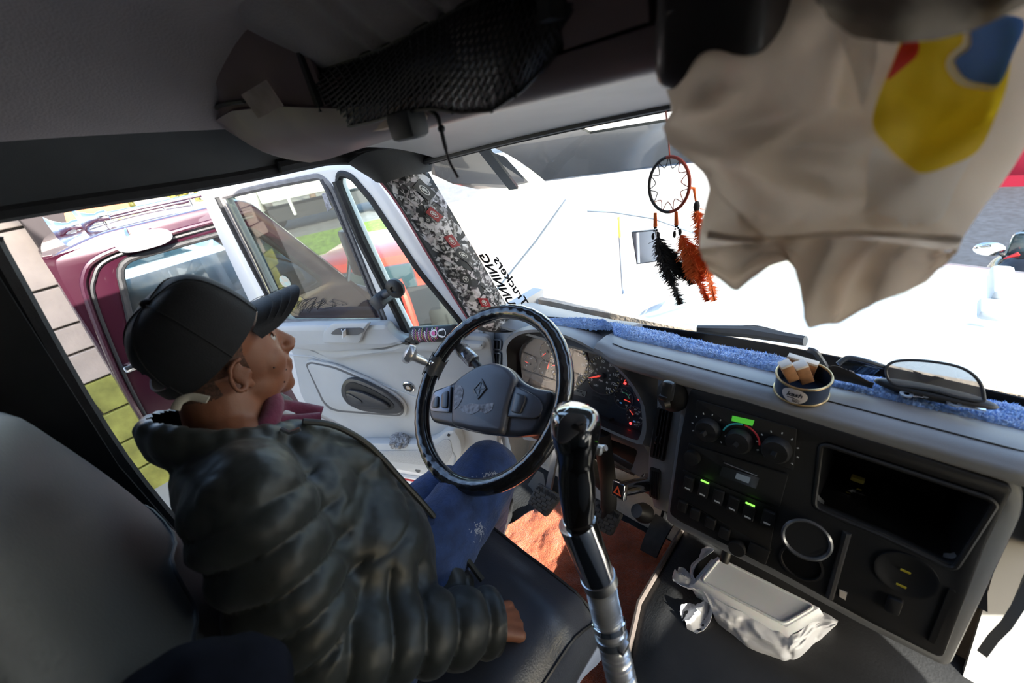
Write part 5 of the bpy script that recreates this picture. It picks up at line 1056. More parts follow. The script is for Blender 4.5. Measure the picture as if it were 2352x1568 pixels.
# ---------------------------------------------------------------- tin with wooden blocks
tb = P(1839, 897, z=.776); rt = .041; ht = .038
tin = root('tin_can', tb, 'round blue tin with gold rims and a white round label on the dash top', 'tin')
tax = V((-.10, .0, 1)).normalized()
MB().lathe([(0, .0015), (rt - .002, .0015), (rt, .002), (rt, ht), (rt - .002, ht), (rt - .002, .004), (0, .004)], tb, tax, 48).build('wall', mat('tin_blue', (.028, .045, .085), .35, .2, nz=.2, nscale=20), tin)
for z in (0.001, ht): MB().tube([tb + tax.to_track_quat('Z', 'Y').to_matrix() @ V((rt * math.cos(t), rt * math.sin(t), z)) for t in [k / 48 * 6.2832 for k in range(48)]], .0022, 8, closed=True).build('rim', mat('brass', (.55, .40, .20), .28, .9), tin)
q_ = tax.to_track_quat('Z', 'Y').to_matrix(); 
def tinp(a, h, r_=rt + .0006): return tb + q_ @ V((r_ * math.cos(a), r_ * math.sin(a), h))
am = min(range(180), key=lambda k: (proj(tinp(k / 180 * 6.283, .018)) - V((1832, 882))).length + (0 if (tinp(k / 180 * 6.283, .018) - EYE).length < (tb - EYE).length else 500)) / 180 * 6.283
b = MB(); n = 26; rings = 6
for k in range(n):
    for j in range(rings):
        f = lambda t, s: tinp(am + .0175 * s * math.cos(t) / rt * 1.15, .0195 + .0165 * s * math.sin(t))
        t0_, t1_ = k / n * 6.283, (k + 1) / n * 6.283; s0_, s1_ = j / rings, (j + 1) / rings
        b.poly([f(t0_, s0_), f(t1_, s0_), f(t1_, s1_), f(t0_, s1_)] if j else [f(t0_, 0), f(t0_, s1_), f(t1_, s1_)])
b.build('label', mat('label_white', (.74, .71, .74), .6), tin, smooth=30, merge=1e-5)
tg = V((-math.sin(am), math.cos(am), 0)); tn = V((math.cos(am), math.sin(am), 0)); TPn2 = Pl(tinp(am, .0235, rt + .0014), q_ @ tg, q_ @ tn)
text('label_script', 'kash', .0135, mat('ink', (.015, .015, .03), .5), TPn2.m @ Matrix.Rotation(.06, 4, 'Z'), tin, depth=.0002, shear=.35, bold=.0002)
TPn3 = Pl(tinp(am, .0150, rt + .0012), q_ @ tg, q_ @ tn); link('label_swash', plate_mesh('sw', [(-.010, .0012), (.0, .0008), (.011, -.002), (.0, -.0006), (-.010, -.0003)], [], .0003), 'ink', tin, mw=TPn3.m)
for dz in (.0105, .0075): TPn4 = Pl(tinp(am + .1, dz, rt + .0012), q_ @ tg, q_ @ tn); text('label_line', 'ROPA Y' if dz > .009 else 'HOGAR', .0032, 'ink', TPn4.m, tin, depth=.0001, bold=.0001)
mat('wood', (.42, .20, .085), .6, nz=.2, nscale=60); mat('wood_top', (.74, .70, .64), .7, nz=.08, nscale=40)
def block(px, py, d, size, rot, lab):
    c = P(px, py, d=d); o = root('wooden_block', c, lab, 'block', 'wooden blocks in the tin'); m = rot
    MB().box(c, size, rot=m, bev=.0012).build('block', 'wood', o); MB().box(c + m @ V((0, 0, size[2] / 2 + .001)), (size[0] * 1.0, size[1] * 1.0, .005), rot=m, bev=.0008).build('top_face', 'wood_top', o)
dt = (tb - EYE).dot(F_)
block(1838, 842, dt - .005 + .012, (.014, .048, .030), Matrix.Rotation(.12, 3, 'X'), 'wooden block lying across the back of the tin')
block(1812, 853, dt - .02, (.018, .018, .036), Matrix.Rotation(.6, 3, 'Z') @ Matrix.Rotation(-.45, 3, 'X'), 'square pale-topped wooden block leaning at the left of the tin')
block(1845, 856, dt - .022, (.020, .020, .036), Matrix.Rotation(.55, 3, 'Z') @ Matrix.Rotation(-.4, 3, 'X'), 'square pale-topped wooden block leaning in the middle of the tin')
# ---------------------------------------------------------------- sunglasses, strap, visor, keys on the towel
tz = .775
sg = root('sunglasses', P(1960, 850, z=.79), 'black wraparound sunglasses with white lettering on the arm lying behind the tin', 'sunglasses')
MB().tube(catmull([P(1858, 803, z=.83), P(1872, 808, z=.83), P(1885, 825, z=.815), P(1898, 845, z=.80)], 6), .0055, 8).build('ear_hook', mat('smoke', (.06, .075, .095), .3), sg)
a_ = catmull([P(1896, 843, z=.80), P(1920, 840, z=.805), P(1955, 853, z=.80), P(1990, 872, z=.788), P(2008, 880, z=.785)], 6); c_ = catmull([P(1893, 855, z=.786), P(1925, 867, z=.782), P(1955, 872, z=.78), P(1990, 880, z=.776), P(2006, 884, z=.778)], 6)
b = MB().grid(lambda u, v: a_[min(len(a_) - 1, int(u * (len(a_) - 1)))].lerp(c_[min(len(c_) - 1, int(u * (len(c_) - 1)))], v) + V((-.004 * math.sin(v * 3.14), 0, 0)), 25, 5, thick=.006); b.build('arm', 'black', sg)
MB().tube(catmull([P(1925, 836, z=.81), P(1945, 822, z=.82), P(1970, 824, z=.82), P(2000, 832, z=.815), P(2030, 842, z=.805)], 6), .0045, 8).build('brow_bar', 'smoke', sg)
MB().grid(lambda u, v: P(lerp(1935, 2020, u), lerp(828, 848, u) + v * (26 - 8 * u), z=lerp(.812, .786, v)) + V((.004, 0, 0)), 14, 6, thick=.002).build('lens', mat('dark_lens', (.006, .008, .012), .08, coat=.6), sg)
n_ = (P(1930, 850, z=.79) - EYE).normalized() * -1; ax_ = (P(1960, 862, z=.79) - P(1925, 850, z=.79)).normalized()
LP_ = Pl(P(1938, 853, z=.794) + n_ * .006, ax_, n_); text('lettering', 'GIR', .016, 'white', LP_.m, sg, depth=.0003, sx=1.4)
LP2 = Pl(P(1936, 862, z=.785) + n_ * .006, ax_, n_); text('lettering', '92', .008, mat('letter_grey', (.3, .31, .32), .5), LP2.m, sg, depth=.0002, sx=1.4)
vi = root('clear_visor', P(2140, 880, z=.80), 'grey see-through visor shield with a winged mark lying on the blue towel', 'visor')
vo = [(2036, 846), (2050, 832), (2085, 827), (2140, 830), (2195, 840), (2230, 856), (2252, 880), (2260, 910), (2255, 922), (2200, 912), (2150, 898), (2100, 890), (2062, 886), (2040, 870)]
vc_ = P(2150, 905, z=.785); VPl = Pl(vc_ + V((.0, 0, .0)), (0, -1, 0), V((-.9, 0, .44)))
vu = [V(p) for p in VPl.uvs(vo)]
mt = glass('smoke_glass', (.42, .42, .42), 1.3, .08, dirt=.16)
def bow(p): return VPl.w(p.x, p.y, -.9 * (p.x - .0) ** 2 * 1.2)
b = MB(); cc = sum(vu, V((0, 0))) / len(vu); vr = catmull(vu, 4, True)
for s in range(6):
    for i in range(len(vr)):
        p, q2 = vr[i], vr[(i + 1) % len(vr)]; f = lambda p, k: bow(cc + (p - cc) * (k / 6))
        b.poly([f(p, s), f(q2, s), f(q2, s + 1), f(p, s + 1)] if s else [f(p, 0), f(p, 1), f(q2, 1)])
b.build('shield', 'smoke_glass', vi, smooth=60, merge=1e-5)
MB().tube([bow(p) for p in vr], .0024, 8, closed=True).build('frame', mat('smoke_rim', (.055, .06, .068), .35), vi)
wmk = VPl.uv(2128, 866); link('winged_mark', plate_mesh('wm', [(-.020, .007), (-.008, .005), (-.004, -.001), (0, .003), (.004, -.001), (.008, .005), (.020, .004), (.008, -.003), (.002, -.009), (-.002, -.009), (-.008, -.003)], [], .0005), mat('mark', (.07, .07, .075), .5), vi, mw=Matrix.Translation(bow(wmk) + VPl.n * .0015) @ VPl.m.to_3x3().to_4x4())
pr = root('spectacles_case', P(2130, 905, z=.775), 'flat black pouch under the grey visor on the towel', 'pouch'); MB().ball(P(2140, 902, z=.778), (.02, .075, .010)).build('pouch', 'black', pr)
for i, (px, py, rz, lab) in enumerate(((2118, 910, .3, 'left'), (2165, 919, -.2, 'middle'), (2232, 935, .1, 'right'))):
    c = P(px, py, z=.778); o = root('key', c, 'small steel key at %s of the three on the towel before the visor' % lab, 'key', 'keys on the blue towel'); m = Matrix.Rotation(rz, 3, 'Z')
    MB().box(c, (.006, .030, .0022), rot=m).build('blade', 'chrome', o); MB().lathe([(.004, 0), (.009, 0), (.009, .0024), (.004, .0024), (.004, 0)], c + m @ V((0, .020, 0)), (0, 0, 1), 18).build('bow', 'metal', o)
# ---------------------------------------------------------------- carrier bag with a foam lunch box on the engine cover
mat('foam', (.82, .83, .86), .55, subs=.1); bag_m = mat('bag_film', (.74, .74, .77), .38, bump=.12, bscale=22)
bx = root('foam_box', (.66, .0, .2), 'white foam lunch box inside the carrier bag', 'lunch box')
bz = .285
c4 = [P(1640, 1270, z=bz), P(1900, 1400, z=bz), P(1815, 1450, z=bz), P(1590, 1330, z=bz)]
b = MB(); cen4 = sum(c4, V()) / 4
def sc4(k, z): return [cen4 + (p - cen4) * k + V((0, 0, z)) for p in c4]
def loft(b, rs):
    R = [[b.bm.verts.new(p) for p in r_] for r_ in rs]
    for a, c in zip(R, R[1:]):
        for i in range(4): b.bm.faces.new((a[i], a[(i + 1) % 4], c[(i + 1) % 4], c[i]))
    b.bm.faces.new(R[0][::-1]); b.bm.faces.new(R[-1]); return b
loft(b, [sc4(.86, -.085), sc4(1.0, -.04), sc4(1.05, -.038), sc4(1.05, -.030), sc4(1.0, -.028), sc4(.90, 0)]).bevel(.006, 3, 20); b.build('lid', 'foam', bx, smooth=60)
MB().tube([p for p in rnd([V(p) for p in sc4(.84, .001)], .012)], .003, 8, closed=True).build('lid_ridge', 'foam', bx)
bgo = root('carrier_bag', (.62, .0, .2), 'crumpled white plastic carrier bag with knotted handles around the lunch box', 'bag')
op = [(1625, 1255), (1640, 1262), (1605, 1290), (1592, 1318), (1610, 1345), (1640, 1372), (1690, 1400), (1740, 1412), (1800, 1448), (1835, 1452), (1880, 1405), (1925, 1425)]
lo = [(1612, 1262), (1598, 1285), (1585, 1300), (1590, 1340), (1632, 1380), (1645, 1430), (1672, 1455), (1715, 1490), (1790, 1520), (1825, 1522), (1872, 1490), (1915, 1440)]
up_ = catmull([P(*q, z=.262) for q in op], 8); lw_ = catmull([P(*q, z=.205) for q in lo], 8)
def bagf(u, v):
    k = u * (len(up_) - 1); i = min(len(up_) - 2, int(k)); t = k - i
    p = up_[i].lerp(up_[i + 1], t).lerp(lw_[i].lerp(lw_[i + 1], t), v); w = math.sin(math.pi * v)
    cr = noise.noise(V((u * 16, v * 3, 1))) * .010 + noise.noise(V((u * 40, v * 9, 5))) * .003
    return p + V((-.6, 0, .8)) * (cr * (.35 + w) + .018 * w)
MB().grid(bagf, 130, 26, thick=.0012).build('bag_wall', bag_m, bgo, smooth=35)
tc4 = sc4(1.12, -.02)
def bagb(u, v):
    p = tc4[0].lerp(tc4[1], u).lerp(tc4[3].lerp(tc4[2], u), v); return p + V((0, 0, -.07 + .0 * u))
MB().grid(bagb, 10, 10).build('bag_base', bag_m, bgo)
def ear(pts0, wid, nm, sd):
    pts = catmull([P(*q) if len(q) == 2 else P(q[0], q[1], z=q[2]) for q in pts0], 8); n = len(pts)
    def f(u, v):
        k = u * (n - 1); i = min(n - 2, int(k)); p = pts[i].lerp(pts[i + 1], k - i); w = wid * (.15 + .85 * smoothstep(0, .7, u)) * (1 - .45 * smoothstep(.85, 1, u))
        d = (pts[min(n - 1, i + 1)] - pts[max(0, i - 1)]).normalized(); s = d.cross(V((0, 0, 1))).normalized()
        return p + s * w * (v - .5) * 2 + V((0, 0, .010 * math.sin(v * 9 + u * 5) + .006 * noise.noise(V((u * 12, v * 8, sd)))))
    MB().grid(f, 30, 18, thick=.001).build(nm, bag_m, bgo, smooth=35)
ear([(1632, 1372, .235), (1605, 1350, .25), (1575, 1330, .255), (1552, 1312, .25)], .020, 'bag_handle', 3); ear([(1632, 1374, .235), (1622, 1395, .225), (1600, 1412, .22), (1570, 1425, .215)], .030, 'bag_handle', 8)
b = MB().ball(P(1628, 1370, z=.24), (.014, .014, .012));
b.build('knot', bag_m, bgo)
tg_ = P(1662, 1291, z=.31); tag(MB().cyl(tg_, tg_ + V((.02, 0, .02)), .010).bevel(.002).build('rubber_stop', 'black'), 'small black rubber stop under the dash above the lunch box', 'stop')
# ---------------------------------------------------------------- driver's seat
seat = root('driver_seat', (.0, .6, .0), 'black leather driver seat with a tall rounded backrest', 'seat')
mat('seat_leather', (.058, .066, .088), .28, nz=.15, nscale=4, bump=.10, bscale=300); mat('seat_back', (.055, .057, .058), .42, nz=.12, nscale=4, bump=.1, bscale=300)
def cush(u, v):
    x = lerp(-.22, .33, u); t = lerp(-1, 1, v); y = .60 + t * .305
    z = .455 + .018 * smoothstep(.0, .6, u) - .05 * smoothstep(.80, 1, u) ** 2 - .045 * smoothstep(.82, 1, abs(t)) ** 2 + .004 * noise.noise(V((x * 9, y * 9, 0)))
    return V((x, y, z))
b = MB().grid(cush, 40, 40); g_ = [cush(1, v / 39) for v in range(40)]
b.build('cushion_top', 'seat_leather', seat, smooth=80)
rim = [cush(u / 24, 0) for u in range(25)] + [cush(1, v / 24) for v in range(1, 25)] + [cush(u / 24, 1) for u in range(23, -1, -1)]
def side(u, v):
    k = u * (len(rim) - 1); i = min(len(rim) - 2, int(k)); p = rim[i].lerp(rim[i + 1], k - i); o = (p - V((.05, .6, p.z))); o.z = 0; o.normalize()
    return p + o * (.018 * math.sin(v * 3.14)) + V((0, 0, -.17 * v))
MB().grid(side, 73, 10).build('cushion_side', 'seat_leather', seat, smooth=80)
MB().tube(catmull([p + V((0, 0, .001)) for p in rim], 1), .0035, 6).build('piping', mat('piping', (.03, .032, .036), .4), seat)
MB().box((.04, .6, .14), (.4, .45, .26), bev=.03).build('pedestal', 'black', seat)
bt = P(40, 978, d=.47)
def back(u, v):   # u around, v from foot to top
    a = u * 2 * math.pi; h = v; w = .265 * (1 - .30 * smoothstep(.55, 1, h) ** 1.5); th = .075 * (1 - .25 * h)
    top = math.sqrt(max(0, 1 - smoothstep(.86, 1.0, h) ** 2)) if h > .86 else 1
    c = V((lerp(-.19, -.235, h), .62, lerp(.40, 1.155, h)))
    e = 4; ca, sa = math.cos(a), math.sin(a); q = (abs(ca) ** e + abs(sa) ** e) ** (-1 / e)
    return c + V((th * q * ca * max(.02, top ** .5), w * q * sa * max(.02, top), 0))
b = MB().grid(back, 56, 40, closeu=True); b.bm.faces.ensure_lookup_table(); b.build('backrest', 'seat_back', seat, smooth=80)
for s in (.30,): MB().tube([back(u / 56 + .0, .55 + .02 * math.sin(u)) + V((.001, 0, 0)) for u in range(44, 56)] + [back(u / 56, .55 + .02 * math.sin(u)) + V((.001, 0, 0)) for u in range(0, 12)], .003, 6).build('backrest_seam', 'piping', seat)
# dark coat over the seat side at lower left
ct = [P(420, 1500, d=.34), P(330, 1530, d=.33), P(480, 1490, d=.36)]
b = MB(); c = P(440, 1700, d=.36); b.ball(c, (.085, .07, .085), u=48, v=32)
for v in b.bm.verts: v.co += (v.co - c) * .12 * noise.noise(v.co * 14) + (v.co - c) * .04 * noise.noise(v.co * 40)
tag(b.build('folded_coat', mat('coat_navy', (.006, .007, .013), .95, nz=.3, nscale=30, spec=.1), smooth=80), 'dark navy bundle of cloth in the bottom left beside the driver seat', 'coat')
# ---------------------------------------------------------------- the driver
man = root('person', (-.05, .6, .46), 'driver in a black cap, dark quilted jacket and blue jeans looking ahead', 'person')
az = math.radians(9); pt = math.radians(-4)
HF = V((math.cos(az) * math.cos(pt), math.sin(az) * math.cos(pt), math.sin(pt))); HL = V((-math.sin(az), math.cos(az), 0)); HU = HF.cross(HL)
ear0 = P(552, 856, d=.625); HO = ear0 + HL * .074
HMx = Matrix.Translation(HO) @ Matrix((HF, HL, HU)).transposed().to_4x4()
def hd(f, l, u): return HMx @ V((f, l, u))
HR = HMx.to_3x3()
NB = V((-.005, .765, .925)); SRp, SLp = V((-.035, .595, .895)), V((.04, .90, .845)); EL, WR = V((-.065, .50, .675)), V((.150, .405, .520))
mat('skin', (.27, .105, .056), .45, nz=.12, nscale=18, subs=.12, bump=.05, bscale=300)
b = MB()
def hb_(c, r, rx=0, ry=0, rz=0): b.ball(hd(*c), r, HR @ (Matrix.Rotation(rz, 3, 'Z') @ Matrix.Rotation(ry, 3, 'Y') @ Matrix.Rotation(rx, 3, 'X')))
hb_((-.006, 0, .055), (.088, .071, .078)); hb_((.036, 0, .0), (.058, .060, .088)); hb_((.038, 0, -.050), (.054, .050, .040)); hb_((.030, .022, -.045), (.05, .034, .042)); hb_((.030, -.022, -.045), (.05, .034, .042))
hb_((.074, 0, -.080), (.021, .023, .018)); hb_((.055, .036, -.016), (.030, .024, .034)); hb_((.055, -.036, -.016), (.030, .024, .034)); hb_((.080, 0, .040), (.015, .046, .014)); hb_((.088, 0, .025), (.008, .012, .02))
b.cap(hd(.086, 0, .030), hd(.113, 0, -.010), .0075, .0125); hb_((.105, .011, -.016), (.012, .009, .009)); hb_((.105, -.011, -.016), (.012, .009, .009)); hb_((.088, 0, -.034), (.012, .026, .016))
hb_((.094, 0, -.041), (.010, .022, .006)); hb_((.091, 0, -.053), (.011, .020, .0075)); hb_((.082, 0, -.066), (.012, .024, .010))
for s in (1, -1):
    hb_((.0, s * .070, -.004), (.015, .005, .024), rx=s * .15, ry=-.2); hb_((.007, s * .070, -.026), (.008, .006, .008))
    ring = [hd(-.003 + .0155 * math.cos(t) + .004 * math.sin(t), s * (.079 - .005 * math.cos(t)), -.002 + .0255 * math.sin(t)) for t in [k / 20 * 6.2832 for k in range(3, 17)]]
    b.tube(ring, .0046, 8); hb_((.012, s * .073, -.004), (.005, .005, .008))
b.cap(hd(-.022, 0, -.05), NB + V((0, 0, -.02)), .058, .066)
b.cap(NB + V((0, 0, -.02)), (-.02, .68, .70), .07, .12, 16); b.cap((-.02, .68, .70), (-.05, .61, .54), .12, .12, 16)
b.cap(SRp, EL, .045, .038); b.cap(EL, WR, .037, .026); b.cap(SRp, NB, .05, .06); b.cap(SLp, NB, .05, .06)
ELl, WRl = V((-.03, .93, .64)), V((.07, .86, .50)); b.cap(SLp, ELl, .045, .038); b.cap(ELl, WRl, .037, .026)
# legs under the jeans
HPr, KNr, FTr = V((-.02, .545, .52)), V((.375, .615, .575)), V((.43, .83, .08)); HPl, KNl, FTl = V((-.02, .70, .50)), V((.305, .745, .475)), V((.36, .93, .08))
for a, k, f in ((HPr, KNr, FTr), (HPl, KNl, FTl)): b.cap(a, k, .07, .05); b.cap(k, f, .048, .036)
# right hand: palm and fingers curling over the seat edge, thumb to the side
wf = (WR - EL).normalized(); hdn = V((.35, -.15, -.92)).normalized()
wa = wf.copy(); b.cap(WR - wf * .02, WR + wf * .012, .026, .026); wf = (V((.42, -.16, -.55)) + wa * .25).normalized()
side_ = wf.cross(V((0, 0, 1))).normalized()     # to the right of the hand
upn = side_.cross(wf)
for k in range(4):
    o = side_ * (-.030 + .020 * k); kn = WR + wf * (.080 - .006 * abs(k - 1.3)) + o + upn * .004
    b.cap(WR + wf * .012 + o * .6, kn, .0145, .0115, 12)
    L = (.040, .045, .042, .033)[k]; d1 = (wf * .45 - upn * .9).normalized(); p1 = kn + d1 * L; d2_ = (-wf * .2 - upn).normalized(); p2 = p1 + d2_ * L * .62; d3 = (-wf * .75 - upn * .6).normalized(); p3 = p2 + d3 * L * .5
    b.cap(kn, p1, .0105, .0092, 12); b.cap(p1, p2, .0092, .0085, 12); b.cap(p2, p3, .0085, .0072, 12)
t0 = WR + wf * .015 - side_ * .024; t1 = t0 + wf * .035 - side_ * .022 - upn * .012; t2 = t1 + wf * .028 - side_ * .002 - upn * .014
b.cap(t0, t1, .0135, .0105, 12); b.cap(t1, t2, .0105, .0085, 12)
wf = wa
b.ball(WRl + V((.03, -.01, -.04)), (.04, .022, .05))
me = remesh(b, .0042, 5, .5); skin = link('body', me, 'skin', man, smooth=True)
# eyes, brows, lips and moles
for s in (1, -1):
    e = hd(.0700, s * .031, .020); ey = MB().ball(e, .0125).build('eye', mat('eye_white', (.62, .58, .55), .2), man)
    MB().ball(hd(.0798, s * .0315, .020), (.004, .0055, .0055), HR).build('iris', mat('iris', (.02, .012, .008), .1), ey)
    b = MB().grid(lambda u, v: hd(.0705 + .0142 * math.cos(lerp(-.5, 1.1, v)) * math.cos(lerp(-1, 1, u)), s * .031 + .0142 * math.sin(lerp(-1, 1, u)), .021 + .0142 * math.sin(lerp(.12, 1.4, v)) * math.cos(lerp(-1, 1, u) * .6)), 10, 8, thick=.001); b.build('eyelid', 'skin', man)
    MB().tube([hd(.0875 - .014 * t * t, s * (.014 + .036 * t), .041 + .006 * math.sin(t * 2.4)) for t in [k / 8 for k in range(9)]], [.002, .0032, .0036, .0036, .0034, .003, .0026, .002, .0012], 6, flat=.7).build('eyebrow', mat('hair', (.012, .010, .009), .7), man)
    MB().tube([hd(.0875 - .010 * t * t, s * (.020 + .022 * t), .0245 + .004 * math.sin(t * 3.14)) for t in [k / 6 for k in range(7)]], .0009, 5).build('eyelashes', 'hair', man)
MB().tube([hd(.1005 - .020 * t * t, .021 * t, -.0468 + .0015 * t * t) for t in [k / 8 - 1 for k in range(17)]], [.0018 * (1 - abs(k / 8 - 1)) + .0006 for k in range(17)], 6).build('mouth_line', mat('lip', (.22, .07, .055), .4), man)
for f, l, u in ((.052, -.0607, -.022), (.066, -.0475, -.062), (.078, -.041, -.045)):
    o = hd(f, l - .02, u); hit = skin.data; best = min(skin.data.vertices, key=lambda v: (v.co - hd(f, l, u)).length_squared); MB().ball(best.co, .0019, u=10, v=6).build('mole', mat('mole', (.05, .02, .015), .6), man)
# short hair at the sides and nape: the scalp region of the head, raised a little
hm_ = bmesh.new(); hm_.from_mesh(skin.data); inv = HMx.inverted()
kill = []
for f in hm_.faces:
    c = inv @ f.calc_center_median()
    keep = (c.z > -.030 + .0 and c.z < .14 and c.x < .050 - .35 * max(0, .045 - c.z) and not (abs(c.y) > .068 and abs(c.x + .002) < .034 and c.z < .035 and c.z > -.05)) and c.x < .018 and (c.x < -.03 or c.z > -.005)
    if not keep: kill.append(f)
bmesh.ops.delete(hm_, geom=kill, context='FACES')
for v in hm_.verts: v.co += v.normal * .0012
me = bpy.data.meshes.new('hair'); hm_.to_mesh(me); hm_.free(); link('hair', me, mat('hair_fade', (.16, .075, .048), .75, nz=.5, nscale=220, col2=(.06, .032, .022)), man, smooth=True)
# ---------------------------------------------------------------- cap
ca_ = math.radians(27); CX = Matrix.Translation(hd(-.004, 0, .036)) @ (HR @ Matrix.Rotation(-ca_, 3, 'Y')).to_4x4()
mat('cap_cloth', (.006, .0065, .009), .75, nz=.2, nscale=60, bump=.15, bscale=500, sheen=.15)
def capf(u, v, off=0.0):
    a = u * 2 * math.pi; el = v * math.pi / 2; fr_ = .5 + .5 * math.cos(a)
    rx, ry, h = .094 + off, .080 + off, .100 + off
    ex = math.cos(el) ** (.80 - .25 * fr_); hz = math.sin(el) ** (.95 - .15 * fr_)
    z = hz * h * (1 + .12 * fr_ * math.sin(2 * el)) - .012 * (1 - v) * (1 - fr_)
    return CX @ V((rx * ex * math.cos(a), ry * ex * math.sin(a), z))
# opening at the back above the strap
b = MB(); nu, nv = 96, 28; g = [[None] * nv for _ in range(nu)]
for i in range(nu):
    for j in range(nv): g[i][j] = b.bm.verts.new(capf(i / nu, j / (nv - 1) * .998))
for i in range(nu):
    for j in range(nv - 1):
        a = (i + .5) / nu; back_ = abs(a - .5); 
        if (back_ / .085) ** 2 + ((j - 1.0) / 9.5) ** 2 < 1: continue
        b.bm.faces.new((g[i][j], g[(i + 1) % nu][j], g[(i + 1) % nu][j + 1], g[i][j + 1]))
fs = list(b.bm.faces); bmesh.ops.recalc_face_normals(b.bm, faces=fs); bmesh.ops.solidify(b.bm, geom=fs, thickness=.003)
cap = b.build('cap', 'cap_cloth', man, smooth=60, label='black baseball cap')
MB().ball(capf(0, .999) + CX.to_3x3() @ V((0, 0, .002)), (.008, .008, .006)).build('button', 'cap_cloth', cap)
MB().grid(lambda u, v: capf(lerp(.405, .595, u), .02 + .12 * v, .002), 16, 4, thick=.003).build('strap', 'cap_cloth', cap)
for k in range(6): MB().tube([capf(k / 6 + .083, j / 14 * .995, .0012) for j in range(15)], .0011, 5).build('panel_seam', 'cap_cloth', cap)
def brim(u, v):
    t = lerp(-1, 1, u); a = t * 1.02; p0 = V((.094 * math.cos(a), .080 * math.sin(a), -.002)); r_ = .076 * math.sqrt(max(0, 1 - (abs(t)) ** 2.6))
    q = p0 + V((r_ * v, 0, -r_ * v * .40)) ; q.z -= .020 * abs(t) ** 2.2 * (.25 + v)
    q.y *= 1 - .05 * v; return CX @ q
MB().grid(brim, 40, 14, thick=.0035).build('brim', 'cap_cloth', cap, smooth=60)
for k in range(3): MB().tube([brim(lerp(.08, .92, i / 30), .35 + .22 * k) + HU * .0022 for i in range(31)], .0006, 4).build('brim_stitch', 'cap_cloth', cap)
# ---------------------------------------------------------------- quilted jacket
mat('jacket', (.017, .0195, .017), .46, nz=.12, nscale=12, bump=.05, bscale=70, sheen=.12)
b = MB(); C_ = lambda a, c, r0, r1: b.cap(a, c, r0, r1, 24)
b.ball((.0, .685, .755), (.135, .175, .145), Matrix.Rotation(.25, 3, 'X')); b.ball((.02, .615, .60), (.16, .175, .16)); b.ball((.06, .62, .64), (.13, .15, .15))
C_(SRp, NB + V((-.03, -.05, -.045)), .082, .08); C_(SLp, NB + V((.01, .05, -.065)), .078, .075)
C_(SRp, EL, .086, .080); C_(EL, WR - wf * .005, .079, .060); C_(SLp, ELl, .08, .075); C_(ELl, WRl, .07, .055)
fl0, fl1, fl2 = P(900, 1090, d=.80), P(985, 1195, d=.825), P(1085, 1325, d=.80)
C_(fl0 - V((.05, 0, .02)), fl1 - V((.055, 0, 0.02)), .055, .05); C_(fl1 - V((.05, 0, .02)), fl2 - V((.035, 0, 0)), .05, .030); C_((.03, .55, .55), fl2 - V((.05, -.02, 0)), .09, .045); C_(fl1 - V((.06, .0, .03)), fl2 - V((.02, -.01, -.01)), .05, .022); C_((.02, .52, .56), fl2 - V((.03, 0, .02)), .08, .025)
C_(P(690, 1035, d=.70), P(830, 1085, d=.77), .04, .045)
zl = [(690, 966, .70), (760, 975, .735), (820, 1003, .76), (868, 1042, .785), (925, 1105, .80), (985, 1172, .815), (1050, 1255, .81), (1100, 1325, .79)]
zn = [(-5, 34), (-8, 34), (-18, 29), (-24, 24), (-25, 23), (-26, 22), (-27, 21), (-30, 12)]
for sc_, rr_ in ((1.0, .028), (2.6, .050), (4.2, .062)):
    ch = [P(x + dx_ * sc_, y + dy_ * sc_, d=d + .012 * sc_) for (x, y, d), (dx_, dy_) in zip(zl, zn)]
    for i in range(len(ch) - 1): C_(ch[i], ch[i + 1], rr_ * (.85 if i == 6 else 1), rr_ * (.7 if i == 6 else .85 if i == 5 else 1))
# stand collar: a tall ring left open by cutting the neck out afterwards
for k in range(22):
    a = k / 22 * 6.2832; fr_ = .5 + .5 * math.cos(a - .25); p = NB + V((.082 * math.cos(a), .085 * math.sin(a), .046 - .100 * fr_)); b.ball(p, (.026, .026, .046 - .020 * fr_), u=14, v=10)
me = remesh(b, .006, 4, .5)
segs = [(SRp, EL, 0), (EL, WR, 1)]
def axial(p):
    best = (9, 0, 0); L0 = (EL - SRp).length
    for a, c, i in segs:
        d = c - a; t = min(1, max(0, (p - a).dot(d) / d.length_squared)); q = a + d * t; r_ = (p - q).length
        if r_ < best[0]: best = (r_, t * d.length + (L0 if i else 0), i)
    return best
bm = bmesh.new(); bm.from_mesh(me); bm.normal_update(); disp = []
for v in bm.verts:
    r_, s, i = axial(v.co); n = v.normal; k = smoothstep(.125, .095, r_)
    ph = s / .056 + .15 * noise.noise(v.co * 9); pa_ = abs(math.sin(math.pi * ph)) ** .55 - 1
    tz = (v.co.z + .25 * v.co.x) / .075 + .12 * noise.noise(v.co * 7); pt_ = (abs(math.sin(math.pi * tz)) ** .5 - 1) * (.55 if v.co.x < .10 or v.co.z > .70 else .18)
    w = .0022 * noise.noise(v.co * 34) + .0010 * noise.noise(v.co * 75) + .004 * noise.noise(v.co * 12)
    near_neck = smoothstep(.13, .18, (v.co - NB).length)
    disp.append(n * ((.0135 * pa_ * k + .012 * pt_ * (1 - k)) * near_neck + w))
for v, d in zip(bm.verts, disp): v.co += d
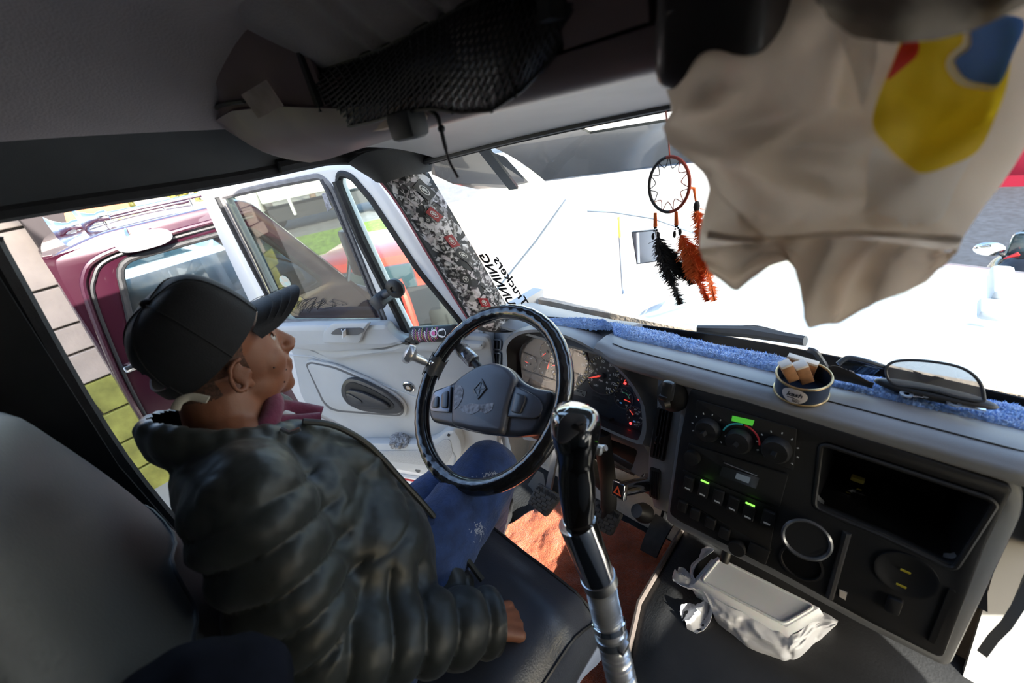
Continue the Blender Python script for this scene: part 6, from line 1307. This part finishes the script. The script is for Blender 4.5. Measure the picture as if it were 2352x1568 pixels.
# open the neck and the cuff
kill = [f for f in bm.faces if (f.calc_center_median() - WR).dot(wf) > .012 and (f.calc_center_median() - WR).length < .09]
inn = [f for f in bm.faces if (lambda c: (c - NB).xy.length < .074 and c.z > NB.z - .06)(f.calc_center_median())]
bmesh.ops.delete(bm, geom=list(set(kill + inn)), context='FACES')
bm.to_mesh(me); bm.free()
jk = link('jacket', me, 'jacket', man, smooth=True, label='dark quilted puffer jacket')
MB().lathe([(.048, 0), (.054, .002), (.055, .014), (.05, .016)], WR + wf * .002, wf, 28).build('cuff', 'jacket', jk)
MB().tube(catmull([P(*q) if len(q) == 2 else P(q[0], q[1], d=q[2]) for q in ((695, 968, .70), (760, 975, .73), (820, 1003, .76), (868, 1042, .785), (925, 1105, .80), (985, 1172, .815), (1050, 1255, .81), (1108, 1332, .79))], 8), .006, 8).build('zip_edge', 'jacket', jk)
MB().tube([P(645, 985, d=.655), P(665, 994, d=.655), P(690, 985, d=.66)], .004, 6).build('zip_pull', 'metal', jk)
MB().tube(catmull([P(402, 942, d=.555), P(412, 922, d=.56), P(440, 911, d=.57), P(478, 918, d=.575)], 6), .006, 8, flat=.35).build('hanger_loop', mat('cream', (.42, .38, .30), .8), jk)
# maroon hooded top, white shirt and drawstrings at the throat
mat('hoodie', (.16, .022, .06), .9, nz=.15, nscale=40, bump=.2, sheen=.3)
hd_ = MB(); 
for k in range(24):
    a = k / 24 * 6.2832
hp_ = [NB + V((.078 * math.cos(a), .072 * math.sin(a), .010 + .012 * math.cos(a * 2))) for a in [k / 32 * 6.2832 for k in range(32)]]
hd_.tube(hp_, .017, 10, closed=True)
hoo = hd_.build('hooded_top', 'hoodie', man, smooth=80)
def scarf(pts, r_, nm, m, par): MB().tube(catmull([P(q[0], q[1], d=q[2]) for q in pts], 8), r_, 12).build(nm, m, par, smooth=80)
scarf([(560, 968, .66), (630, 968, .70), (690, 966, .735), (735, 962, .755)], .013, 'hood_fold', 'hoodie', hoo)
scarf([(625, 945, .72), (650, 938, .745), (690, 943, .765), (738, 952, .78)], .017, 'hood_fold', 'hoodie', hoo)
scarf([(628, 960, .715), (645, 952, .73), (672, 960, .735)], .010, 'white_shirt', 'white', man)
scarf([(728, 958, .765), (760, 972, .775), (790, 990, .785), (820, 1012, .79), (850, 1026, .79)], .008, 'drawstring', mat('string', (.60, .55, .55), .9, bump=.4), hoo)
scarf([(720, 966, .755), (750, 978, .765), (768, 990, .765)], .010, 'sherpa_edge', 'string', hoo)
# ---------------------------------------------------------------- jeans and shoes
mat('denim', (.022, .052, .155), .85, nz=.3, nscale=35, bump=.3, bscale=220, sheen=.2)
b = MB()
b.ball((-.04, .61, .52), (.15, .19, .11))
for a, k, f in ((HPr, KNr, FTr), (HPl, KNl, FTl)): b.cap(a, k, .098, .074, 24); b.cap(k, f, .070, .056, 24)
me = remesh(b, .006, 5, .5); bm = bmesh.new(); bm.from_mesh(me); bm.normal_update()
dd = [v.normal * (.0035 * noise.noise(V((v.co.x * 30, v.co.y * 10, v.co.z * 30))) + .004 * noise.noise(v.co * 16)) for v in bm.verts]
for v, d in zip(bm.verts, dd): v.co += d
bm.to_mesh(me); bm.free(); jn = link('jeans', me, 'denim', man, smooth=True, label='blue denim jeans with frayed patches')
def fray(px, py, w, h, n, seed):
    r = random.Random(seed); b = MB(); hitc = [v.co for v in jn.data.vertices]
    from mathutils.bvhtree import BVHTree
    bv = BVHTree.FromObject(jn, bpy.context.evaluated_depsgraph_get())
    for i in range(n):
        x, y = px + r.gauss(0, w), py + r.gauss(0, h); d = ray(x, y).normalized(); loc, nn, _, _ = bv.ray_cast(EYE, d)
        if loc is None: continue
        t = nn.orthogonal().normalized(); t = Matrix.Rotation(r.uniform(0, 6.28), 3, nn) @ t; s = nn.cross(t) * .0006; L = r.uniform(.002, .006); o = nn * .0012
        b.poly([loc + o - s, loc + o + s, loc + o + s + t * L, loc + o - s + t * L])
    tag(b.build('frayed_threads', mat('thread', (.42, .45, .52), .9), jn, smooth=0), kind='stuff')
bpy.context.view_layer.update()
fray(1128, 1094, 14, 5, 120, 1); fray(1100, 1218, 6, 9, 70, 2)
for f, d in ((FTr, V((.75, .35, 0))), (FTl, V((.8, .4, 0)))):
    d.normalize(); b = MB(); b.ball(f + V((0, 0, -.03)), (.05, .045, .05)); b.cap(f + V((0, 0, -.045)), f + d * .17 + V((0, 0, -.05)), .045, .032); b.cap(f + V((0, 0, -.045)) - d * .03, f + d * .12 + V((0, 0, -.05)), .042, .042)
    link('shoe', remesh(b, .006, 4), mat('shoe', (.03, .03, .032), .6), man, smooth=True)
# ---------------------------------------------------------------- dreamcatcher hanging from the header
dx = .80
dc_ = P(1535, 425, x=dx); dr_ = (P(1535, 363, x=dx) - P(1535, 487, x=dx)).length / 2
drm = root('dreamcatcher', dc_, 'black and orange dreamcatcher hoop hanging with feathers at the windscreen', 'dreamcatcher')
DPl = Pl(dc_, (-.35, -.94, 0), V((-.88, .30, .1)))
mat('dc_black', (.012, .011, .011), .7); mat('dc_red', (.30, .035, .012), .7); mat('dc_orange', (.85, .17, .03), .8)
def hp(a, k=1.0, n=0): return DPl.w(dr_ * k * math.cos(a), dr_ * k * math.sin(a), n)
MB().tube([hp(lerp(1.75, 4.95, i / 40)) for i in range(41)], .0032, 8).build('hoop', 'dc_black', drm); MB().tube([hp(lerp(-1.34, 1.76, i / 40)) for i in range(41)], .0032, 8).build('hoop', 'dc_red', drm)
for part, m, r0_, r1_ in (('web', 'dc_black', 4, 9), ('web', 'dc_red', 0, 4), ('web', 'dc_red', 9, 11)):
    pts = []
    for i in range(r0_ * 2, r1_ * 2 + 1): a = -1.2 + i / 22 * 6.2832; pts.append(hp(a, .97 if i % 2 == 0 else .62 if i % 4 == 1 else .66))
    MB().tube(catmull(pts, 6), .0010, 5).build(part, m, drm)
for k in range(11):
    a = -1.2 + (k + .5) / 11 * 6.2832; MB().tube([hp(a, .63), hp(a + .3, .32), hp(a, .05)], .0003, 4).build('inner_thread', mat('thread_white', (.6, .58, .55), .8), drm)
tp_ = hp(1.62); MB().tube([tp_, P(1536, 330, x=dx), WS(P(1536, 300, x=.70).y, .995) + V((-.012, 0, -.005))], .0014, 6).build('cord', 'dc_red', drm)
def feather(base, tip, w, m, m2, seed, nm='feather', bare=.28):
    r = random.Random(seed); b = MB(); L = (tip - base); l = L.length; ax = L.normalized(); sd = DPl.n.cross(ax).normalized()
    for i in range(1500):
        t = r.random(); wd = w * (math.sin(math.pi * min(1, (t + .06) / (1 - bare + .06))) ** .6 if t < 1 - bare else .12); s = r.choice((-1, 1)); o = base + ax * l * t + DPl.n * r.gauss(0, .003)
        e = o + sd * s * wd * r.uniform(.45, 1) + ax * wd * r.uniform(.3, 1.0) + DPl.n * r.gauss(0, .006); q = ax * .0012 + sd * .0006
        b.poly([o - q, o + q, e + q * .3, e - q * .3])
    f = tag(b.build(nm, m, drm, smooth=0), kind='stuff')
    MB().tube([base, base.lerp(tip, .5), tip], [.0012, .001, .0006], 5).build('quill', m2, drm)
    b = MB(); fan = [base + ax * l * .82 + sd * .002, tip + sd * w * .22, tip + ax * .002, tip - sd * w * .22, base + ax * l * .82 - sd * .002]; b.poly(fan); b.build('feather_tip', m, drm, smooth=0)
def pend(px, py, off, xs):
    a0 = P(px, py, x=dx)
    for (x1, y1) in xs:
        c = P(x1, y1, x=dx); MB().tube([P(px, py - 4, x=dx), P(px, py + 22, x=dx).lerp(c, .2)], .0034, 8).build('bead_wrap', 'dc_orange', drm)
        for k in range(4): MB().ball(P(px, py + 24, x=dx).lerp(c, k / 4), .0022, u=10, v=6).build('bead', 'dc_black', drm)
        MB().ball(c, (.0034, .0034, .0075), u=14, v=8).build('oval_bead', 'dc_black', drm)
pend(1505, 493, 0, ((1500, 543), (1512, 540))); pend(1553, 490, 0, ((1549, 538), (1562, 533)))
MB().tube([hp(-.05), P(1594, 432, x=dx), P(1598, 462, x=dx)], [.0028, .003, .002], 8).build('bead_wrap', 'dc_orange', drm); MB().ball(P(1600, 474, x=dx), (.006, .006, .011)).build('oval_bead', 'dc_black', drm)
feather(P(1512, 545, x=dx), P(1562, 698, x=dx), .026, 'dc_black', 'dc_black', 1); feather(P(1520, 560, x=dx + .01), P(1590, 652, x=dx + .01), .020, 'dc_black', 'dc_black', 5, bare=.15)
feather(P(1566, 540, x=dx), P(1625, 690, x=dx), .026, 'dc_orange', 'dc_orange', 2); feather(P(1585, 560, x=dx), P(1610, 640, x=dx), .02, 'dc_orange', 'dc_orange', 9, bare=.1); feather(P(1600, 480, x=dx), P(1640, 690, x=dx), .016, 'dc_orange', 'dc_orange', 3)
# ---------------------------------------------------------------- hanging beige cloth close to the eye
mat('beige_cloth', (.80, .73, .65), .9, nz=.06, nscale=9, bump=.15, bscale=160, sheen=.2)
def translucent(name, base, t):
    m = MATS[name]; n = m.node_tree.nodes; L = m.node_tree.links; b = n['Principled BSDF']; out = n['Material Output']
    tr = n.new('ShaderNodeBsdfTranslucent'); tr.inputs[0].default_value = (*base, 1); mx = n.new('ShaderNodeMixShader'); mx.inputs[0].default_value = t
    L.new(b.outputs[0], mx.inputs[1]); L.new(tr.outputs[0], mx.inputs[2]); L.new(mx.outputs[0], out.inputs[0])
translucent('beige_cloth', (.92, .84, .75), .68)
cl_ = root('hanging_cloth', P(1900, 300, d=.36), 'crumpled beige cloth with a yellow and blue print hanging creased near its foot', 'cloth')
left = [(1590, -60), (1560, 60), (1535, 130), (1528, 200), (1545, 250), (1522, 292), (1535, 330), (1580, 365), (1618, 400), (1630, 430), (1618, 480), (1608, 530), (1606, 575)]
right = [(2480, -60), (2450, 60), (2420, 150), (2400, 220), (2380, 280), (2360, 330), (2330, 380), (2296, 430), (2262, 470), (2235, 510), (2215, 540), (2200, 575)]
def interp(L, v): k = v * (len(L) - 1); i = min(len(L) - 2, int(k)); return V(L[i]).lerp(V(L[i + 1]), k - i)
def cloth(u, v, back=0.0):
    a, c = interp(left, v), interp(right, v); p = a.lerp(c, u); w = math.sin(math.pi * u) ** .6
    d = .295 - .060 * w * math.sin(math.pi * min(1, .15 + v * .85)) ** .5 + back * (.02 + .05 * w)
    crease = math.exp(-((v - .93 - .02 * math.sin(u * 7)) / .05) ** 2)
    d += .020 * crease * w * (1 - back * 2) + .010 * math.sin(u * 17 + v * 6 + noise.noise(V((u * 4, v * 4, 0))) * 4) * (.5 + .5 * math.sin(v * 5)) + .008 * math.sin(u * 9 - v * 11) + .008 * noise.noise(V((u * 8, v * 7, 2)))
    return P(p.x, p.y, d=d)
g = MB().grid(lambda u, v: cloth(u, v), 90, 80).grid(lambda u, v: cloth(u, v, 1.0), 30, 30)
g.build('cloth_bag', 'beige_cloth', cl_, smooth=80)
# the gathered foot below the tie: two hanging lobes
lobes = [[(1690, 640), (1700, 664), (1722, 640), (1758, 616), (1800, 604), (1826, 606), (1820, 560), (1700, 560)], []]
def skirt(u, v):
    top = V((lerp(1606, 2196, u), 572 - 30 * math.sin(u * 3.1) + 10 * u)); bot = interp([(1632, 628), (1690, 668), (1722, 640), (1770, 610), (1815, 596), (1832, 622), (1838, 680), (1848, 730), (1860, 756), (1885, 748), (1925, 742), (1975, 712), (2030, 690), (2080, 672), (2128, 648), (2165, 610), (2196, 572)], u)
    p = top.lerp(bot, v); return P(p.x, p.y, d=.285 - .03 * math.sin(math.pi * u) + .012 * math.sin(u * 21 + v * 2) + .008 * noise.noise(V((u * 9, v * 3, 7))))
MB().grid(skirt, 90, 24, thick=.0012).build('gathered_foot', 'beige_cloth', cl_, smooth=80)
crease_pts = [cloth(u / 40, .93 + .02 * math.sin(u / 40 * 7)) - F_ * .0015 for u in range(1, 40)]
MB().tube(crease_pts, .003, 8).build('crease_shade', mat('crease_shade', (.62, .55, .48), .9, bump=.2), cl_)  # darker tube paints the shade of a soft crease across the cloth
# print: patches lying on the cloth surface, found from their outline on the photograph
def uv_of(px, py):
    best = None
    for j in range(41):
        v = j / 40; a, c = interp(left, v), interp(right, v)
        if abs(a.y - c.y) > 1e9: continue
        y = a.lerp(c, .6).y; e = abs(y - py)
        if best is None or e < best[0]: best = (e, v)
    v = best[1]; a, c = interp(left, v), interp(right, v); return (px - a.x) / (c.x - a.x), v
def patch(L, m, nm, lift):
    q = [V(p) for p in L]; cen = sum(q, V((0, 0))) / len(q); q = catmull(q, 4, True); b = MB(); R = 7
    def at(p):
        a_, v = uv_fine(p); return cloth(a_, v) - F_ * lift
    for s in range(R):
        for i in range(len(q)):
            f = lambda p, k: at(cen + (p - cen) * (k / R)); p, r_ = q[i], q[(i + 1) % len(q)]
            b.poly([f(p, s), f(r_, s), f(r_, s + 1), f(p, s + 1)] if s else [f(p, 0), f(p, 1), f(r_, 1)])
    b.build(nm, m, cl_, smooth=80, merge=1e-5)
def uv_fine(p):
    lo, hi = 0.0, 1.0
    for _ in range(18):
        v = (lo + hi) / 2; a, c = interp(left, v), interp(right, v); u = (p.x - a.x) / (c.x - a.x); y = a.lerp(c, u).y
        if y < p.y: lo = v
        else: hi = v
    return u, v
for nm, c in (('print_yellow', (.80, .62, .03)), ('print_blue', (.08, .20, .55)), ('print_white', (.80, .78, .76)), ('print_red', (.70, .06, .05)), ('print_orange', (.75, .32, .04))):
    k = 'cloth_' + nm; mat(k, c, .8, nz=.06, nscale=12); translucent(k, tuple(min(1, x * 1.15) for x in c), .6)
patch([(2000, 340), (1985, 440), (1985, 518), (2060, 522), (2150, 510), (2190, 430), (2230, 350), (2180, 380), (2110, 402), (2060, 380)], 'cloth_print_white', 'white_panel', .0015)
patch([(2085, 60), (2040, 150), (2000, 250), (1995, 300), (2030, 345), (2080, 390), (2110, 402), (2170, 385), (2235, 350), (2275, 270), (2300, 200), (2310, 120), (2300, 60), (2200, 50)], 'cloth_print_yellow', 'yellow_print', .003)
patch([(2205, 60), (2192, 110), (2160, 140), (2155, 170), (2185, 205), (2230, 215), (2270, 212), (2300, 150), (2330, 60)], 'cloth_print_white', 'white_edge', .0045)
patch([(2212, 60), (2205, 120), (2172, 150), (2172, 168), (2195, 195), (2235, 206), (2272, 203), (2300, 140), (2325, 60)], 'cloth_print_blue', 'blue_print', .006)
patch([(2060, 105), (2030, 170), (2022, 195), (2055, 170), (2088, 140), (2092, 110)], 'cloth_print_red', 'red_print', .0045)
patch([(1925, 70), (1960, 190), (1975, 245), (1995, 200), (2010, 130), (2000, 90)], 'cloth_print_white', 'white_print', .0015)
# turned-over upper flap, its shadow put in as brown, and the dark box
def flap(u, v):
    top = V((lerp(1860, 2420, u), lerp(-60, -90, u))); bot = interp([(1900, 40), (1960, 85), (2050, 100), (2150, 92), (2230, 72), (2300, 40), (2420, -20)], u); p = top.lerp(bot, v)
    return P(p.x, p.y, d=.20 - .01 * math.sin(3.14 * v) + .006 * math.sin(u * 12))
MB().grid(flap, 40, 14, thick=.0015).build('upper_flap', mat('flap_shaded', (.30, .25, .20), .9, bump=.2), cl_, smooth=80)
tag(MB().box((.47, .128, 1.405), (.30, .070, .215)).bevel(.014, 3, 30).build('overhead_box', mat('box_dark', (.014, .011, .012), .5, coat=.2)), 'black overhead box at the roof beside the hanging cloth', 'box')
# ---------------------------------------------------------------- cargo net over the console pocket, loose cord, crumpled bag inside
nx = .33
nt = root('cargo_net', P(950, 180, x=nx), 'black knotted cargo net stretched over the overhead pocket with a loose cord', 'net')
lowe = [(636, 206), (690, 245), (745, 278), (800, 290), (860, 278), (920, 258), (990, 248), (1060, 258), (1130, 252), (1200, 205), (1260, 140), (1312, 70)]
uppe = [(640, 198), (720, 165), (800, 140), (880, 112), (950, 75), (1020, 38), (1080, 8), (1130, -12), (1180, -30), (1230, -40), (1280, -45), (1320, -40)]
def netp(u, v):
    a, c = interp(lowe, u), interp(uppe, u); p = a.lerp(c, v); return P(p.x, p.y, x=nx - .02 * math.sin(3.14 * v) - .01 * math.sin(3.14 * u) + .012 * (u ** 2))
def valance(u, v):   # gathered headliner cloth coming down to the upper border of the net
    u2 = lerp(-.02, 1.03, u); p = netp(min(1, max(0, u2)), 1.0) + V((0, .05 * max(0, -u2) * 10, 0)); f = math.sin(u * 70 + 6 * noise.noise(V((u * 7, 0, 0)))) * .007 * (1 - v) ** 1.5
    return p + V((-.16 * v + f, .02 * v, .012 * math.sin(v * 2) + (.17 - .06 * u) * v ** 1.2))
MB().grid(valance, 160, 14).build('gathered_valance', 'headliner', con, smooth=80)
b = MB(); NU, NV = 44, 13
def node(i, j): return netp(min(1, max(0, (i + (j % 2) * .5) / NU + .004 * noise.noise(V((i, j, 0))))), j / NV)
rr = random.Random(1)
for i in range(NU):
    for j in range(NV):
        for di in (0, 1):
            a = node(i, j); k = i - 1 + di + (j % 2); 
            if 0 <= k <= NU: b.tube([a, node(k, j + 1)], .0015, 4, caps=False)
tag(b.build('mesh_strands', 'black', nt, smooth=60), kind='stuff')
MB().tube([netp(i / 50, 0) for i in range(51)], .0026, 6).build('border_cord', 'black', nt); MB().tube([netp(i / 50, 1) for i in range(51)], .003, 6).build('border_cord', 'black', nt)
MB().tube(catmull([P(985, 252, x=nx), P(1005, 268, x=nx), P(1014, 300, x=nx), P(1022, 335, x=nx), P(1032, 370, x=nx), P(1045, 395, x=nx), P(1052, 408, x=nx)], 6), [.0026] * 20 + [.0018] * 17, 6).build('loose_cord', 'black', nt)
MB().ball(P(1014, 296, x=nx), .0045).build('cord_knot', 'black', nt)
for x0, y0, x1, y1 in ((1115, 225, 1130, 260), (1180, 190, 1185, 225), (1035, 245, 1040, 262)): MB().tube([P(x0, y0, x=nx), P((x0 + x1) / 2 + 3, (y0 + y1) / 2, x=nx), P(x1, y1, x=nx)], .002, 6).build('cord_end', 'black', nt)
b = MB(); c = P(1112, 88, x=.350); b.ball(c, (.020, .044, .044), u=48, v=32)
for v in b.bm.verts: v.co += (v.co - c) * (.22 * noise.noise(v.co * 22) + .10 * noise.noise(v.co * 60))
tag(b.build('crumpled_pouch', mat('pouch', (.80, .70, .64), .5, nz=.2, nscale=30, coat=.3), smooth=60), 'crumpled pale pouch held behind the black cargo net', 'pouch')
tag(MB().ball(P(1270, 100, x=.40), (.03, .03, .035)).build('rolled_cloth', mat('rolled', (.20, .14, .11), .8)), 'small brown roll behind the right end of the cargo net', 'cloth')
# ---------------------------------------------------------------- lettering stuck on the outside of the windscreen, read from behind
best = min(((i / 60, j / 60) for i in range(61) for j in range(61)), key=lambda t: (proj(WS(lerp(.95, .5, t[0]), t[1])) - V((1130, 640))).length)
yc, tc0 = lerp(.95, .5, best[0]), best[1]; oc = WS(yc, tc0); up_ = (WS(yc, tc0 + .05) - WS(yc, tc0 - .05)).normalized(); ac_ = (WS(yc - .03, tc0) - WS(yc + .03, tc0)).normalized(); nn_ = up_.cross(ac_).normalized()
if nn_.dot(EYE - oc) < 0: nn_ = -nn_
TW_ = Pl(oc, ac_, nn_)
def sticker(body, p0, p1, sz, sx, shear=0.0, bold=.0):
    a, c = TW_.uv(*p0), TW_.uv(*p1); d = c - a; m = (a + c) / 2; t = math.atan2(d.y, d.x)
    return text('window_lettering', body, sz, 'frit', TW_.m @ Matrix.Translation((m.x, m.y, .004)) @ Matrix.Rotation(t, 4, 'Z'), win, depth=.0004, sx=sx, shear=shear, bold=bold)
pxl = (TW_.uv(1090, 580) - TW_.uv(1155, 695)).length
sticker('RUNNING', (1112, 588), (1182, 708), pxl * .21, -1.2, bold=.0012)
sticker('Truckers', (1140, 590), (1212, 704), pxl * .20, -1.3, shear=.4, bold=.0008)
